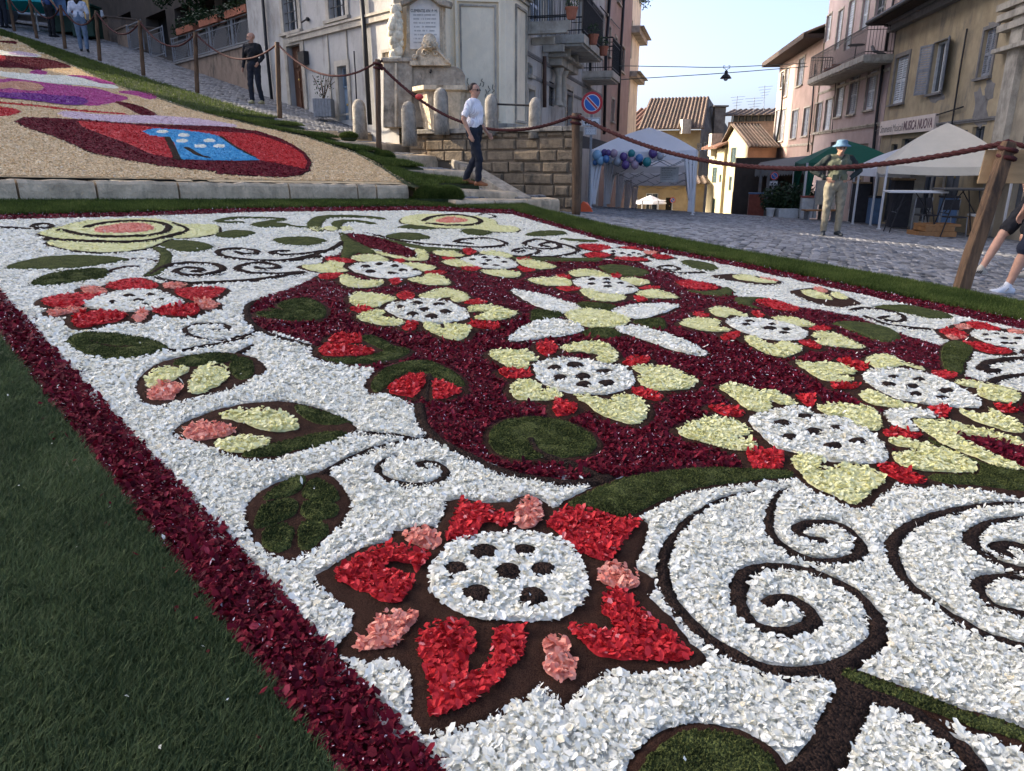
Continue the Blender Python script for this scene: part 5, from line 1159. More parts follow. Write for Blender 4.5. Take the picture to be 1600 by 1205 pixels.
# shop sign with its lettering
sg = R.rect(1380, 1467, 184, 208); sa, sb = R.pt(1380, 200)[0], R.pt(1466, 192)[0]; sz0 = R.pt(1423, 208)[1]; sz1 = R.pt(1423, 184)[1]
lo_, hi_ = min(sa, sb), max(sa, sb)
M_sign = mat('cream_sign', (.66, .55, .48), .5, .12, 3, 0); m_ = MB(); R.box(m_, lo_, hi_, sz0, sz1, .002, .12); sgo = m_.build('shop_sign', M_sign, b3)
def text(txt, F, s_left, z, h, m, par, out, name, dirs=1, width=None, align='LEFT', ext=.004, bold=0):
    c = bpy.data.curves.new(name, 'FONT'); c.body = txt; c.size = 1; c.extrude = .003 / h; c.offset = bold
    t = bpy.data.objects.new(name, c); COL.objects.link(t); bpy.context.view_layer.update()
    me = bpy.data.meshes.new_from_object(t.evaluated_get(bpy.context.evaluated_depsgraph_get())); bpy.data.objects.remove(t)
    xs_ = [v.co.x for v in me.vertices]; x0, x1 = min(xs_), max(xs_); k = width / (x1 - x0) if width else h
    off = np.array(wloc(par)) if par is not None else np.zeros(3)
    for v in me.vertices:
        p = F.w(s_left + dirs * (v.co.x - x0) * k, z + v.co.y * h, out + .002 + v.co.z * h); v.co = Vector(p - off)
    me.materials.clear(); me.materials.append(m); return link(name, me, par)
dR = 1 if R.pt(1466, 200)[0] > R.pt(1380, 200)[0] else -1
M_signtxt = mat('plum_lettering', (.10, .035, .05), .5, 0, 3, 0); M_signtx2 = mat('grey_lettering', (.16, .13, .12), .5, 0, 3, 0)
text('MUSICA NUOVA', R, R.pt(1418, 196)[0], sz0 + .10, .42, M_signtxt, sgo, .12, 'lettering', dR, width=abs(R.pt(1463, 196)[0] - R.pt(1418, 196)[0]), bold=.02)
text('Strumenti Musicali', R, R.pt(1381.5, 200)[0], sz0 + .10, .36, M_signtx2, sgo, .12, 'lettering', dR, width=abs(R.pt(1416, 196)[0] - R.pt(1381.5, 196)[0]))
# pink building
b2 = thing('pink_building', R.w(sR(1320), -2.4), 'tall pink building with a long iron balcony and closed shutters', 'building')
s0, s1 = sR(1268), sR(1371); zt2 = 12.
rows = [(1272, 1283, 162, 208), (1289, 1299, 156, 203), (1307, 1318, 129, 182), (1327, 1340, 119, 178), (1354, 1368, 112, 171)]
ups_ = [(1291, 1298, 25, 63), (1308, 1315, 18, 75), (1324, 1333, 3, 75), (1347, 1357, -2, 45), (1369, 1383, -6, 29)]
hs = [R.rect(*r) for r in rows]; hu = [R.rect(*r) for r in ups_]
low = [R.rect(1292, 1310, 222, 330), R.rect(1332, 1350, 225, 330)]
wall(R, s0, s1, -5, zt2, hs + hu + low, M_pink, b2); volume(R, s0, s1, -5, zt2, 9, M_pink, b2)
for i, r in enumerate(hs): window(R, b2, r, 'shut', M_shutw if i in (1, 2, 4) else M_shutg); surround(R, b2, r, M_trim, .07)
for r in hu: window(R, b2, r, 'shut', M_shutw if r is not hu[4] else M_shutd); surround(R, b2, r, M_trim, .07, sill=False)
door(R, b2, low[0], M_shutd); door(R, b2, low[1], M_wood)
zb = R.pt(1330, 212)[1]; m_ = MB(); R.box(m_, s0, s1, -5, zb, .001, .04); 
band(R, b2, s0, s1, R.pt(1330, 203)[1], .07, .06, M_trim); band(R, b2, s0, s1, R.pt(1330, 98)[1] - .9, .05, .04, M_trim)
pipe(R, b2, [(1274, 100), (1268, 180), (1262, 238)], .045); pipe(R, b2, [(1397, -5), (1388, 50), (1384, 80)], .05)
pipe(R, b2, [(1306, 130), (1303, 170), (1300, 208)], .02, name='cable')
za = R.pt(1290, 113, 1.0)[1]; bs0, bs1 = sorted((R.pt(1265, 113, 1.0)[0], R.pt(1352, 84, 1.0)[0]))
bal = balcony(R, 'balcony', bs0, bs1, za, 1.05, '', par=b2, thick=.22)
tb = MB(); q = R.w(R.pt(1340, 70, .5)[0], za, .55); tb.lathe(q, [(.03, 0), (.02, .7), (.32, .71), (.32, .74)], 12); tb.build('balcony_table', M_iron, b2)
for k_, px_ in enumerate((1312, 1300)):
    q = R.w(R.pt(px_, 90, .5)[0], za, .6); m_ = MB(); m_.lathe(q, [(.16, 0), (.2, .3), (.17, .3)], 10); p_ = m_.build('plant_pot', mat('terracotta_pot', (.33, .12, .07), .8), b2)
# rose building with low eaves
b1 = thing('rose_building', R.w(sR(1230), -5), 'rose coloured house with a dark overhanging eave at the end of the right hand row', 'building')
s0, s1 = sR(1204), sR(1266); zt1 = 5.9
rws = [(1211, 1217, 173, 221), (1219, 1226, 172, 220), (1237, 1246, 173, 216), (1255, 1264, 169, 212), (1247, 1256, 92, 133), (1226, 1232, 108, 150), (1220, 1225, 113, 137)]
hs = [R.rect(*r) for r in rws]; wall(R, s0, s1, -8, zt1, hs, M_pinkd, b1); volume(R, s0, s1, -8, zt1, 9, M_cream, b1)
for r in hs: window(R, b1, r, 'shut', M_shutg); surround(R, b1, r, M_trim, .08)
band(R, b1, s0, s1, R.pt(1240, 215)[1] - .5, .06, .05, M_trim)
e = MB(); R.box(e, s0 - .9, s1, zt1 + .002, zt1 + .2, -9, 1.0); e.build('eave', MATS['dark_eave_wood'], b1)
roof('roof', b1, R.w(s0 - .9, zt1 + .22, 1.0), R.w(s1, zt1 + .22, 1.0), R.w(s1, zt1 + 2.3, -4.5), R.w(s0 - .9, zt1 + 2.3, -4.5), M_tileo)
pipe(R, b1, [(1224, 118), (1221, 170), (1211, 238)], .06, out=.15)
# roof room behind
rt = thing('roof_terrace', R.w(sR(1262), 6, -3), 'cream and terracotta roof terrace rising behind the rose house', 'roof terrace')
F2r = Fac(R.w(sR(1218), 0, -3.2)[:2], R.w(sR(1290), 0, -3.2)[:2])
m_ = MB(); F2r.box(m_, 0, F2r.L, 5, 9.2, -4, 0); m_.build('wall', M_cream, rt)
m_ = MB(); 
for i in range(5): F2r.box(m_, F2r.L * i / 5, F2r.L * (i / 5 + .08), 9.2, 10.4, -.5, .05)
F2r.box(m_, 0, F2r.L, 10.4, 10.6, -.6, .1); m_.build('parapet', M_tile, rt)
# grey ochre building at the right edge
b4 = thing('corner_building', R.w(sR(1590), -2), 'weathered grey ochre building with a stepped pilaster at the right edge', 'building')
s0, s1 = sR(1560) + .002, sR(1760)
h4 = [R.rect(1590, 1606, 190, 330)]
wall(R, s0, s1, -3, 11, h4, M_ochreg, b4); volume(R, s0, s1, -3, 11, 8, M_ochreg, b4); door(R, b4, h4[0], M_shutd)
m_ = MB(); a, b = R.pt(1572, 150)[0], R.pt(1590, 150)[0]; R.box(m_, a, b, -3, 10.9, .002, .16); m_.build('pilaster', M_trim, b4)
m_ = MB()
for y in (10, 27, 44): z = R.pt(1595, y)[1]; R.box(m_, R.pt(1573, y)[0], s1 - 2, z, z + .16, .002, .24)
z = R.pt(1590, 78)[1]; R.box(m_, R.pt(1568, 80)[0], s1 - 2, z, z + .1, .002, .3); m_.build('moulding', M_trim, b4)

# --- houses at the end of the street --------------------------------------------------------
def P3(px, py, wy): return at_y(px, py, wy)
yh = thing('yellow_house', P3(1150, 335, 50), 'sunlit yellow gabled house with an orange front at the end of the street', 'house')
c0, cl, cr = hz(1167, 47.), hz(1128, 56.), hz(1212, 48.5)
FL_ = Fac(c0, cl); FR_ = Fac(c0, cr)
zr = P3(1164, 228, 47)[2]; zg = P3(1146, 196, 51)[2]
wl_ = [FL_.rect(1142, 1150, 231, 254), FL_.rect(1139, 1143, 276, 298), FL_.rect(1143, 1148, 300, 335)]
wall(FL_, 0, FL_.L, -9, zr, wl_, M_cream, yh); wr_ = [FR_.rect(1172, 1178, 240, 262)]
wall(FR_, 0, FR_.L, -9, zr, [], M_orange, yh)
for r in wl_: window(FL_, yh, r, 'shut', M_shutgr, n=8)
m_ = MB(); m_.add([FL_.w(0, zr), FL_.w(FL_.L, zr), FL_.w(FL_.L * .52, zg), FL_.w(0, zr, -.3), FL_.w(FL_.L, zr, -.3), FL_.w(FL_.L * .52, zg, -.3)], [(0, 1, 2), (3, 5, 4), (0, 2, 5, 3), (1, 4, 5, 2)]); m_.build('gable', M_cream, yh)
dv = np.array(FR_.w(FR_.L, 0)) - FR_.w(0, 0)
A = FR_.w(-.3, zr - .05, .35); B_ = A + dv * 1.06; Cc = FL_.w(FL_.L * .52, zg + .12, .3) + dv * 1.1; Dd = FL_.w(FL_.L * .52, zg + .12, .3)
roof('roof', yh, A, B_, Cc, Dd, M_tileo, pitch=.3, r=.10)
m_ = MB(); m_.hexa([Dd, FL_.w(FL_.L + .4, zr - .1, .3), FL_.w(FL_.L + .4, zr - .1, .3) + dv, Cc, Dd + [0, 0, .1], FL_.w(FL_.L + .4, zr, .3) + [0, 0, 0], FL_.w(FL_.L + .4, zr, .3) + dv, Cc + [0, 0, .1]]); m_.build('rear_roof', M_tileo, yh)
lh = thing('cream_house', P3(1120, 335, 56), 'low cream house with a small tiled roof left of the yellow house', 'house')
LFa = Fac(hz(1108, 60), hz(1131, 54)); zl = P3(1118, 232, 56)[2]
wl2 = [LFa.rect(1113, 1120, 262, 286), LFa.rect(1124, 1127, 273, 285), LFa.rect(1112, 1117, 310, 335)]
wall(LFa, 0, LFa.L, -10, zl, wl2, M_cream, lh); volume(LFa, 0, LFa.L, -10, zl, 5, M_cream, lh)
for r in wl2: window(LFa, lh, r, 'shut', M_shutgr, n=8)
roof('roof', lh, LFa.w(-.5, zl + .02, .6), LFa.w(LFa.L + .2, zl + .02, .6), LFa.w(LFa.L + .2, zl + 1.3, -2.5), LFa.w(-.5, zl + 1.3, -2.5), M_tile, pitch=.4, r=.13)
m_ = MB(); q = P3(1120, 222, 57); m_.box(q[0] - .4, 57, q[2] - 1, q[0] + .4, 57.8, q[2] + .6); m_.build('chimney', M_trim, lh)
# grey house with the long tiled roof
gh = thing('grey_house', P3(1110, 300, 62), 'grey stone house with a long brown tiled roof and a chimney above the tents', 'house')
GF = Fac(hz(1006, 64.6), hz(1092, 63)); GS = Fac(hz(1092, 63), hz(1140, 71)); zg0 = P3(1050, 204, 64)[2]; zg1 = P3(1050, 178, 64)[2] + 1.5
wgs = [GF.rect(1093 - 80, 1020, 222, 240)]
wall(GF, 0, GF.L, -12, zg0, [], mat('yellow_plaster', (.34, .27, .15), .9, .2, 1.5, .3, 14, .01), gh); M_greyw = mat('grey_stone_wall', (.17, .15, .13), .9, .4, 3, .6, 20, .02, stain=(.09, .08, .07))
r_ = [GS.rect(1093, 1098, 224, 236), GS.rect(1100, 1106, 222, 236)]
wall(GS, 0, GS.L, -12, zg0, r_, M_greyw, gh)
for r in r_: window(GS, gh, r, 'glass')
off = np.array([4., 7., 0])
roof('roof', gh, GF.w(-.5, zg0 + .1, .7), GF.w(GF.L + .3, zg0 + .1, .7), GF.w(GF.L, zg1, -4), GF.w(-.5, zg1, -4), M_tileo, pitch=.3, r=.10)
m_ = MB(); m_.add([GF.w(GF.L, zg0, 0), GS.w(GS.L, zg0, 0), GF.w(GF.L, zg1 - .1, -4), GF.w(GF.L, zg0, -.1), GS.w(GS.L, zg0, -.2), GF.w(GF.L, zg1 - .1, -4.2)], [(0, 1, 2), (3, 5, 4), (0, 3, 4, 1), (1, 4, 5, 2), (0, 2, 5, 3)]); m_.build('side_gable', M_greyw, gh)
m_ = MB(); q = P3(1124, 172, 66); m_.box(q[0] - .45, 65.6, q[2] - 3, q[0] + .45, 66.4, q[2] + .2); m_.box(q[0] - .62, 65.4, q[2] + .22, q[0] + .62, 66.6, q[2] + .34); m_.build('chimney', M_greyw, gh)
m_ = MB(); q = P3(1071, 197, 63); m_.box(q[0] - .35, 62.5, q[2] - .6, q[0] + .35, 63.6, q[2] + .5); m_.build('dormer', M_trim, gh)
bh = thing('brown_roof_house', P3(1005, 200, 75), 'house with a reddish brown roof just right of the left hand row', 'house')
BF = Fac(hz(975, 78), hz(1024, 76)); zb0 = P3(1000, 202, 76)[2]; wall(BF, 0, BF.L, -12, zb0, [], M_ochre, bh)
roof('roof', bh, BF.w(-.5, zb0, .6), BF.w(BF.L, zb0, .6), BF.w(BF.L, zb0 + 2.2, -4), BF.w(-.5, zb0 + 2.2, -4), M_tile, pitch=.45, r=.15)
th = thing('terrace_house', P3(1170, 200, 62), 'flat roofed building with a covered terrace behind the yellow house', 'house')
TF = Fac(hz(1133, 66), hz(1215, 64)); za_, zc_ = P3(1170, 190, 65)[2], P3(1170, 178, 65)[2]
wall(TF, 0, TF.L, -5, za_, [], mat('peach_plaster', (.55, .33, .2), .9), th)
m_ = MB(); TF.box(m_, .3, TF.L, za_ + .002, zc_ - .1, -4, -.4); m_.build('glazed_band', M_glass, th)
m_ = MB()
for i in range(8): TF.box(m_, .2 + i * TF.L / 8, .3 + i * TF.L / 8, za_, zc_ - .1, -.3, -.2)
m_.build('post_row', M_trim, th)
roof('roof', th, TF.w(-.6, zc_ - .1, .6), TF.w(TF.L, zc_ - .1, .6), TF.w(TF.L, zc_ + .6, -4), TF.w(-.6, zc_ + .6, -4), M_tileo, pitch=.45, r=.12)
for i, (px, y0, y1) in enumerate(((1151, 150, 178), (1178, 152, 178), (1194, 134, 176))):
    m_ = MB(); a_, b_ = P3(px - 1, y1, 66), P3(px + 1, y0, 66); m_.tube([a_, b_], .025, 4)
    for k in range(4): c_ = b_ - np.array([0, 0, .15 + .22 * k]); L_ = (.6 - .1 * k) * (1 if i != 1 else 1.4); m_.tube([c_ - np.array([L_, .2, 0]), c_ + np.array([L_, -.2, .1])], .015, 4)
    o_ = m_.build('roof_antenna', M_irong, origin=tuple(a_)); tag(o_, ['thin roof antenna nearest the grey house chimney', 'roof antenna with the widest crossbars, middle of three', 'tallest roof antenna, nearest the right hand row'][i], 'antenna', 'antennas on the roofs')
# ochre house seen through the tents
oh = thing('ochre_house', P3(1040, 335, 70), 'ochre house front with two doors seen through the white tents', 'house')
OF = Fac(hz(975, 59), hz(1104, 58)); zo = P3(1020, 287, 58.5)[2]
ho = [OF.rect(986, 996, 308, 338), OF.rect(1009, 1028, 302, 330), OF.rect(1040, 1051, 309, 334), OF.rect(988, 998, 279, 284), OF.rect(1015, 1025, 279, 284)]
wall(OF, 0, OF.L, -13, zo + .02, ho[:3], mat('deep_ochre_plaster', (.34, .27, .17), .9, .2, 1.5, .3, 14, .01, stain=(.28, .2, .12)), oh)
window(OF, oh, ho[0], 'glass'); window(OF, oh, ho[1], 'glass', name='shop_window'); door(OF, oh, ho[2], M_dark); 
roof('roof', oh, OF.w(-.3, zo + .03, .7), OF.w(OF.L + .3, zo + .03, .7), OF.w(OF.L + .3, zo + .5, -3), OF.w(-.3, zo + .5, -3), M_tileo, pitch=.45, r=.12)

# --- left hand row of the lower street ------------------------------------------------------
B = Fac(hz(822, 18.5), hz(992, 44))
def sB(px): return B.pt(px, 251)[0]
lw = thing('white_row_house', B.w(2, -1), 'tall white house with stone balconies and potted plants on the left of the street', 'building')
s0, s1 = 0.0, sB(937); zr_ = 12.
arch = B.rect(824, 834, 140, 200); dr = B.rect(884, 893, 141, 205); dr2 = B.rect(858, 866, 128, 166); sm = B.rect(825, 830, 103, 118)
bw1 = (B.rect(826, 846, -40, 52)); bw1b = B.rect(853, 862, -30, 60); bw2 = B.rect(901, 908, -4, 70); bw3 = B.rect(911, 915, 10, 78)
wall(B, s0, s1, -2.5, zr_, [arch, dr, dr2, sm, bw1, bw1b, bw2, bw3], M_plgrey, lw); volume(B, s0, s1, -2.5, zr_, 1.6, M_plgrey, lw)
m_ = MB(); B.box(m_, arch[0], arch[1], arch[2], arch[3], -.22, -.16); m_.build('niche', M_plw, lw); surround(B, lw, arch, M_trim, .1, sill=False)
door(B, lw, dr, M_wood); surround(B, lw, dr, M_trim, .14, sill=False); window(B, lw, dr2, 'bars'); surround(B, lw, sm, M_trim, .05); window(B, lw, sm, 'glass')
for r in (bw1, bw1b, bw2, bw3): window(B, lw, r, 'shut', M_shutw, n=26, name='balcony_door'); surround(B, lw, r, M_trim, .1, sill=False)
# aedicule with little columns
m_ = MB()
for px in (854, 862): c_ = B.w(B.pt(px + 7, 150)[0], B.pt(870, 168)[1], .2); m_.lathe(c_, [(.13, 0), (.09, .12), (.085, .75), (.1, .8), (.15, .92)], 10)
c0_ = B.pt(858, 160)[0]; c1_ = B.pt(880, 160)[0]; zc = B.pt(868, 108)[1]
B.box(m_, c0_ - .1, c1_ + .5, zc, zc + .18, .002, .34); B.box(m_, c0_ - .2, c1_ + .6, zc + .182, zc + .26, .002, .48); m_.build('door_aedicule', M_trim, lw)
band(B, lw, s0, s1, B.pt(830, 90)[1], .04, .025, M_trimg); band(B, lw, s0, s1, B.pt(830, 122)[1], .03, .02, M_trimg)
pipe(B, lw, [(851, 88), (851, 168)], .05, mat('rusty_pipe', (.09, .05, .035), .7)); pipe(B, lw, [(925, -5), (923, 60), (922, 120)], .045); 
M_reed = mat('reed_screen', (.10, .085, .07), .8, .3, 20, .5, 60, .004, stretch=.2)
b_s = [(.12, B.pt(890, 72, 1.0)[0]), (B.pt(912, 95, 1.0)[0], B.pt(942, 127, 1.0)[0]), (B.pt(947, 134, .8)[0], B.pt(959, 145, .8)[0])]
zb_ = [3.03, 3.03, 2.78]
for (a, c), z_, scn in zip(b_s, zb_, (M_reed, M_reed, None)): balcony(B, 'b', a, c, z_, 1.0, '', par=lw, screen=scn)
m_ = MB()
for a, o_ in ((b_s[0][0] + .3, .9), (b_s[1][0] + .5, .9)):
    for k in range(2): m_.box(a + k * 1.2, .02, 2.6, a + .12 + k * 1.2, .55, 2.76, fr=B.fr)
m_.build('bracket', M_trim, lw, kind='stuff')
def leafball(mb_, c, r, n, size, rr, sq=1.):
    V = []; Fs = []
    for i in range(n):
        d = Vector((rr.gauss(0, 1), rr.gauss(0, 1), rr.gauss(0, 1) * sq)).normalized() * r * rr.uniform(.35, 1) ** .6
        p = Vector(c) + Vector((d.x, d.y, d.z * sq)); a = Vector((rr.gauss(0, 1), rr.gauss(0, 1), rr.gauss(0, 1))).normalized() * size; b = a.orthogonal().normalized() * size * .5
        mb_.add([p - a, p + b, p + a, p - b], [(0, 1, 2, 3)])
M_leaf = mat('leafy_green', (.03, .06, .018), .6, .5, 30, 0, trans=.2); M_leafd = mat('dark_leaves', (.018, .04, .014), .55, .5, 30, 0, trans=.15); M_pot = MATS['terracotta_pot']
for i, (px, py, lab) in enumerate(((893, 21, 'terracotta pot hooked on the nearest balcony rail'), (927, 62, 'terracotta pot with a tuft on the middle balcony rail'), (943, 80, 'terracotta pot at the far end of the middle balcony'))):
    a, z_ = B.pt(px, py, 1.1); q = B.w(a, z_, 1.1); t = thing('plant_pot', q, lab, 'plant pot', 'pots on the balconies')
    m_ = MB(); m_.lathe(q, [(.09, -.12), (.13, .08), (.145, .08), (.145, .12), (.11, .12)], 12); m_.build('pot', M_pot, t)
    m_ = MB(); leafball(m_, q + [0, 0, .24], .17, 70, .035, RP); m_.build('foliage', M_leaf, t)
# rose house behind it
rh = thing('rose_row_house', B.w(s1 + 4, -2), 'tall old rose house with green shutters and black drainpipes, left side of the street', 'building')
s2_, s3_ = s1 + .002, sB(978)
wr = [(939, 943, 25, 72), (950, 953, 42, 88), (960, 963, 58, 100), (969, 975, 72, 113), (964, 969, -6, 5), (955, 959, 155, 190), (947, 951, -12, 25)]
hr = [B.rect(*r) for r in wr]; wall(B, s2_, s3_, -5, 12.6, hr, M_pinkd, rh); volume(B, s2_, s3_, -5, 12.6, 5, M_pinkd, rh)
for r in hr: window(B, rh, r, 'shut', M_shutgr); surround(B, rh, r, M_trim, .08)
pipe(B, rh, [(953, -5), (947, 80), (944, 210)], .06); pipe(B, rh, [(975, -5), (970, 80), (965, 205)], .06); pipe(B, rh, [(938, 10), (955, 30), (968, 45)], .02, name='cable')
eh = thing('beige_row_house', B.w(s3_ + 3, -4), 'beige house with moulded cornices and plants on its roof, last of the left hand row', 'building')
s4_ = sB(991); we = [B.rect(978, 981, 40, 82), B.rect(984, 988, 28, 92), B.rect(981, 984, 118, 160)]
wall(B, s3_ + .002, s4_, -7, 12.4, we, M_plw, eh); volume(B, s3_ + .002, s4_, -7, 12.4, 8, M_plw, eh)
for r in we: window(B, eh, r, 'shut', M_shutd)
band(B, eh, s3_, s4_ + .3, B.pt(986, 50)[1], .25, .4, M_trim, 'cornice'); band(B, eh, s3_, s4_ + .3, B.pt(986, 122)[1], .2, .35, M_trim, 'cornice')
m_ = MB()
for k in range(5): leafball(m_, B.w(s4_ - .1 - k * .5, 8.2 + .5 * (k % 2), .1), .5, 90, .09, RP)
o_ = m_.build('rooftop_plants', M_leaf, origin=tuple(B.w(s4_ - 2, 8.2))); tag(o_, 'leafy plants on the roof edge of the last left hand house', 'plants')
# end wall plaster facing the camera between bay and row: the rounded bay
bay = thing('corner_bay', (-.6, 17.4, .6), 'cream corner building with tall framed plaster panels behind the fountain', 'building')
Q = [(-2.62, 16.55), (-1.42, 16.75), (-1.30, 17.0), (-.14, 17.15), (.02, 17.35), (.36, 18.48)]
faces = [Fac(Q[i], Q[i + 1]) for i in range(5)]
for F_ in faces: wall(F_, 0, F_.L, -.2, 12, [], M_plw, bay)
def moulding(F, par, a, b, z0, z1_, wd, o, m, name='panel_frame'):
    mb = MB(); F.box(mb, a, a + wd, z0, z1_, .001, o); F.box(mb, b - wd, b, z0, z1_, .001, o); F.box(mb, a + wd, b - wd, z0, z0 + wd, .001, o); F.box(mb, a + wd, b - wd, z1_ - wd, z1_, .001, o); return mb.build(name, m, par)
F_ = faces[2]; moulding(F_, bay, .10, F_.L - .10, .82, 3.22, .05, .06, M_plw); moulding(F_, bay, .20, F_.L - .20, .92, 3.12, .035, .035, M_trim); moulding(F_, bay, .10, F_.L - .10, 4.1, 8, .05, .05, M_trim)
F_ = faces[4]; moulding(F_, bay, .15, F_.L - .15, .82, 3.22, .05, .04, M_trim)
for F_ in faces[1:]:
    m_ = MB(); F_.box(m_, -.05, F_.L + .05, 3.42, 3.50, .002, .12); F_.box(m_, -.09, F_.L + .09, 3.502, 3.60, .002, .2); F_.box(m_, -.02, F_.L + .02, 3.34, 3.418, .002, .05); m_.build('cornice', M_trim, bay)
    m_ = MB(); F_.box(m_, -.03, F_.L + .03, .5, .78, .002, .05); m_.build('plinth', M_trim, bay)
# paint tags on the bay wall
gf = thing('wall_scrawl', faces[2].w(.3, 1.2, .004), 'black scribbled paint marks low on the cream bay wall', 'graffiti')
rr = random.Random(4)
for k in range(9):
    px, py = 733 + k * 5.2 + rr.uniform(-2, 2), 134 + rr.uniform(-6, 6) + (8 if k > 4 else 0); m_ = MB(); F_ = faces[2]
    pts_ = [F_.w(*F_.pt(px + rr.uniform(-2.5, 2.5), py + j * 3.2 - 7), .006) for j in range(5)]; m_.tube(pts_, .008, 4); m_.build('stroke', M_iron, gf)

# --- the grey white house along the upper street --------------------------------------------
def street_pt(u, v): p = ufr(u, v, 0); return (p[0], p[1])
L1 = Fac(street_pt(4.0, 2.35), street_pt(10.5, 2.35))
gw = thing('grey_white_house', L1.w(3, 1), 'grey white house with barred windows, a brown door and a pale blue door', 'building')
d1 = L1.rect(453, 474, 70, 173); d2 = L1.rect(531, 545, 103, 188); wb1 = L1.rect(443, 466, -14, 50); wb2 = L1.rect(514, 540, -30, 29); wx = L1.rect(600, 612, 82, 100)
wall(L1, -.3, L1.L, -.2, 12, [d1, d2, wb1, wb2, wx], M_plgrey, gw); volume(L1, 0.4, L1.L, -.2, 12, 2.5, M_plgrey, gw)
door(L1, gw, d1, M_wood, panels=6); surround(L1, gw, d1, M_trim, .16, sill=False)
door(L1, gw, (d2[0], d2[1], d2[2], d2[3] - .45), M_bluew); window(L1, gw, (d2[0], d2[1], d2[3] - .44, d2[3]), 'glass', frame=M_bluew, name='fanlight'); surround(L1, gw, d2, M_trim, .12, sill=False)
for r in (wb1, wb2): window(L1, gw, r, 'bars'); surround(L1, gw, r, M_trim, .14)
window(L1, gw, wx, 'glass'); surround(L1, gw, wx, M_trim, .06)
zc = L1.pt(540, 43)[1]; band(L1, gw, -.3, L1.L - 2.3, zc - .05, .12, .07, M_trim)
pipe(L1, gw, [(565, -5), (570, 60), (578, 195)], .05, out=.1); pipe(L1, gw, [(410, -5), (416, 70), (425, 158)], .04)
pipe(L1, gw, [(553, 80), (556, 130), (557, 155)], .015, name='cable')
m_ = MB(); r = L1.rect(474, 483, 81, 102); L1.box(m_, r[0], r[1], r[2], r[3], .002, .14); m_.build('letter_box', M_iron, gw)
m_ = MB(); r = L1.rect(470, 473, 72, 77); L1.box(m_, r[0], r[1], r[2], r[3], .002, .03); m_.build('house_number', M_wframe, gw)
m_ = MB(); q = L1.w(*L1.pt(477, 36), .1); m_.tube([q - [0, 0, 0], q + np.array([.15, -.1, .05])], .02, 6); m_.ball(q + np.array([.18, -.12, .05]), .05, 8, 6); m_.build('wall_lamp', M_iron, gw)
moulding(L1, gw, L1.pt(546, 110)[0], L1.pt(515, 110)[0], .98, 3.0, .04, .03, M_trim)

# --- restaurant side higher up --------------------------------------------------------------
L0 = Fac(street_pt(9.8, 4.6), street_pt(34, 4.6))
rs = thing('restaurant_building', L0.w(5, 2), 'dark fronted building with shaded openings behind the railed terrace', 'building')
hol = [L0.rect(230, 262, 20, 75), L0.rect(275, 300, 8, 70), L0.rect(310, 338, 0, 60), L0.rect(350, 375, -5, 55), L0.rect(180, 208, 22, 80), L0.rect(140, 162, 20, 70), L0.rect(382, 393, -5, 14)]
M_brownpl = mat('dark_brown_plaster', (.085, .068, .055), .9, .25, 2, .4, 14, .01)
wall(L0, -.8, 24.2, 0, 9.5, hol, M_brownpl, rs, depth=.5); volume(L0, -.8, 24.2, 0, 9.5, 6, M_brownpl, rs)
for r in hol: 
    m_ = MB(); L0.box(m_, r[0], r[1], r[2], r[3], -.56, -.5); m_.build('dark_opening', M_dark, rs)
tr = thing('restaurant_terrace', ufr(12, 2.35, 2.4), 'raised terrace with a stained peach wall and white railing', 'terrace')
M_peach = mat('stained_peach_wall', (.26, .19, .14), .9, .2, 2.5, .4, 20, .01, stain=(.08, .065, .05), stain_s=3.5)
TW = Fac(street_pt(10.2, 2.42), street_pt(16.6, 2.42)); m_ = MB(); TW.box(m_, 0, TW.L, 1.2, 2.94, -2.1, 0); m_.build('terrace_wall', M_peach, tr)
m_ = MB(); TW.box(m_, -.05, TW.L + .05, 2.942, 3.0, -2.1, .06); m_.build('coping', M_trimg, tr)
def rail_panel(F, a, b, z, h, par, m=M_irong):
    m_ = MB(); 
    for zz in (z + .06, z + h): m_.tube([F.w(a, zz, -.04), F.w(b, zz, -.04)], .018, 5)
    for t_ in (a, b): m_.tube([F.w(t_, z - .05, -.04), F.w(t_, z + h + .04, -.04)], .022, 5)
    m_.tube([F.w(a, z + h - .14, -.04), F.w(b, z + h - .14, -.04)], .01, 4)
    k = int((b - a) / .09)
    for i in range(k):
        t0 = a + (b - a) * i / k; t1 = min(b, t0 + h * .75)
        m_.tube([F.w(t0, z + .08, -.04), F.w(t1, z + .08 + (t1 - t0), -.04)], .006, 3, cap=False); m_.tube([F.w(t1, z + .08, -.04), F.w(t0, z + .08 + (t1 - t0), -.04)], .006, 3, cap=False)
    for f in (.12, .88): m_.tube([F.w(a + (b - a) * f, z, -.04), F.w(a + (b - a) * f, z + h, -.04)], .012, 4)
    return m_.build('railing_panel', m, par)
for i in range(4): rail_panel(TW, .05 + i * TW.L / 4, .02 + (i + 1) * TW.L / 4 - .05, 3.0, .72, tr)
m_ = MB()
for i in range(3): a_ = .4 + i * 1.9; TW.box(m_, a_, a_ + 1.4, 3.74, 3.92, -.2, .06)
m_.build('planter_box', M_pot, tr)
m_ = MB()
for i in range(16): leafball(m_, TW.w(.3 + i * .36, 3.95 + RP.uniform(-.05, .12), -.05), .24, 60, .05, RP)
o_ = m_.build('terrace_plants', M_leafd, origin=tuple(TW.w(3, 3.9))); tag(o_, 'trailing plants along the top of the white terrace railing', 'plants')
m_ = MB()
for i in range(9): leafball(m_, TW.w(6.0 + RP.uniform(-.5, .4), 4.2 + i * .3, -.6), .42, 100, .07, RP)
t = thing('climbing_plant', TW.w(6, 3, -.6), 'tall climbing plant hanging over the left end of the terrace', 'plant'); m_.build('foliage', M_leafd, t)
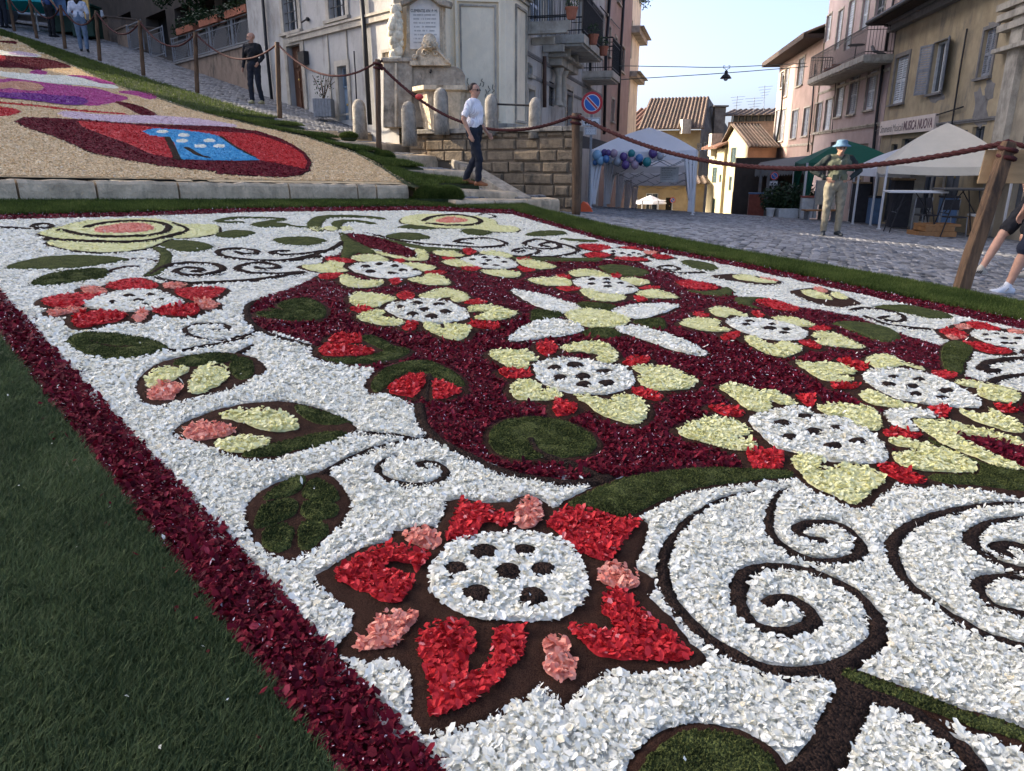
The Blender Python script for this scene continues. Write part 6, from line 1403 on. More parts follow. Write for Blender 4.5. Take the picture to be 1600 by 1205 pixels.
m_ = MB(); m_.tube([TW.w(6, 3, -.6), TW.w(6.1, 5, -.65), TW.w(5.9, 7, -.6)], .03, 5); m_.build('stem', M_bark, t)
# fence and gate left of the terrace, on the street
GG = Fac(street_pt(16.9, 2.3), street_pt(24, 2.3))
t = thing('street_railing', GG.w(.5, 3.1), 'white lattice railing and gate left of the terrace steps', 'railing')
zg_ = lambda a: z2(*GG.w(a, 0)[:2])
for a, b_ in ((.0, 1.5), (2.0, 3.6)): rail_panel(GG, a, b_, zg_((a + b_) / 2) + .05, .85, t)
for i, (a, b_, lab) in enumerate(((3.9, 5.4, 'low terracotta coloured wall behind the woman in the white top, nearer piece'), (6.3, 7.9, 'low terracotta coloured wall further up the lane, farther piece'))):
    m_ = MB(); z_ = zg_(a); GG.box(m_, a, b_, z_ - .4, z_ + .75 + .1 * i, -1.2, -.2); GG.box(m_, a - .05, b_ + .05, z_ + .752 + .1 * i, z_ + .80 + .1 * i, -1.25, -.15); o_ = m_.build('low_wall', M_peach, origin=tuple(GG.w(a, z_))); tag(o_, lab, 'wall', 'low walls up the lane')
# tall windowed blocks, added for the shade they cast
def block(name, lab, pts, z0, zt, m, rows=3, door_=False):
    t = thing(name, (pts[0][0], pts[0][1], z0), lab, 'building', None)
    for i in range(len(pts)):
        F_ = Fac(pts[i], pts[(i + 1) % len(pts)]); cen = np.mean(np.array(pts), 0); 
        if (F_.w(F_.L / 2, 0, 1)[:2] - cen) @ (F_.w(F_.L / 2, 0, 1)[:2] - cen) < (F_.w(F_.L / 2, 0, -1)[:2] - cen) @ (F_.w(F_.L / 2, 0, -1)[:2] - cen): F_.n = -F_.n
        k = max(1, int(F_.L / 3.2)); hs = [(F_.L * (j + .5) / k - .5, F_.L * (j + .5) / k + .5, z0 + 4 + r_ * 3.2, z0 + 5.6 + r_ * 3.2) for j in range(k) for r_ in range(rows) if z0 + 6 + r_ * 3.2 < zt]
        wall(F_, 0, F_.L, z0, zt, hs, m, t)
        for r in hs: window(F_, t, r, 'shut', M_shutg, n=8)
    m_ = MB(); m_.add([(p[0], p[1], zt) for p in pts], [tuple(range(len(pts)))]); m_.build('roof', M_tileo, t); return t
# added blocks towards the sun shade the carpets; the gap leaves a streak
SD = np.array([SUN_AZ.x, SUN_AZ.y]); SE = np.array([-SD[1], SD[0]])     # towards the sun, and across
def sp(t, w): return tuple(np.array([6.1, 13.35]) + SD * t + SE * w)
block('hill_shade_block', 'large plastered block out of view, added to shade the carpets', [sp(44, 1.25), sp(44, 24), sp(54, 24), sp(54, 1.25)], 0, 25, M_cream, rows=5)  # invented block, keeps direct sun off the lower carpet
block('upper_shade_block', 'large plastered block added to shade the upper lane, beyond the restaurant', [sp(44, -35), sp(44, -.15), sp(54, -.15), sp(54, -35)], 0, 25, M_ochre, rows=5)  # invented block, keeps direct sun off the upper lane

# ---------------------------------------------------------------- terrace, fountain, bollards
def gnd(px, py, surf=zp, far=60):
    d = ray(px, py); t = np.linspace(2, far, 6000) / d[1]; q = d[None] * t[:, None]; z = surf(q[:, 0], q[:, 1]); i = np.argmax(q[:, 2] < z); return q[i]
TF_ = Fac((-2.08, 15.6), (1.1, 13.7)); TS_ = Fac((1.08, 14.12), (.62, 18.4), flip=False)
if TS_.n[0] < 0: TS_.n = -TS_.n
tw = thing('terrace_wall', TF_.w(2, -.9), 'low wall of worn brown tuff blocks holding up the fountain terrace', 'wall')
M_joint = mat('old_mortar', (.13, .10, .07), .95, .3, 10, .6, 60, .01)
for F_, nm in ((TF_, 0), (TS_, 1)):
    m_ = MB(); F_.box(m_, (0 if nm == 0 else .0), F_.L, -1.6, .5, -.34, -.035); m_.build('wall_core', M_joint, tw)
    z = -1.25; r_ = 0
    while z < .47:
        h = .205 if z < .2 else .25; h = min(h, .5 - z); a = -RP.uniform(0, .3); 
        while a < F_.L:
            w_ = RP.uniform(.3, .62); a0, a1 = max(a, 0) + .008, min(a + w_, F_.L) - .008
            if a1 - a0 > .06 and RP.random() > .03:
                m_ = MB(); o0 = RP.uniform(-.02, .018); c = RP.uniform(.014, .04)
                V = [F_.w(a0, z + .008, -.06), F_.w(a1, z + .008, -.06), F_.w(a1, z + h - .008, -.06), F_.w(a0, z + h - .008, -.06),
                     F_.w(a0 + .0, z + .008, o0 - c), F_.w(a1, z + .008, o0 - c), F_.w(a1, z + h - .008, o0 - c), F_.w(a0, z + h - .008, o0 - c),
                     F_.w(a0 + c, z + .008 + c, o0), F_.w(a1 - c, z + .008 + c, o0 + RP.uniform(-.008, .008)), F_.w(a1 - c, z + h - .008 - c, o0), F_.w(a0 + c, z + h - .008 - c, o0 + RP.uniform(-.008, .008))]
                m_.add(V, [(8, 9, 10, 11)] + [(k, (k + 1) % 4, 4 + (k + 1) % 4, 4 + k) for k in range(4)] + [(4 + k, 4 + (k + 1) % 4, 8 + (k + 1) % 4, 8 + k) for k in range(4)])
                m_.build('tuff_block', M_block, tw)
            a += w_
        z += h; r_ += 1
m_ = MB(); a = 0
for F_ in (TF_, TS_):
    a = 0
    while a < F_.L - .05:
        b_ = min(a + RP.uniform(.7, 1.1), F_.L); m_ = MB(); F_.box(m_, a + .006, b_ - .006, .5, .585 + RP.uniform(-.006, .006), -.38, .05); m_.build('coping_stone', M_stone2, tw, bevel=.012); a = b_
fl = MB(); fl.add([(-2.08, 15.62, .52), (1.08, 13.72, .52), (.6, 18.5, .52), (-.2, 17.3, .52), (-2.7, 16.8, .52)], [(0, 1, 2, 3, 4)]); fl.build('terrace_floor', M_mortar, kind='structure')
# sloping stone beside the steps
A_, B_ = at_y(697, 243, 15.3), at_y(806, 309, 12.55); dn = np.array([0, 0, 1.]); sd_ = np.array([.8, .6, 0]) * .34
m_ = MB(); m_.hexa([A_ - dn * .5, B_ - dn * .5, B_ + sd_ - dn * .5, A_ + sd_ - dn * .5, A_, B_, B_ + sd_, A_ + sd_]); o_ = m_.build('stone_ramp', M_stone2, origin=tuple(B_), bevel=.02)
tag(o_, 'sloping stone coping running down beside the steps in front of the block wall', 'stone coping')
BG = 'stone bollards around the fountain terrace'
for i, (px, yt, yb, wy, lab, rad) in enumerate(((563, 155, 206, 16.1, 'short stone bollard at the top of the steps, leftmost', .15), (640, 158, 216, 15.1, 'stone bollard in front of the left end of the block wall', .15),
        (690, 137, 198, 15.0, 'tallest grey stone bollard right in front of the fountain basin', .145), (768, 147, 199, 14.6, 'dark stone bollard behind the walking man, second from the right', .13), (836, 152, 203, 14.2, 'dark lichened stone bollard farthest right on the terrace wall', .12))):
    b_ = at_y(px, yb, wy); h = (at_y(px, yt, wy) - b_)[2]; m_ = MB()
    m_.lathe(b_ - [0, 0, .15], [(rad * 1.04, 0), (rad, .2), (rad * .97, h * .55), (rad * .93, h), (rad * .8, h + .07), (rad * .5, h + .125), (.02, h + .15)], 16)
    o_ = m_.build('stone_bollard', M_stone2, origin=tuple(b_), smooth=True); tag(o_, lab, 'bollard', BG)
m_ = MB(); m_.tube([at_y(778, 163, 14.55), at_y(829, 165, 14.25)], .018, 6); o_ = m_.build('iron_rail', M_iron, origin=tuple(at_y(800, 164, 14.4))); tag(o_, 'thin iron rail between the two right hand stone bollards', 'rail')

FF = Fac((-2.75, 16.2), (-1.1, 16.3)); ft = thing('fountain', FF.w(.9, .55), 'old travertine wall fountain with carved head, basin and marble inscription', 'fountain')
M_trav = mat('fountain_travertine', (.60, .49, .34), .85, .35, 6, .9, 26, .025, stain=(.14, .10, .06), stain_s=2.4)
M_travd = mat('dark_travertine', (.38, .32, .24), .9, .4, 6, .9, 22, .03, stain=(.07, .06, .045), stain_s=3)
M_marble = mat('pale_marble', (.72, .68, .6), .6, .1, 3, .2, 30, .004, stain=(.42, .39, .34), stain_s=2)
def fpoly(pts, o0, o1, name, m, par=ft, bevel=.02):
    P_ = [FF.pt(x, y) for x, y in pts]; mb = MB(); mb.prism(P_, lambda a, b, d: FF.w(a, b, d), o0, o1); return mb.build(name, m, par, bevel=bevel)
fpoly([(600, 200), (645, 200), (645, 97), (600, 97)], -.3, .18, 'side_pier', M_travd); fpoly([(597, 99), (648, 99), (648, 92), (597, 92)], -.3, .24, 'pier_cap', M_travd)
fpoly([(618, 200), (622, 200), (622, 100), (618, 100)], .182, .22, 'pilaster_strip', M_trav); 
fpoly([(640, 200), (727, 200), (727, 120), (722, 110), (712, 105), (640, 105)], -.3, .12, 'back_wall', M_travd)
fpoly([(619, 97), (626, 92), (634, 82), (638, 66), (639, 40), (638, -20), (697, -20), (695, 40), (698, 100)], -.3, .06, 'stele', M_trav)
for k in range(3): fpoly([(620 + k * 3, 97), (629 + k * 3, 89 - k), (634 + k * 2.4, 78), (636 + k * 1.6, 62), (636 + k * 1.5, 0), (637.2 + k * 1.5, 0), (637.6 + k * 1.7, 62), (636 + k * 2.6, 79), (631 + k * 3, 90), (623 + k * 3, 97)], .062, .10 - k * .012, 'moulding', M_trav, bevel=0)
for k in range(2): fpoly([(689 + k * 3, 100), (691 + k * 3, 100), (689.5 + k * 3, -18), (687.5 + k * 3, -18)], .062, .11, 'moulding', M_trav, bevel=0)
tab = fpoly([(641, 78), (688, 78), (687, 13), (664, -6), (640.5, 10)], .062, .085, 'inscription_tablet', M_marble, bevel=.006)
for sgn in (0, 1):
    ps = [(664, -16), (664, -8), (641, 8), (628, 13), (626, 6), (640, 0)] if not sgn else [(664, -16), (664, -8), (688, 12), (706, 16), (708, 8), (690, 2)]
    fpoly(ps, .062, .26, 'pediment', M_travd)
dF = 1 if FF.pt(690, 50)[0] > FF.pt(640, 50)[0] else -1
M_ink = mat('carved_letters', (.10, .09, .08), .8, 0, 3, 0)
tw_ = abs(FF.pt(685.5, 18)[0] - FF.pt(642, 18)[0])
text('CLEMENTIS XIV. P. M.', FF, FF.pt(642.2, 20)[0], FF.pt(664, 20.5)[1], .075, M_ink, tab, .087, 'lettering', dF, width=tw_ * .95)
rr = random.Random(12)
ln = MB()                                     # the smaller worn rows, too fine to read
for k in range(8):
    y = 26 + k * 6.1; x = 645 + rr.uniform(0, 3)
    while x < 684 - rr.uniform(0, 4):
        w_ = rr.uniform(.7, 1.5)
        if rr.random() < .78: a_, z_ = FF.pt(x, y); b2_, _ = FF.pt(x + w_ * .55, y); FF.box(ln, min(a_, b2_), max(a_, b2_), z_, z_ + .028, .086, .0885)
        x += w_
ln.build('worn_lettering', mat('worn_carving', (.33, .31, .28), .9, 0), tab, kind='stuff')
# carved scroll on the left, built of rolled lumps
sc = MB(); 
for (x, y, r) in ((618, 18, .10), (621, 27, .10), (617, 36, .11), (615, 44, .12), (622, 46, .12), (614, 54, .10), (622, 58, .13), (617, 66, .12), (619, 74, .11), (622, 82, .12), (616, 88, .10), (625, 37, .08), (627, 70, .07)):
    a_, z_ = FF.pt(x, y); p_ = FF.w(a_, z_, .16); sc.ball(p_, r, 10, 7, sy=.8, sz=1.1)
M_travl = mat('light_travertine', (.75, .66, .48), .8, .2, 8, .6, 30, .015, stain=(.35, .3, .2), stain_s=4); sc.build('carved_scroll', M_travl, ft, smooth=True)
fpoly([(612, 22), (629, 20), (629, 8), (611, 10)], -.1, .2, 'scroll_block', M_travl); fpoly([(609, 96), (629, 94), (629, 90), (609, 91)], -.1, .25, 'scroll_foot', M_travl)
fpoly([(641, 99), (646, 92), (651, 88), (652, 82), (658, 77), (663, 72), (682, 72), (690, 82), (697, 92), (706, 105), (641, 105)], .10, .24, 'shell_gable', M_trav)
for px, py, r_ in ((665, 86, .075), (682, 86, .075), (649, 92, .05), (699, 98, .05)):
    m_ = MB(); a_, z_ = FF.pt(px, py); c_ = FF.w(a_, z_, .26)
    pts_ = [c_ + FF.d * math.cos(t * .6) * r_ * (1 - t * .07) + np.array([0, 0, math.sin(t * .6) * r_ * (1 - t * .07)]) for t in range(13)]; m_.tube(pts_, .022, 7); m_.build('volute', M_trav, ft, smooth=True)
m_ = MB(); m_.tube([FF.w(*FF.pt(x, y), .27) for x, y in ((675, 83), (684, 82), (692, 90), (700, 98), (706, 104))], .022, 7); m_.build('volute_rib', M_trav, ft, smooth=True)
hd = MB(); a_, z_ = FF.pt(672.5, 71); hc = FF.w(a_, z_, .30)
hd.ball(hc, .125, 16, 12, sx=.86, sy=.9, sz=1.12); hd.ball(hc + [0, 0, .05] + FF.n * -.03, .14, 14, 10, sx=.95, sy=.8, sz=.95)
hd.ball(hc + FF.n * .115 + [0, 0, -.02], .028, 8, 6, sz=1.6); hd.ball(hc + FF.n * .095 + [0, 0, -.085], .035, 8, 6, sx=1.3, sz=.6)
for s_ in (-1, 1): hd.ball(hc + FF.n * .09 + FF.d * .045 * s_ + [0, 0, .025], .022, 8, 6); hd.ball(hc + FF.n * .05 + FF.d * .09 * s_ + [0, 0, -.07], .05, 8, 6); hd.ball(hc + FF.d * .13 * s_ + [0, 0, -.02], .045, 8, 6)
hd.build('carved_head', M_trav, ft, smooth=True)
# basin
bs = MB(); rim = [(645, 134), (740, 137)]; L_, R_ = FF.pt(646, 136, .5)[0], FF.pt(742, 138, .5)[0]; zr1 = FF.pt(690, 133, .9)[1]; a0, a1 = min(L_, R_), max(L_, R_)
def bring(f, z, w0): # half octagon outline widening forwards
    c_ = (a0 + a1) / 2; h_ = (a1 - a0) / 2 * f; return [FF.w(c_ - h_, z, .12), FF.w(c_ - h_, z, .45 * w0), FF.w(c_ - h_ * .62, z, .85 * w0), FF.w(c_ + h_ * .62, z, .85 * w0), FF.w(c_ + h_, z, .45 * w0), FF.w(c_ + h_, z, .12)]
lv = [(.72, .5, .8), (.74, .75, .82), (.9, 1.3, .95), (.98, zr1 - .10, 1.0), (1.04, zr1 - .08, 1.06), (1.04, zr1, 1.06), (.92, zr1, .92), (.86, zr1 - .18, .85)]
V = sum([bring(*l) for l in lv], []); bs.add(V, [(i * 6 + k, i * 6 + k + 1, (i + 1) * 6 + k + 1, (i + 1) * 6 + k) for i in range(len(lv) - 1) for k in range(5)] + [tuple((len(lv) - 1) * 6 + k for k in range(6))]); bs.build('basin', M_trav, ft)
m_ = MB(); m_.tube([FF.w(*FF.pt(674, 112), .12), FF.w(*FF.pt(674, 113), .35), FF.w(*FF.pt(674, 117), .4)], .02, 8); m_.build('spout', M_iron, ft)

# ---------------------------------------------------------------- rope barrier
M_rope = mat('dark_red_rope', (.055, .013, .012), .85, .3, 40, .6, 200, .004); M_knot = mat('red_tape', (.55, .06, .05), .6)
PG = 'wooden posts of the rope barrier'; tops = []
def wpost(base, top, r, lab, square=False):
    m_ = MB(); base = np.array(base, float); top = np.array(top, float); n = 8
    pts_ = [base - [0, 0, .05]] + [base + (top - base) * i / n + np.array([RP.uniform(-.004, .004), RP.uniform(-.004, .004), 0]) for i in range(1, n)] + [top]
    m_.tube(pts_, [r * (1.05 - .1 * i / n) for i in range(n + 1)], 4 if square else 12, twist=0); o = m_.build('barrier_post', M_bark, origin=tuple(base), smooth=not square, bevel=.008 if square else 0); tag(o, lab, 'post', PG); tops.append(top); return o
def post_px(px, pb, pt_, wy, r, lab, surf=None, tx=None):
    b_ = at_y(px, pb, wy); dt = ray(tx or px, pt_); tp = dt * (b_[1] / dt[1]); return wpost(b_, tp, r, lab)
B0 = gnd(1500, 455); tt = ray(1577, 222); tt = tt * (B0[1] + .05) / tt[1]
wpost(B0, tt, .085, 'leaning square wooden post nearest the camera at the right', True)
A0_ = gnd(900, 334); post_px(900, 336, 177, 12.5, .068, 'round wooden post in front of the no parking sign')
U592 = on(592, 235, G2); post_px(592, 235, 93, U592[1], .05, 'round wooden post at the top of the steps left of the fountain', tx=590)
for px, pb, pt_, tx, lab in ((437, 184, 66, 433, 'wooden post in front of the brown door'), (308, 145, 50, 305, 'wooden post in front of the railed terrace'), (224, 118, 32, 218, 'wooden post by the street railing gate'),
        (156, 95, 17, 150, 'wooden post beside the woman in the white top'), (102, 76, 8, 94, 'wooden post right of the man in the dark blue shirt'), (58, 60, 0, 46, 'wooden post left of the man in the dark blue shirt'), (23, 49, -8, 12, 'farthest wooden post at the left edge')):
    q = on(px, pb, G2); post_px(px, pb, pt_, q[1], .05, lab, tx=tx)
def rope(a, b, sag, r, name_lab, strands=True, attach=None):
    a, b = np.array(a), np.array(b); L = np.linalg.norm(b - a); n = max(24, int(L / (.05 if strands else .25))); c = []
    for i in range(n + 1): t = i / n; p = a + (b - a) * t; p[2] -= sag * 4 * t * (1 - t); c.append(p)
    m_ = MB()
    if strands:
        for k in range(3):
            pts_ = []
            for i, p in enumerate(c):
                d = c[min(i + 1, n)] - c[max(i - 1, 0)]; d /= np.linalg.norm(d); e1 = np.cross(d, [0, 0, 1.]); e1 /= np.linalg.norm(e1); e2 = np.cross(d, e1); ph = 2 * math.pi * k / 3 + i * .05 * L / n / .05 * 2 * math.pi / (r * 7) * .9
                pts_.append(p + (e1 * math.cos(ph) + e2 * math.sin(ph)) * r * .52)
            m_.tube(pts_, r * .56, 6)
    else: m_.tube(c, r, 6)
    o = m_.build('barrier_rope', M_rope, origin=tuple(c[n // 2]), smooth=True); tag(o, name_lab, 'rope', 'ropes of the barrier'); return c
tp_ = tops[:]
r1 = rope(tp_[0] - [0, 0, .0], tp_[1] - [0, 0, .02], .50, .031, 'thick twisted dark red rope from the leaning post past the man in the hat')
rope(tp_[1] - [0, 0, .02], tp_[2] - [0, 0, .05], .62, .028, 'dark red rope crossing in front of the man on the steps')
lab_ = ['dark red rope between the fountain post and the brown door post', 'dark red rope in front of the man in black', 'dark red rope in front of the railed terrace', 'dark red rope by the street railing gate', 'dark red rope in front of the woman in white', 'dark red rope beside the man in dark blue', 'dark red rope at the far left']
for i in range(2, 9): rope(tp_[i] - [0, 0, .03], tp_[i + 1] - [0, 0, .03], .42, .022, lab_[i - 2], strands=i < 4)
rope(tp_[0], tp_[0] + np.array([2.6, -2.0, .1]), .3, .026, 'dark red rope running off the right edge of the picture')
for tp in tp_[:3]:
    m_ = MB(); m_.tube([tp + np.array([math.cos(a) * .075, math.sin(a) * .075, -.02 - .012 * a]) for a in np.linspace(0, 12.5, 30)], .022, 6); o_ = m_.build('rope_winding', M_rope, origin=tuple(tp), smooth=True)
    tag(o_, ['rope wound round the top of the leaning post', 'rope wound round the post before the no parking sign', 'rope wound round the post left of the fountain'][tp_.index(tp) if False else [i for i in range(3) if tp_[i] is tp][0]], 'rope', 'ropes of the barrier')
kp = tp_[1] + (tp_[2] - tp_[1]) * .77; kp = np.array(kp); kp[2] -= .62 * 4 * .77 * .23; m_ = MB(); m_.ball(kp, .05, 10, 8, sx=1.5); o_ = m_.build('red_tape', M_knot, origin=tuple(kp), smooth=True); tag(o_, 'bright red tape knot on the rope before the fountain', 'tape')
# plank behind the leaning post
M_plank = mat('pine_board', (.40, .27, .14), .6, .2, 3, .3, 40, .004, stretch=6, stain=(.28, .16, .08), stain_s=2)
q0, q1, q2, q3 = [at_y(x, y, w) for x, y, w in ((1534, 289, 7.9), (1529, 262, 7.9), (1545, 234, 7.9), (1680, 234, 7.6))]; q4 = at_y(1680, 287, 7.6)
m_ = MB(); bk = np.array([.01, .03, 0]); pl_ = [at_y(1527, 287, 7.9), q4, q3, at_y(1541, 234, 7.9)]; m_.hexa(pl_ + [p + bk for p in pl_]); o_ = m_.build('wooden_board', M_plank, origin=tuple(pl_[0]), bevel=.004); tag(o_, 'pine board fixed behind the leaning post at the right edge', 'board')

# ---------------------------------------------------------------- tents
M_white_c = mat('white_tent_cloth', (.80, .79, .80), .8, .05, 2, .25, 5, .02, trans=.25); M_cream_c = mat('cream_tent_cloth', (.78, .70, .56), .8, .06, 2, .25, 5, .02, trans=.15)
M_green_c = mat('green_tent_cloth', (.02, .13, .085), .8, .1, 2, .25, 5, .02, trans=.2); M_grey_c = mat('grey_awning_cloth', (.22, .215, .20), .85, .1, 2, .25, 5, .02, trans=.1)
M_pole = mat('white_pole', (.6, .6, .6), .4, .05, 3, 0)
def tent(label, C4, eave, peak, m, legs_z, group, drapes=(), valance=.22, open_sides=True, legw=.022, truss=True):
    """pop-up tent: four corner points (x, y) in order, eave and peak heights"""
    C4 = [np.array([c[0], c[1], eave]) for c in C4]; cen = sum(C4) / 4; t = thing('pop_up_tent', (cen[0], cen[1], legs_z[0]), label, 'tent', group)
    pk = cen.copy(); pk[2] = peak; mb = MB(); n = 10
    for i in range(4):
        a, b = C4[i], C4[(i + 1) % 4]
        for k in range(n):
            for j in range(n):
                def P_(u, v):
                    e = a + (b - a) * u; p = e + (pk - e) * v; sg = -.09 * math.sin(math.pi * v) * (peak - eave); p = p.copy(); p[2] -= sg + .05 * math.sin(math.pi * u) * (1 - v) ; return p
                u0, u1, v0, v1 = k / n, (k + 1) / n, j / n, (j + 1) / n; mb.add([P_(u0, v0), P_(u1, v0), P_(u1, v1), P_(u0, v1)], [(0, 1, 2, 3)])
    mb.build('canopy', m, t, smooth=True)
    for i in range(4):
        a, b = C4[i], C4[(i + 1) % 4]; mb = MB(); out = (a + b) / 2 - cen; out[2] = 0; out /= np.linalg.norm(out)
        for k in range(n):
            r_ = []
            for u in (k / n, (k + 1) / n):
                p = a + (b - a) * u + out * .012; z = -.05 * math.sin(math.pi * u); r_.append((p + [0, 0, z], p + out * .01 * math.sin(u * 25) + [0, 0, z - valance]))
            mb.add([r_[0][0], r_[1][0], r_[1][1], r_[0][1]], [(0, 1, 2, 3)])
        mb.build('valance', m, t)
    for i, c in enumerate(C4):
        mb = MB(); mb.box(c[0] - legw, c[1] - legw, legs_z[i], c[0] + legw, c[1] + legw, eave - .01); mb.box(c[0] - legw * 2, c[1] - legw * 2, legs_z[i] - .02, c[0] + legw * 2, c[1] + legw * 2, legs_z[i] + .02); mb.build('leg', M_pole, t)
    if truss:
        mb = MB()
        for i in range(4):
            a, b = C4[i] - [0, 0, .1], C4[(i + 1) % 4] - [0, 0, .1]
            for k in range(4):
                p, q = a + (b - a) * k / 4, a + (b - a) * (k + 1) / 4; mb.tube([p, q - [0, 0, .32]], .012, 4); mb.tube([p - [0, 0, .32], q], .012, 4)
            mb.tube([C4[i] - [0, 0, .25], pk - [0, 0, .25]], .014, 4)
        mb.build('frame', M_irong, t)
    for i in drapes:
        c = C4[i]; mb = MB(); d1 = (C4[(i + 1) % 4] - c); d1 /= np.linalg.norm(d1); d2 = (C4[i - 1] - c); d2 /= np.linalg.norm(d2)
        for d in (d1, d2):
            k = 9; rows_ = []
            for j in range(6):
                f = j / 5; z = eave - .06 + (legs_z[i] + .15 - eave) * f; wv = .22 * (1 - f) ** 1.6 + .13
                rows_.append([c + d * (wv * s_ / k) + np.array([.02 * math.sin(s_ * 1.9 + j), .03 * math.cos(s_ * 2.1), z - c[2]]) for s_ in range(k + 1)])
            for j in range(5):
                for s_ in range(k): mb.add([rows_[j][s_], rows_[j][s_ + 1], rows_[j + 1][s_ + 1], rows_[j + 1][s_]], [(0, 1, 2, 3)])
        mb.build('curtain', m, t, smooth=True)
    return t
TG = 'white tents in a row down the street'
tl = ['nearest white tent with balloons hung under its front edge', 'second white tent in the row behind the balloons', 'third white tent seen through the first two', 'last white tent at the end of the row']
for i in range(4):
    w = 20 + i * 3.6; dx = i * 3.6 * .235
    x0, x1 = (925 - 800) / 1202.6 * 20 + dx + .0, (1089 - 800) / 1202.6 * 20 + dx
    C4 = [(x0, w), (x1, w + .1), (x1 + .70, w + 2.9), (x0 + .70, w + 2.8)]
    ez = [.27, -.12, -.42, -.72][i] ; tent(tl[i], C4, ez, ez + .60, M_white_c, [float(zp(c[0], c[1])) + .0 for c in C4], TG, drapes=(0, 1, 2, 3), truss=True)
m_white2 = M_white_c
# menu sheet
a_, b_ = at_y(1031, 285, 21.5), at_y(1061, 261, 21.5); m_ = MB(); m_.box(a_[0], 21.5, a_[2], b_[0], 21.51, b_[2]); ms = thing('price_sheet', (a_[0], 21.5, a_[2]), 'white handwritten sheet hanging inside the nearest white tent', 'notice'); m_.build('paper', M_wframe, ms)
m_ = MB(); 
for k in range(7):
    z_ = b_[2] - .05 - k * .048; x_ = a_[0] + .04
    while x_ < b_[0] - .12 - (k % 3) * .05: w_ = rr.uniform(.015, .05); (m_.box(x_, 21.497, z_, x_ + w_, 21.499, z_ + .01)) ; x_ += w_ + .014
m_.build('handwriting', M_iron, ms, kind='stuff')
# balloons
BC = {'l': (.20, .36, .50), 'p': (.09, .05, .18), 'b': (.07, .17, .36), 'm': (.30, .22, .28), 'g': (.28, .30, .33), 't': (.02, .18, .19), 'd': (.03, .02, .05)}
BN = {'l': 'light blue', 'p': 'dark purple', 'b': 'blue', 'm': 'mauve', 'g': 'pearl grey', 't': 'teal', 'd': 'small black violet'}
bl = [(245, 812, 25, 'l'), (283, 800, 18, 'p'), (262, 840, 22, 'l'), (302, 800, 16, 'p'), (291, 832, 18, 'b'), (310, 838, 17, 'g'), (332, 803, 20, 'm'), (350, 845, 20, 'g'), (383, 820, 21, 'p'), (393, 863, 21, 'p'), (424, 803, 19, 't'), (425, 834, 19, 'm'), (442, 863, 20, 'm'), (465, 828, 20, 'b'), (472, 855, 11, 'd'), (505, 848, 23, 't'), (536, 802, 23, 'p'), (574, 816, 19, 'g'), (235, 850, 14, 'b')]
seen = {}
for x, y, r, c in bl:
    px, py = 860 + x / 3.347, y / 3.347; p = at_y(px, py, 19.85 + rr.uniform(-.1, .1)); rad = r / 3.347 / 59.5
    m_ = MB(); m_.ball(p, rad, 14, 10, sz=1.08); m_.lathe(p - [0, 0, rad * 1.2], [(rad * .16, 0), (.004, rad * .14)], 8)
    o_ = m_.build('balloon', mat('balloon_' + BN[c].replace(' ', '_'), BC[c], .25, .02, 2, 0, spec=.5), origin=tuple(p), smooth=True); seen[c] = seen.get(c, 0) + 1; k = seen[c]
    tag(o_, '%s balloon, %s of that colour counted from the left of the cluster' % (BN[c], ['first', 'second', 'third', 'fourth', 'fifth'][k - 1]), 'balloon', 'balloons under the nearest white tent')
def rect_tent(c, e1, s): e1 = np.array(e1) / np.linalg.norm(e1); e2 = np.array([-e1[1], e1[0]]); c = np.array(c); return [c, c + e1 * s, c + e1 * s + e2 * s, c + e2 * s]
C4 = rect_tent(((1388 - 800) / 1202.6 * 19.4, 19.4), (.93, -.36), 2.75); tent('cream pop up tent over the folding tables in front of the music shop', C4, at_y(1393, 258, 19.4)[2], at_y(1500, 193, 20.6)[2], M_cream_c, [float(zp(c[0], c[1])) for c in C4], 'tents before the right hand shops', valance=.2, truss=False)
C4 = rect_tent(((1345 - 800) / 1202.6 * 22.2, 22.2), (.93, -.36), 2.2); tent('pale blue white tent peeping out behind the cream tent', C4, at_y(1360, 262, 22.2)[2], at_y(1400, 232, 23)[2], M_white_c, [float(zp(c[0], c[1])) for c in C4], 'tents before the right hand shops', truss=False)
C4 = rect_tent(((1262 - 800) / 1202.6 * 25.5, 25.5), (.97, -.22), 2.9); tent('dark green tent behind the man with the hat', C4, at_y(1275, 254, 25.5)[2], at_y(1333, 220, 26.5)[2], M_green_c, [float(zp(c[0], c[1])) for c in C4], 'tents before the right hand shops', drapes=(0, 3), truss=False, legw=.03)
# bar awning
aw = thing('bar_awning', at_y(1235, 300, 30), 'grey bar awning on posts with a scalloped edge', 'awning')
ap = [at_y(x, y, w) for x, y, w in ((1180, 262, 31), (1292, 256, 28.5), (1300, 240, 31.5), (1192, 250, 34))]
m_ = MB(); m_.hexa([p - np.array([0, 0, .05]) for p in ap] + ap); m_.build('cloth', M_grey_c, aw)
m_ = MB(); n = 26
for k in range(n):
    u0, u1 = k / n, (k + 1) / n; a, b = ap[0] + (ap[1] - ap[0]) * u0 - [0, .02, 0], ap[0] + (ap[1] - ap[0]) * u1 - [0, .02, 0]; mm = (a + b) / 2
    m_.add([a, b, b - [0, 0, .3], mm - [0, 0, .38], a - [0, 0, .3]], [(0, 1, 2, 3, 4)])
m_.build('valance', M_grey_c, aw)
for x in (1191, 1204, 1213, 1248, 1290):
    f = (x - 1180) / 112; p = ap[0] + (ap[1] - ap[0]) * min(f, 1); m_ = MB(); m_.box(p[0] - .05, p[1] - .04, float(zp(p[0], p[1])) - .1, p[0] + .05, p[1] + .04, p[2] - .06); m_.build('post', M_trimg, aw)
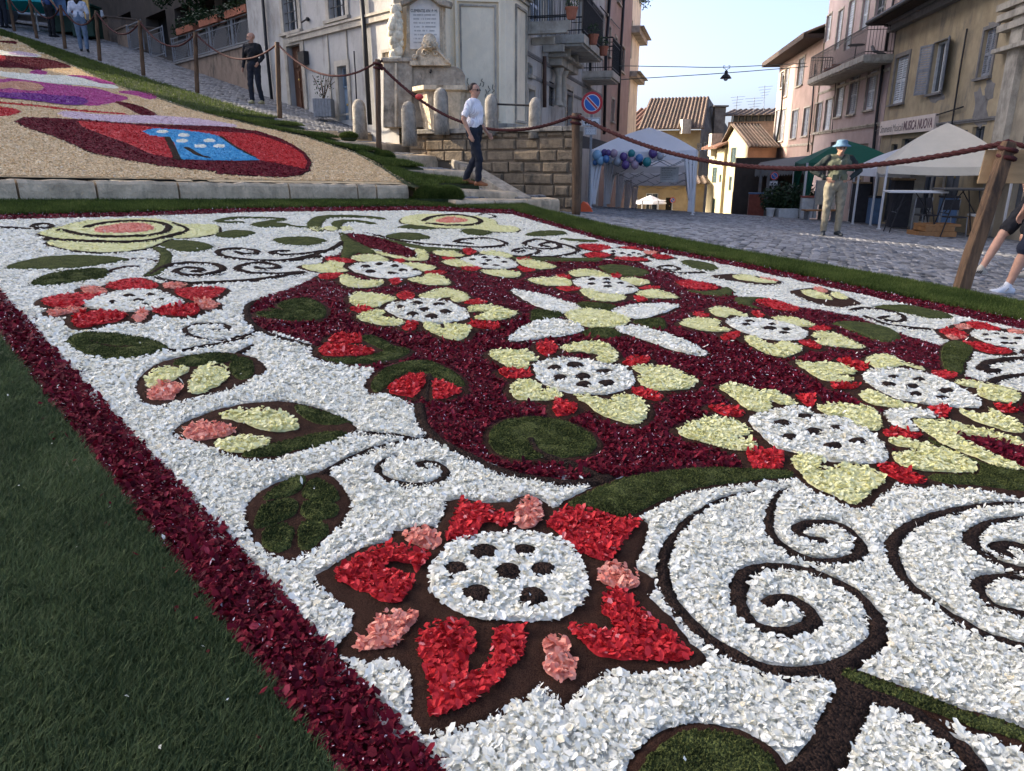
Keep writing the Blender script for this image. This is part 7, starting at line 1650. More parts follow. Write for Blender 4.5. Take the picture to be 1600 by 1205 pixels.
m_ = MB(); p, q = at_y(1182, 300, 30), at_y(1300, 300, 30); m_.box(p[0], 33, -4, q[0] + .3, 33.2, p[2] + 1.3); o_ = m_.build('facade_base', M_brownpl, origin=(p[0], 33, -3)); tag(o_, 'dim brown bar front under the grey awning', 'bar front')

# ---------------------------------------------------------------- signs, lamp, cables
M_red = mat('sign_red', (.42, .03, .035), .4, .05, 3, 0); M_blue_s = mat('sign_blue', (.02, .11, .38), .4, .05, 3, 0); M_signw = mat('sign_white', (.62, .62, .62), .4, .05, 3, 0)
def disc(c, r, F, o, name, m, par, n=28, th=.006):
    a, z = c; mb = MB(); mb.prism([(a + r * math.cos(6.2832 * i / n), z + r * math.sin(6.2832 * i / n)) for i in range(n)], lambda x, y, d: F.w(x, y, d), o, o + th); return mb.build(name, m, par)
def noparking(px, py, rpx, wy, zb, lab, panels, group):
    p = at_y(px, py, wy); F_ = Fac((p[0] - 1, wy + .12), (p[0] + 1, wy - .12)); a = 1.007; r = rpx * wy / 1202.6 * .985
    t = thing('no_parking_sign', (p[0], wy, zb), lab, 'road sign', group); m_ = MB(); m_.tube([F_.w(a - r * .0, zb, -.06), F_.w(a, p[2] + r * .8, -.06)], .03, 10); m_.build('pole', M_irong, t)
    f = disc((a, p[2]), r, F_, 0, 'disc', M_red, t); disc((a, p[2]), r * .985, F_, -.01, 'disc_back', M_irong, t)
    disc((a, p[2]), r * .76, F_, .008, 'white_ring', M_signw, f, th=.002); disc((a, p[2]), r * .70, F_, .0105, 'blue_field', M_blue_s, f, th=.002)
    for hw, o, m in ((.145, .013, M_signw), (.085, .0155, M_red)):
        mb = MB(); c, s = math.cos(math.radians(-45)), math.sin(math.radians(-45)); ln_ = r * .71
        mb.prism([(a + (u * c - v * s), p[2] + (u * s + v * c)) for u, v in ((-ln_, -r * hw), (ln_, -r * hw), (ln_, r * hw), (-ln_, r * hw))], lambda x, y, d: F_.w(x, y, d), o, o + .002); mb.build('slash', m, f)
    for (dx0, dx1, y0, y1, kind) in panels:
        z0_, z1p = at_y(px, y1, wy)[2], at_y(px, y0, wy)[2]; a0_, a1_ = a + dx0 * wy / 1202.6, a + dx1 * wy / 1202.6; mb = MB(); F_.box(mb, a0_, a1_, z0_, z1p, 0, .008); pn = mb.build('panel', M_signw, t)
        mb = MB(); F_.box(mb, a0_ + .012, a1_ - .012, z0_ + .012, z0_ + .02, .009, .011); F_.box(mb, a0_ + .012, a1_ - .012, z1p - .02, z1p - .012, .009, .011); F_.box(mb, a0_ + .012, a0_ + .02, z0_ + .02, z1p - .02, .009, .011); F_.box(mb, a1_ - .02, a1_ - .012, z0_ + .02, z1p - .02, .009, .011); mb.build('panel_border', M_iron, pn)
        h, w_ = z1p - z0_, a1_ - a0_
        if kind == 'tow':      # tow truck pictogram
            mb = MB(); B_ = lambda x0, x1, y0_, y1_: F_.box(mb, a0_ + w_ * x0, a0_ + w_ * x1, z0_ + h * y0_, z0_ + h * y1_, .009, .012)
            B_(.12, .42, .32, .5); B_(.30, .42, .5, .68); mb.prism([(a0_ + w_ * x, z0_ + h * y) for x, y in ((.16, .5), (.2, .5), (.56, .74), (.54, .8))], lambda x, y, d: F_.w(x, y, d), .009, .012)
            mb.prism([(a0_ + w_ * x, z0_ + h * y) for x, y in ((.52, .36), (.56, .55), (.64, .60), (.74, .58), (.8, .44), (.9, .36), (.9, .28), (.52, .28))], lambda x, y, d: F_.w(x, y, d), .009, .012)
            for wx in (.2, .36, .6, .82): mb.prism([(a0_ + w_ * wx + h * .09 * math.cos(k * .7), z0_ + h * .27 + h * .09 * math.sin(k * .7)) for k in range(9)], lambda x, y, d: F_.w(x, y, d), .009, .0125)
            mb.build('tow_pictogram', M_iron, pn)
        else:
            mb = MB()
            for k in range(4):
                x = a0_ + .03; zz = z1p - h * (.24 + .17 * k)
                while x < a1_ - .05: l_ = rr.uniform(.015, .04); F_.box(mb, x, x + l_, zz, zz + h * .05, .009, .011); x += l_ + .012
            mb.build('small_print', M_iron, pn)
    return t
noparking(925, 161, 16.5, 18.2, float(zp(2.0, 18.2)), 'large no parking sign with tow away panel left of the white tents', [(-14, 13, 184, 197, 'tow'), (-10, 8, 199, 211, 'txt')], 'no parking signs')
noparking(1210, 275, 6.5, 27.0, float(zp(9.2, 27)), 'small no parking sign in front of the grey awning posts', [(-6, 6, 283, 290, 'tow')], 'no parking signs')
noparking(1051, 313, 4.5, 55.0, -5.5, 'tiny far no parking sign seen through the white tents', [], 'no parking signs')
p = gnd(915, 333); p = at_y(913, 331, 14.8); m_ = MB(); m_.add([p + v for v in ([-.17, 0, 0], [.17, 0, 0], [.15, .3, 0], [-.15, .3, 0], [-.02, .1, .2], [.08, .2, .17], [.12, .06, .1])], [(0, 1, 6, 4), (1, 2, 5, 6), (2, 3, 4, 5), (3, 0, 4), (4, 6, 5)]); o_ = m_.build('orange_cover', mat('orange_plastic', (.65, .09, .02), .45, .1), origin=tuple(p), bevel=.01); tag(o_, 'orange plastic cover on the ground by the wooden post and block wall', 'plastic cover')
cb1 = [at_y(968, 103, 33), at_y(1060, 104.5, 32), at_y(1134, 105, 31), at_y(1260, 99, 34)]; cb2 = [at_y(962, 125, 33), at_y(1060, 119, 32), at_y(1136, 114, 31), at_y(1262, 104, 34)]
M_cable = mat('grey_cable', (.09, .12, .11), .6, 0, 3, 0)
for c_, l_ in ((cb1, 'upper cable carrying the street lamp across the sky'), (cb2, 'lower cable sloping across the sky under the street lamp')):
    m_ = MB(); m_.tube([tuple(v) for v in smooth_open(c_, 6)], .016, 5); o_ = m_.build('overhead_cable', M_cable, origin=tuple(c_[2])); tag(o_, l_, 'cable', 'overhead cables')
lp = thing('street_lamp', at_y(1134, 118, 31), 'black bell shaped street lamp hanging from the overhead cables', 'street lamp'); c_ = at_y(1134, 123, 31)
m_ = MB(); m_.lathe(c_, [(.22, 0), (.21, .03), (.13, .13), (.07, .17), (.06, .28), (.02, .3)], 18); m_.build('lamp_shade', M_iron, lp, smooth=True); m_ = MB(); m_.ball(c_ + [0, 0, .0], .09, 10, 8); m_.build('bulb', M_wframe, lp)
m_ = MB()
for s_ in (-1, 1): m_.tube([c_ + [0, 0, .3], c_ + [.08 * s_, 0, .38], c_ + [.12 * s_, 0, .36], c_ + [.12 * s_, 0, .48], c_ + [.06 * s_, 0, .46]], .012, 5)
m_.build('bracket', M_iron, lp)
# ---------------------------------------------------------------- tables, crates, plants
M_tabw = mat('white_table_plastic', (.55, .55, .54), .5, .05, 4, 0); M_tabd = mat('dark_table_top', (.06, .055, .05), .5, .2, 6, 0); M_crate = mat('orange_wood_crate', (.30, .15, .06), .7, .3, 8, .4, 40, .005)
def table(label, c, L, W, h, ang, m, group='folding tables under the cream tent'):
    t = thing('folding_table', c, label, 'table', group); ca, sa = math.cos(ang), math.sin(ang); fr = lambda x, y, z: (c[0] + x * ca - y * sa, c[1] + x * sa + y * ca, c[2] + z)
    m_ = MB(); m_.box(-L / 2, -W / 2, h - .045, L / 2, W / 2, h, fr=fr); m_.build('tabletop', m, t, bevel=.01)
    for s_ in (-1, 1):
        m_ = MB(); x = s_ * L * .30
        m_.tube([fr(x - s_ * .1, -W * .4, h - .05), fr(x + s_ * .12, -W * .42, 0.01)], .014, 6); m_.tube([fr(x - s_ * .1, W * .4, h - .05), fr(x + s_ * .12, W * .42, 0.01)], .014, 6); m_.tube([fr(x + s_ * .12, -W * .42, 0.015), fr(x + s_ * .12, W * .42, 0.015)], .014, 6)
        m_.tube([fr(x, -W * .41, h * .5), fr(x, W * .41, h * .5)], .012, 6); m_.tube([fr(x, 0, h * .5), fr(x - s_ * .35, 0, h - .05)], .012, 6); m_.build('leg', M_iron, t)
    return t
w = 17.6; p = at_y(1430, 298, w); g_ = float(zp(p[0], w)); table('white topped folding table under the cream tent', (p[0], w, g_), 1.25, .6, p[2] - g_, -.22, M_tabw)
w = 17.2; p = at_y(1506, 294, w); g_ = float(zp(p[0], w)); table('dark topped folding table right of the white one', (p[0], w, g_), 1.1, .6, p[2] - g_, -.1, M_tabd)
q = at_y(1457, 352, 17.3); g_ = float(zp(q[0], 17.3))
for i, (dx, w_, h_, z_, lab) in enumerate(((0, .86, .12, 0, 'lowest orange wooden tray under the folding tables'), (.04, .66, .1, .125, 'middle orange wooden tray of the stack under the tables'), (.1, .8, .05, .23, 'thin board lying on top of the stacked trays'))):
    t = thing('wooden_tray', (q[0] + dx, 17.3, g_ + z_), lab, 'tray', 'wooden trays stacked under the tables'); x, y, z = q[0] + dx, 17.3, g_ + z_
    for nm, bx in (('base', (-w_ / 2, -.25, 0, w_ / 2, .25, .02)), ('front', (-w_ / 2, -.27, .0, w_ / 2, -.252, h_)), ('rear', (-w_ / 2, .252, 0, w_ / 2, .27, h_)), ('side', (-w_ / 2, -.25, .021, -w_ / 2 + .02, .25, h_)), ('side', (w_ / 2 - .02, -.25, .021, w_ / 2, .25, h_))):
        m_ = MB(); m_.box(x + bx[0], y + bx[1], z + bx[2], x + bx[3], y + bx[4], z + bx[5]); m_.build(nm, M_crate, t)
t = thing('low_bench', at_y(1285, 338, 23.5), 'low bench with wooden boards under the dark green tent', 'bench'); p = at_y(1285, 330, 23.5)
for k in range(3): m_ = MB(); m_.box(p[0] - .55, 23.4 + k * .14, p[2], p[0] + .55, 23.52 + k * .14, p[2] + .04); m_.build('board', M_crate, t)
for x_ in (-.45, .4): m_ = MB(); m_.box(p[0] + x_, 23.42, p[2] - .3, p[0] + x_ + .05, 23.8, p[2] - .002); m_.build('support', M_irong, t)
t = thing('cloth_screen', at_y(1292, 320, 24), 'grey white cloth panel standing between the green tent and the man', 'panel'); p0, p1 = at_y(1272, 320, 24.2), at_y(1306, 282, 24.2); m_ = MB(); m_.box(p0[0], 24.2, p0[2], p1[0], 24.24, p1[2]); m_.build('cloth', M_trim, t, bevel=.01); m_ = MB(); m_.tube([p0 - [0, 0, .4], (p0[0], 24.2, p1[2])], .02, 6); m_.build('pole', M_irong, t)
# bush in planters
t = thing('potted_bush', at_y(1232, 335, 26), 'big dark green bush in front of the grey awning', 'bush'); m_ = MB()
for x, y, r in ((1205, 312, .42), (1222, 306, .5), (1240, 308, .5), (1256, 306, .42), (1216, 322, .42), (1240, 320, .45), (1262, 318, .3)): leafball(m_, at_y(x, y, 26), r, 330, .07, RP)
m_.build('foliage', M_leafd, t); m_ = MB(); q = at_y(1232, 335, 26); m_.tube([q, q + [0, 0, .5]], .06, 6); m_.build('stem', M_bark, t)
for i, (x0, x1, lab) in enumerate(((1197, 1210, 'round white plant tub under the left side of the bush'), (1213, 1245, 'long white plank planter under the bush'))):
    a_, b_ = at_y(x0, 339, 25.6), at_y(x1, 326, 25.6); m_ = MB()
    if i == 0: m_.lathe(((a_[0] + b_[0]) / 2, 25.6, a_[2] - .05), [(.1, 0), (.14, .3), (.16, .3), (.16, .34)], 14)
    else:
        for k in range(9): m_.box(a_[0] + (b_[0] - a_[0]) * k / 9, 25.4, a_[2] - .05, a_[0] + (b_[0] - a_[0]) * (k + .93) / 9, 25.8, b_[2])
    o_ = m_.build('planter', M_wframe, origin=tuple(a_)); tag(o_, lab, 'planter', 'white planters below the bush')
# low grey wall and stair at the foot of the yellow house
m_ = MB(); a_, b_ = at_y(1156, 335, 40), at_y(1203, 300, 38); m_.box(a_[0], 40, a_[2] - 3, b_[0], 40.4, b_[2] - .3); o_ = m_.build('low_wall', M_plgrey, origin=(a_[0], 40, a_[2] - 3)); tag(o_, 'pale grey wall below the orange house front', 'wall')
# planter box by the blue door, cafe umbrella far off
t = thing('potted_plant', L1.w(*L1.pt(507, 182), .35), 'thin twiggy plant in a grey box beside the pale blue door', 'plant'); c_ = L1.w(L1.pt(507, 175, .35)[0], L1.pt(507, 183, .35)[1], .35)
m_ = MB(); 
for k in range(6): m_.box(c_[0] - .2 + k * .067, c_[1] - .2, c_[2], c_[0] - .2 + k * .067 + .06, c_[1] + .2, c_[2] + .38)
m_.build('box', M_irong, t); m_ = MB()
for k in range(12): a = RP.uniform(0, 6.28); m_.tube([c_ + [0, 0, .35], c_ + [math.cos(a) * .1, math.sin(a) * .1, .6], c_ + [math.cos(a) * RP.uniform(.1, .3), math.sin(a) * .2, RP.uniform(.7, .95)]], .008, 4)
m_.build('twigs', M_bark, t); m_ = MB(); leafball(m_, c_ + [0, 0, .65], .25, 60, .03, RP); m_.build('foliage', M_leafd, t)
t = thing('cafe_umbrella', at_y(1016, 336, 52), 'small white cafe umbrella seen under the white tents', 'umbrella'); c_ = at_y(1016, 310, 52); m_ = MB(); m_.lathe(c_ - [0, 0, .35], [(1.15, 0), (1.1, .08), (.5, .36), (.02, .55)], 8); m_.build('canopy', M_white_c, t); m_ = MB(); m_.tube([c_ - [0, 0, 2.3], c_], .05, 6); m_.build('pole', M_trim, t)
# left: parked car, bins, awning
cq = on(28, 42, G2); t = thing('parked_car', cq, 'white parked car at the upper left, mostly hidden by walkers', 'car'); cx, cy, cz = cq[0] - .2, cq[1] + 2.2, cq[2] + .25
def carfr(x, y, z): return (cx + x * .8 - y * .6, cy + x * .6 + y * .8, cz + z)
prof = [(-2., .35), (-1.95, .8), (-1.2, .95), (-.7, 1.38), (.7, 1.42), (1.4, .98), (2.0, .82), (2.05, .35)]; m_ = MB(); n = len(prof); V = [carfr(x, -.8, z) for x, z in prof] + [carfr(x, .8, z) for x, z in prof]; m_.add(V, [tuple(range(n)), tuple(range(n, 2 * n))[::-1]] + [(k, (k + 1) % n, n + (k + 1) % n, n + k) for k in range(n)]); m_.build('body', mat('white_car_paint', (.6, .6, .6), .3, .02), t, bevel=.05)
m_ = MB(); m_.box(-.65, -.815, .98, .62, -.80, 1.3, fr=carfr); m_.build('side_window', M_glass, t)
for x in (-1.3, 1.3): m_ = MB(); m_.tube([carfr(x, -.84, .32), carfr(x, -.62, .32)], .32, 18); m_.build('wheel', M_iron, t)
bq = on(62, 55, G2)
for i, lab in enumerate(('dark green waste bin behind the man in dark blue, left one', 'dark green waste bin right behind the rope post')):
    c_ = (bq[0] + i * 1.0 - .3, bq[1] + 2.4 - i * .5); z_ = float(z2(c_[0], c_[1])); m_ = MB(); m_.box(c_[0] - .4, c_[1] - .35, z_ + .05, c_[0] + .4, c_[1] + .35, z_ + 1.05); m_.box(c_[0] - .45, c_[1] - .4, z_ + 1.05, c_[0] + .45, c_[1] + .4, z_ + 1.15)
    o_ = m_.build('waste_bin', mat('bin_green', (.015, .05, .035), .5), origin=(c_[0], c_[1], z_), bevel=.03); tag(o_, lab, 'bin', 'waste bins up the lane')
c_ = at_y(52, -2, 30); t = thing('market_umbrella', c_ - [0, 0, 2.3], 'turquoise umbrella cut by the top edge at the upper left', 'umbrella'); m_ = MB(); m_.lathe(c_ - [0, 0, .3], [(1.3, 0), (1.28, .06), (.6, .45), (.02, .7)], 10); m_.build('canopy', mat('turquoise_cloth', (.03, .42, .42), .7, .05, 2, 0, trans=.3), t); m_ = MB(); m_.tube([c_ - [0, 0, 2.6], c_], .03, 6); m_.build('pole', M_pole, t)
# ---------------------------------------------------------------- goods and clutter in front of the shops, and the shaded terrace up the lane
CR = random.Random(21)
M_cl = [mat('carton_brown', (.28, .19, .11), .8), mat('faded_blue_box', (.08, .14, .24), .7), mat('pale_plastic', (.5, .5, .48), .6), mat('dark_fabric', (.03, .03, .035), .9), mat('rusty_red_box', (.25, .07, .045), .7)]
for i, (px, py, w_, ww, hh, mi, lab) in enumerate(((1478, 343, 19.5, .35, .9, 1, 'tall faded blue panel leaning behind the dark topped table'), (1402, 343, 21, .5, 1.3, 3, 'dark covered stand behind the left leg of the cream tent'),
        (1424, 340, 21.5, .3, 1.5, 2, 'pale panel standing against the shop front under the cream tent'), (1530, 343, 18.6, .4, .5, 0, 'brown carton on the ground right of the wooden trays'),
        (1262, 333, 25, .5, .7, 2, 'pale plastic crate stack left of the low bench'), (1340, 338, 23.5, .45, 1.2, 3, 'dark covered stand right behind the man with the hat'), (1364, 340, 22.5, .3, .8, 1, 'faded blue box between the green and cream tents'),
        (1180, 333, 30, .6, .9, 4, 'rusty red box under the left end of the grey awning'))):
    q = at_y(px, py, w_); g_ = float(zp(q[0], w_)); fr = lambda x, y, z, q=q, g_=g_, w_=w_: (q[0] + x * .97 + y * .2, w_ + y * .97 - x * .2, g_ + z); t = thing('display_stand' if hh > .8 else 'storage_box', (q[0], w_, g_), lab, 'stand' if hh > .8 else 'box', 'goods under the tents')
    m_ = MB(); m_.box(-ww / 2, -.2, .04, ww / 2, .2, hh, fr=fr); m_.build('body', M_cl[mi], t, bevel=.02); m_ = MB(); m_.box(-ww / 2 - .02, -.22, hh + .002, ww / 2 + .02, .22, hh + .05, fr=fr); m_.build('lid', M_cl[(mi + 2) % 5], t, bevel=.01)
for i, (px, lab) in enumerate(((1448, 'folding chair with dark seat under the cream tent, left one'), (1492, 'folding chair with dark seat under the cream tent, right one'))):
    w_ = 18.4; q = at_y(px, 335, w_); g_ = float(zp(q[0], w_)); x, y = q[0], w_; t = thing('folding_chair', (x, y, g_), lab, 'chair', 'folding chairs under the cream tent')
    m_ = MB(); m_.box(x - .2, y - .2, g_ + .43, x + .2, y + .2, g_ + .46); m_.build('seat', M_cl[3], t); m_ = MB(); m_.box(x - .2, y + .2, g_ + .6, x + .2, y + .225, g_ + .85); m_.build('backrest', M_cl[3], t)
    for sx in (-.2, .2):
        for sy in (-.2, .2): m_ = MB(); m_.tube([(x + sx, y + sy, g_ + (.85 if sy > 0 else .45)), (x + sx, y - sy if False else y + sy * 1.3, g_)], .014, 6); m_.build('leg', M_irong, t)
# cafe tables and chairs far off under the umbrella
for i, px in enumerate((1003, 1028)):
    q = at_y(px, 331, 50); t = thing('cafe_table', (q[0], 50, q[2]), 'small pale cafe table %s the far white umbrella' % ('left of' if i == 0 else 'right of'), 'table', 'far cafe tables'); m_ = MB(); m_.lathe((q[0], 50, q[2]), [(.4, 0), (.04, .04), (.04, .7), (.5, .7), (.5, .74)], 12); m_.build('tabletop', M_wframe, t)
# awning, hanging plants and bright sign boards in front of the dark building up the lane
t = thing('terrace_awning', L0.w(4, 6.2, 1), 'dark awning shading the terrace up the lane', 'awning'); m_ = MB(); m_.hexa([L0.w(.5, 6.4, .05), L0.w(9, 6.4, .05), L0.w(9, 5.75, 2.2), L0.w(.5, 5.75, 2.2), L0.w(.5, 6.46, .05), L0.w(9, 6.46, .05), L0.w(9, 5.81, 2.2), L0.w(.5, 5.81, 2.2)]); m_.build('cloth', M_cl[3], t)
for k, a_ in enumerate((1.2, 3.4, 5.4, 7.8)):
    q = L0.w(a_, 5.6, 1.9); t = thing('hanging_plant', q, 'hanging green plant under the dark awning, %s from the right' % ['first', 'second', 'third', 'fourth'][k], 'plant', 'plants hanging under the terrace awning'); m_ = MB(); leafball(m_, q - [0, 0, .3], .42, 260, .06, RP, 1.3); m_.build('foliage', M_leafd, t); m_ = MB(); m_.lathe(q - [0, 0, .35], [(.1, 0), (.14, .16)], 10); m_.build('pot', M_pot, t)
for k, (px, py, c_, lab) in enumerate(((118, 4, M_cl[4], 'red and white poster board above the woman in white'), (100, 8, M_cl[1], 'blue board on the dark building up the lane'), (128, 14, mat('ochre_board', (.6, .38, .12), .6), 'ochre yellow board behind the woman in white'))):  # three boards in plain matte colours
    q = at_y(px, py, 28.5); m_ = MB(); m_.box(q[0] - .3, 28.4, q[2] - .35, q[0] + .3, 28.45, q[2] + .45); o_ = m_.build('notice_board', c_, origin=tuple(q), bevel=.01); tag(o_, lab, 'board', 'boards up the lane')
# ---------------------------------------------------------------- people
def skin_mesh(prims, voxel):
    """prims: (p0, p1, r0, r1, class, squash) -> one continuous closed surface"""
    mb = MB()
    for p0, p1, r0, r1, cl in prims:
        p0, p1 = Vector(p0), Vector(p1); mb.ball(p0, r0, 12, 8)
        if (p1 - p0).length > 1e-4: mb.tube([p0, p1], [r0, r1], 12); mb.ball(p1, r1, 12, 8)
    me = bpy.data.meshes.new('tmp'); me.from_pydata(mb.v, [], mb.f); o = bpy.data.objects.new('tmp', me); COL.objects.link(o)
    m = o.modifiers.new('r', 'REMESH'); m.mode = 'VOXEL'; m.voxel_size = voxel; s = o.modifiers.new('s', 'SMOOTH'); s.factor = .5; s.iterations = 3
    dg = bpy.context.evaluated_depsgraph_get(); out = bpy.data.meshes.new_from_object(o.evaluated_get(dg)); bpy.data.objects.remove(o); return out
def cap_dist(P, prims):
    D = []
    for p0, p1, r0, r1, cl in prims:
        a, b = np.array(p0), np.array(p1); ab = b - a; t = np.clip(((P - a) @ ab) / max(ab @ ab, 1e-9), 0, 1); D.append(np.linalg.norm(P - a - t[:, None] * ab, axis=1) - (r0 + (r1 - r0) * t))
    return np.array(D)
M_skin = mat('skin', (.45, .25, .17), .55, .12, 12, .1, 60, .002)
def cloth(name, c, var=.2): return mat(name, c, .85, var, 9, .7, 14, .012)
def person(label, pos, yaw, H, J, cls, voxel=.013, hair=None, extras=None, arms_bare=.0, build=1.0):
    """J: joint positions in body units (x right, y forwards, z up; 1 = 1.75 m person, in metres)"""
    k = H / 1.75; j = dict(hip=(0, 0, .93), waist=(0, 0, 1.08), chest=(0, .01, 1.30), neck=(0, 0, 1.48), head=(0, .02, 1.62),
        rsh=(.19, 0, 1.41), lsh=(-.19, 0, 1.41), rel=(.26, -.02, 1.14), lel=(-.26, -.02, 1.14), rwr=(.27, .06, .89), lwr=(-.27, .06, .89),
        rhp=(.09, 0, .90), lhp=(-.09, 0, .90), rkn=(.10, .02, .49), lkn=(-.10, .02, .49), ran=(.10, -.01, .09), lan=(-.10, -.01, .09)); j.update(J)
    j = {a: np.array(b, float) for a, b in j.items()}; b = build; P = []
    A = lambda a, c, r0, r1, cl: P.append((a, c, r0, r1, cl))
    x = np.array([1, 0, 0.])
    A(j['hip'] - x * .07, j['hip'] + x * .07, .115 * b, .115 * b, 'bottom'); A(j['hip'] + [0, .01, .05], j['waist'], .13 * b, .125 * b, 'bottom' if 'belt' not in cls else 'top')
    A(j['waist'] - x * .05, j['waist'] + x * .05, .12 * b, .12 * b, 'top'); A(j['waist'] + [0, .03, .05], j['chest'] + [0, .02, 0], .125 * b, .125 * b, 'top')
    A(j['chest'] - x * .09, j['chest'] + x * .09, .12 * b, .12 * b, 'top'); A(j['rsh'] * .8 + j['lsh'] * .2, j['lsh'] * .8 + j['rsh'] * .2, .085, .085, 'top')
    A((j['rsh'] + j['lsh']) / 2 + [0, -.01, .02], j['neck'], .08, .06, 'top'); A(j['neck'] - [0, 0, .02], j['head'] - [0, .01, .06], .055, .055, 'skin')
    hd = j['head']; fw = np.array(J.get('look', (0, 1, 0)), float); fw /= np.linalg.norm(fw); sd = np.cross(fw, [0, 0, 1.]); sd /= np.linalg.norm(sd)
    A(hd + [0, 0, .035] - fw * .025, hd + [0, 0, .035] + fw * .012, .088, .083, 'skin'); A(hd - [0, 0, .02] + fw * .015, hd - [0, 0, .075] + fw * .035, .070, .042, 'skin')
    A(hd + fw * .088 - [0, 0, -.012], hd + fw * .106 - [0, 0, .022], .010, .016, 'skin'); A(hd + fw * .082 - [0, 0, .052] - sd * .016, hd + fw * .082 - [0, 0, .052] + sd * .016, .012, .012, 'skin')
    for s in (-1, 1): A(hd + sd * s * .086 + [0, 0, .012], hd + sd * s * .088 - [0, 0, .018], .014, .010, 'skin')
    for s in 'rl':
        sh, el, wr = j[s + 'sh'], j[s + 'el'], j[s + 'wr']; sl = cls.get('slv', 'long'); mid = sh + (el - sh) * .75
        A(sh, mid, .068 * b ** .5, .058, 'sleeve'); A(mid, el, .052 if sl == 'short' else .056, .043 if sl == 'short' else .05, 'skin' if sl == 'short' else 'sleeve')
        A(el, wr, .043 if sl == 'short' else .05, .028 if sl == 'short' else .036, 'skin' if sl == 'short' else 'sleeve')
        hdv = J.get(s + 'hand', (wr - el) / np.linalg.norm(wr - el)); hdv = np.array(hdv, float); hdv /= np.linalg.norm(hdv); sx = 1 if s == 'r' else -1
        fwd = np.cross(hdv, [sx, 0, 0]); fwd = fwd / (np.linalg.norm(fwd) + 1e-9); palm = wr + hdv * .045
        for q in (-1, 1): A(wr + hdv * .02 + fwd * .008 * q, wr + hdv * .085 + fwd * .024 * q, .022, .015, 'skin')
        ins = np.array([-sx, 0, 0.])
        for q, ln in enumerate((.062, .075, .07, .055)):
            f0 = wr + hdv * .09 + fwd * (.032 - .021 * q); f1 = f0 + hdv * ln * .55 + ins * .006; f2 = f1 + (hdv * .8 + ins * .6) * ln * .45; A(f0, f1, .0095, .0085, 'skin'); A(f1, f2, .0085, .007, 'skin')
        t0 = wr + hdv * .03 + fwd * .026; t1 = t0 + (hdv * .7 + fwd * .7) * .035; A(t0, t1, .012, .010, 'skin'); A(t1, t1 + hdv * .03 + ins * .006, .010, .008, 'skin')
        hp, kn, an = j[s + 'hp'], j[s + 'kn'], j[s + 'an']; sh_ = cls.get('legs', 'long')
        if sh_ == 'long': A(hp, kn, .098 * b, .068, 'bottom'); A(kn, an + [0, 0, .03], .068, .056, 'bottom'); 
        else:
            cut = hp + (kn - hp) * (1.0 if sh_ == 'knee' else .78); A(hp, cut, .105 * b, .088, 'bottom'); A(cut, kn, .06, .056, 'skin'); A(kn, kn + (an - kn) * .35, .054, .057, 'skin'); A(kn + (an - kn) * .35, an, .057, .036, 'skin')
        ft_ = np.array(J.get(s + 'foot', (0, 1, 0)), float); ft_ /= np.linalg.norm(ft_); hl = an - ft_ * .05 - [0, 0, .045]
        if sh_ != 'long': A(an + [0, 0, .02], an - [0, 0, .02], .042, .045, 'sock')
        fs = np.cross(ft_, [0, 0, 1.]); A(hl, an + ft_ * .10 - [0, 0, .05], .038, .036, 'shoe'); A(an - [0, 0, .01], an + ft_ * .07 - [0, 0, .035], .042, .034, 'shoe'); A(an + ft_ * .10 - [0, 0, .055] - fs * .012, an + ft_ * .165 - [0, 0, .058] + fs * .004, .034, .028, 'shoe'); A(an + ft_ * .10 - [0, 0, .055] + fs * .014, an + ft_ * .15 - [0, 0, .058] + fs * .01, .03, .026, 'shoe')
    me = skin_mesh([(tuple(a * 1.0), tuple(c), r0, r1, cl) for a, c, r0, r1, cl in P], voxel)
    n = len(me.polygons); C = np.zeros(n * 3); me.polygons.foreach_get('center', C); C = C.reshape(-1, 3); D = cap_dist(C, P); names = [p[4] for p in P]
    order = []; mi = []
    for nm in dict.fromkeys(names): order.append(nm)
    idx = np.array([order.index(nm) for nm in names])[np.argmin(D, 0)]
    me.materials.clear()
    for nm in order: me.materials.append(cls.get(nm, cls.get('top') if nm == 'sleeve' else M_skin if nm == 'skin' else cls.get('shoe', M_iron)))
    me.polygons.foreach_set('material_index', idx.astype(np.int32)); me.polygons.foreach_set('use_smooth', np.ones(n, bool))
    vn = np.zeros(len(me.vertices) * 3); me.vertices.foreach_get('co', vn); vn = vn.reshape(-1, 3)
    Dv = cap_dist(vn, P); cv = np.array([order.index(nm) for nm in names])[np.argmin(Dv, 0)]; isc = np.isin(cv, [order.index(c_) for c_ in ('top', 'sleeve', 'bottom') if c_ in order])
    nr = np.zeros(len(vn) * 3); me.vertices.foreach_get('normal', nr); nr = nr.reshape(-1, 3)
    fold = (np.sin(vn[:, 2] * 19 + vn[:, 0] * 41 + 3.5 * np.sin(vn[:, 1] * 23 + vn[:, 2] * 7)) + .7 * np.sin(vn[:, 2] * 47 - vn[:, 1] * 29 + 4 * np.sin(vn[:, 0] * 19))) * .0042
    vn = vn + nr * (fold * isc + .004 * isc)[:, None]; me.vertices.foreach_set('co', (vn * k).ravel().astype(np.float32)); me.update()
    t = thing('person', pos, label, 'person'); t.rotation_euler = (0, 0, yaw); bd = link('body', me, t)
    def loc(mb, name, m, smooth=True, bevel=0):
        mm = bpy.data.meshes.new(name); mm.from_pydata([tuple(np.array(v) * k) for v in mb.v], [], mb.f); mm.materials.append(m)
        for p_ in mm.polygons: p_.use_smooth = smooth
        return link(name, mm, t)
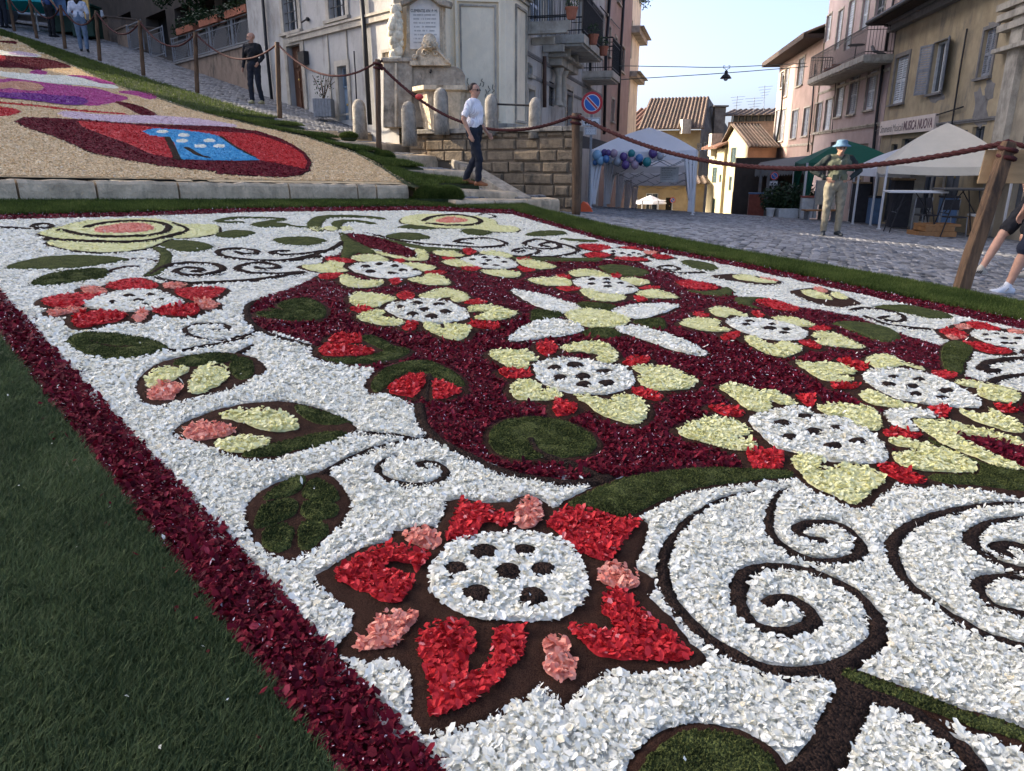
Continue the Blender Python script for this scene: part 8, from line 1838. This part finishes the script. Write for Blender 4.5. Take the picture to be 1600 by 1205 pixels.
    for s in (-1, 1):
        mb = MB(); mb.ball(hd + fw * .084 + sd * s * .03 + [0, 0, .012], .011, 8, 6); loc(mb, 'eye', M_iron)
        mb = MB(); mb.tube([hd + fw * .088 + sd * s * .018 + [0, 0, .03], hd + fw * .084 + sd * s * .042 + [0, 0, .028]], .005, 5); loc(mb, 'eyebrow', MATS['dark_hair'] if 'dark_hair' in MATS else M_iron)
    if extras: extras(loc, hd, fw, sd, j)
    return t
M_hair = mat('dark_hair', (.022, .014, .01), .6, .3, 30, .6, 80, .004); M_hairg = mat('grey_hair', (.25, .24, .22), .7, .3, 30, .6, 80, .004)
def hair_cap(loc, hd, fw, m, full=1.0, r=.095):
    mb = MB(); c = hd + np.array([0, 0, .04]) - fw * .018; V = []; n, mm = 16, 9; Fs = []
    for i in range(mm + 1):
        th = math.pi * .62 * i / mm
        for k in range(n):
            a = 2 * math.pi * k / n; d = np.array([math.sin(th) * math.cos(a), math.sin(th) * math.sin(a), math.cos(th)]); f = d @ fw; lim = 1.0
            rr_ = r * (1.02 + .03 * math.sin(5 * a + i)); 
            if f > .35 and th > .85: rr_ = r * .72
            V.append(c + d * rr_)
    for i in range(mm):
        for k in range(n): Fs.append((i * n + k, i * n + (k + 1) % n, (i + 1) * n + (k + 1) % n, (i + 1) * n + k))
    mb.add(V, Fs); loc(mb, 'hair', m)
# man walking on the steps, facing right
def ex1(loc, hd, fw, sd, j):
    hair_cap(loc, hd, fw, M_hair); mb = MB()
    for s in (-1, 1): mb.ball(hd + fw * .092 + sd * s * .033 + [0, 0, .014], .024, 8, 6, sz=.75, sx=.8, sy=.6); mb.tube([hd + fw * .09 + sd * s * .05 + [0, 0, .018], hd + sd * s * .09 + [0, 0, .014]], .004, 4)
    loc(mb, 'sunglasses', M_iron); mb = MB(); mb.lathe((0, 0, 1.005), [(.134, 0), (.138, .02), (.134, .04)], 20); loc(mb, 'belt', M_iron)
    mb = MB(); mb.tube([hd + [0, -.0, -.14] + sd * .07, hd + fw * .05 + [0, 0, -.16], hd + [0, 0, -.14] - sd * .07, hd - fw * .06 + [0, 0, -.12], hd + [0, 0, -.14] + sd * .07], .016, 6); loc(mb, 'collar', MATS['striped_shirt'])
def striped():
    m, nt, b = nmat('striped_shirt'); N = nt.nodes.new; L = nt.links.new; tc = N('ShaderNodeTexCoord'); w = N('ShaderNodeTexWave'); w.inputs['Scale'].default_value = 14; w.bands_direction = 'X'; L(tc.outputs['Object'], w.inputs['Vector'])
    mx = N('ShaderNodeMix'); mx.data_type = 'RGBA'; mx.inputs['A'].default_value = (.84, .82, .82, 1); mx.inputs['B'].default_value = (.60, .55, .60, 1); r = N('ShaderNodeMapRange'); r.inputs[1].default_value = .6; r.inputs[2].default_value = .9; L(w.outputs['Fac'], r.inputs[0]); L(r.outputs[0], mx.inputs['Factor']); L(mx.outputs['Result'], b.inputs['Base Color']); b.inputs['Roughness'].default_value = .85; MATS['striped_shirt'] = m; return m
striped(); M_jean = cloth('dark_jeans', (.014, .017, .026), .35); M_brown = mat('brown_leather', (.20, .075, .03), .5, .2)
PERS = []
q = at_y(742, 291, 12.35)
person('middle aged man in a striped white shirt and sunglasses walking down the steps', tuple(q), -math.pi / 2 - .3, 1.55,
       dict(look=(.25, 1, -.05), rel=(.27, -.10, 1.15), rwr=(.28, .02, .90), lel=(-.26, -.02, 1.15), lwr=(-.27, .16, .93), rkn=(.09, .12, .50), ran=(.09, .10, .09), lkn=(-.08, -.02, .49), lan=(-.07, -.20, .12)),
       dict(top=MATS['striped_shirt'], slv='short', bottom=M_jean, shoe=M_brown), extras=ex1, build=1.08)
# man in black, upper left
M_blackc = cloth('black_cloth', (.012, .012, .014), .4)
q = on(402, 163, G2)
def ex2(loc, hd, fw, sd, j):
    mb = MB(); mb.ball(hd + fw * .06 - [0, 0, .07], .045, 10, 7, sz=.5); loc(mb, 'short_beard', M_hairg)
person('bald man in a black jumper and jeans walking down the lane', tuple(q), math.pi * .93, 1.56, dict(look=(.75, 1, -.1), rel=(.28, -.04, 1.15), rwr=(.30, .03, .92), lel=(-.27, -.03, 1.15), lwr=(-.22, .12, 1.0), rkn=(.10, .08, .50), ran=(.10, .06, .09), lan=(-.10, -.10, .09)),
       dict(top=M_blackc, bottom=M_jean, shoe=mat('yellowish_shoe', (.4, .36, .2), .6)), extras=ex2)
# man with the hat, hands on hips
M_vest = cloth('olive_vest', (.105, .11, .07), .3); M_sleeved = cloth('dark_sleeve', (.02, .026, .024), .3); M_khaki = cloth('khaki_trousers', (.22, .195, .14), .25); M_hat = cloth('pale_blue_hat', (.13, .22, .29), .3)
q = np.array([.425 * 13.1, 13.1, float(zp(.425 * 13.1, 13.1))])
def ex3(loc, hd, fw, sd, j):
    mb = MB(); c = hd + np.array([0, 0, .055]); mb.lathe(c, [(.165, -.035), (.15, -.012), (.102, .012), (.098, .06), (.085, .085), (.03, .095)], 20); loc(mb, 'sun_hat', M_hat)
    mb = MB(); mb.tube([(0, .158, 1.02), (0, .165, 1.2), (0, .155, 1.38)], .006, 5); loc(mb, 'zip', M_irong)
    for s in (-1, 1): mb = MB(); mb.box(s * .085 - .04, .145, 1.22, s * .085 + .04, .168, 1.31); loc(mb, 'vest_pocket', M_vest, False); mb = MB(); mb.box(s * .09 - .045, .14, 1.03, s * .09 + .045, .165, 1.13); loc(mb, 'vest_pocket', M_vest, False)
    mb = MB(); mb.tube([hd + [0, 0, -.14] + sd * .07, hd + fw * .07 + [0, 0, -.19], hd + [0, 0, -.14] - sd * .07, hd - fw * .06 + [0, 0, -.12], hd + [0, 0, -.14] + sd * .07], .017, 6); loc(mb, 'collar', M_sleeved)
person('elderly man in a pale blue sun hat and olive vest with hands on his hips', tuple(q), math.pi - .10, 1.60,
       dict(look=(.1, 1, -.25), head=(0, .06, 1.60), neck=(0, .02, 1.47), rel=(.43, -.10, 1.20), rwr=(.22, .06, 1.06), rhand=(-.6, .5, -.2), lel=(-.43, -.10, 1.20), lwr=(-.22, .06, 1.06), lhand=(.6, .5, -.2), rhp=(.10, 0, .9), lhp=(-.10, 0, .9), rkn=(.13, .03, .49), lkn=(-.12, .02, .49), ran=(.13, -.01, .09), lan=(-.13, -.01, .09), rfoot=(.25, 1, 0), lfoot=(-.3, 1, 0)),
       dict(top=M_vest, sleeve=M_sleeved, bottom=M_khaki, shoe=mat('dark_shoe', (.02, .025, .03), .5)), extras=ex3, build=1.12)
# walkers at the upper left
M_bluet = cloth('navy_tee', (.03, .06, .16), .2); M_bluej = cloth('blue_jacket', (.03, .10, .25), .2); M_whitet = cloth('white_blouse', (.55, .58, .65), .1); M_lj = cloth('light_jeans', (.13, .18, .25), .25)
def exh(m, long=False):
    def f(loc, hd, fw, sd, j):
        hair_cap(loc, hd, fw, m)
        if long: mb = MB(); mb.ball(hd - fw * .06 - [0, 0, .1], .085, 10, 8, sz=2.0); loc(mb, 'long_hair', m)
    return f
q = on(83, 58, G2); person('man in a dark blue tee shirt and black trousers standing on the lane', tuple(q), -.5, 1.74, dict(rwr=(.26, .12, .95)), dict(top=M_bluet, slv='short', bottom=M_blackc), extras=exh(M_hair), voxel=.018)
q = on(132, 81, G2); person('woman in a white blouse and light jeans walking up the lane', tuple(q), .35, 1.66, dict(lkn=(-.1, .1, .49), lan=(-.1, .14, .1), rwr=(.2, .25, 1.0), lwr=(-.2, .25, 1.0)), dict(top=M_whitet, bottom=M_lj), extras=exh(M_hair, True), voxel=.018)
q = on(8, 44, G2); person('man in blue jacket and jeans at the left edge of the picture', tuple(q), -.3, 1.78, dict(), dict(top=M_bluej, bottom=M_jean), extras=exh(M_hair), voxel=.018)
# two walkers at the right edge
M_shorts = cloth('black_shorts', (.012, .012, .015), .3); M_navy = cloth('navy_shorts', (.012, .016, .032), .3); M_wtee = cloth('white_tee', (.62, .64, .68), .06); M_dtee = cloth('dark_tee', (.02, .02, .025), .3)
M_sneak = mat('white_sneaker', (.62, .63, .66), .5, .05, 10, .2, 60, .003); M_sneakb = mat('beige_sneaker', (.42, .37, .29), .6, .1, 10, .2, 60, .003)
def stripes(kind):
    def f(loc, hd, fw, sd, j):
        hair_cap(loc, hd, fw, M_hair)
        for s in 'rl':
            an = j[s + 'an']; sx = 1 if s == 'r' else -1
            for q_ in range(3 if kind == 'b' else 1):
                mb = MB(); x0 = .02 + q_ * .028
                for sy in (-1, 1): mb.tube([an + np.array([.043 * sy, x0 - .01, -.012]), an + np.array([.046 * sy, x0 + .02, -.05])], .006, 4)
                loc(mb, 'shoe_stripe', M_iron if kind == 'b' else M_irong, False)
            if kind == 'w':
                mb = MB()
                for q_ in range(5): mb.tube([an + np.array([-.02, .045 + q_ * .018, .018 - q_ * .010]), an + np.array([.02, .05 + q_ * .018, .018 - q_ * .010])], .004, 4)
                loc(mb, 'shoe_lace', M_irong, False)
                mb = MB(); hp, kn = j[s + 'hp'], j[s + 'kn']; o = np.array([.096 * sx, 0, 0]); mb.tube([hp + o * 1.05, hp + (kn - hp) * .5 + o * .98, kn + o * .93], .008, 5); loc(mb, 'side_stripe', M_wtee)
    return f
q = gnd(1556, 431); X = np.array([q[0] + .40, q[1] + .1, float(zp(q[0] + .40, q[1] + .1))])
person('walker in black shorts and beige striped sneakers behind the leaning post', tuple(X), math.pi / 2 + .1, 1.74, dict(rkn=(.10, .30, .52), ran=(.10, .50, .09), lkn=(-.10, .16, .50), lan=(-.10, -.02, .10), rwr=(.28, -.1, .9), lwr=(-.28, .2, .95)),
       dict(top=M_dtee, slv='short', bottom=M_shorts, legs='short', shoe=M_sneakb, sock=M_sneakb), extras=stripes('b'), voxel=.011)
q = gnd(1569, 455); X = np.array([q[0] + .27, q[1] + .0, float(zp(q[0] + .27, q[1]))])
person('walker in navy knee shorts and white sneakers cut by the right edge', tuple(X), math.pi / 2 - .05, 1.72, dict(lkn=(-.10, .18, .50), lan=(-.10, .30, .09), rkn=(.10, .02, .50), ran=(.10, -.20, .10), lel=(-.27, .10, 1.15), lwr=(-.25, .27, .95), lhand=(0, .1, -1)),
       dict(top=M_wtee, slv='short', bottom=M_navy, legs='knee', shoe=M_sneak, sock=M_sneak), extras=stripes('w'), voxel=.010, build=1.05)
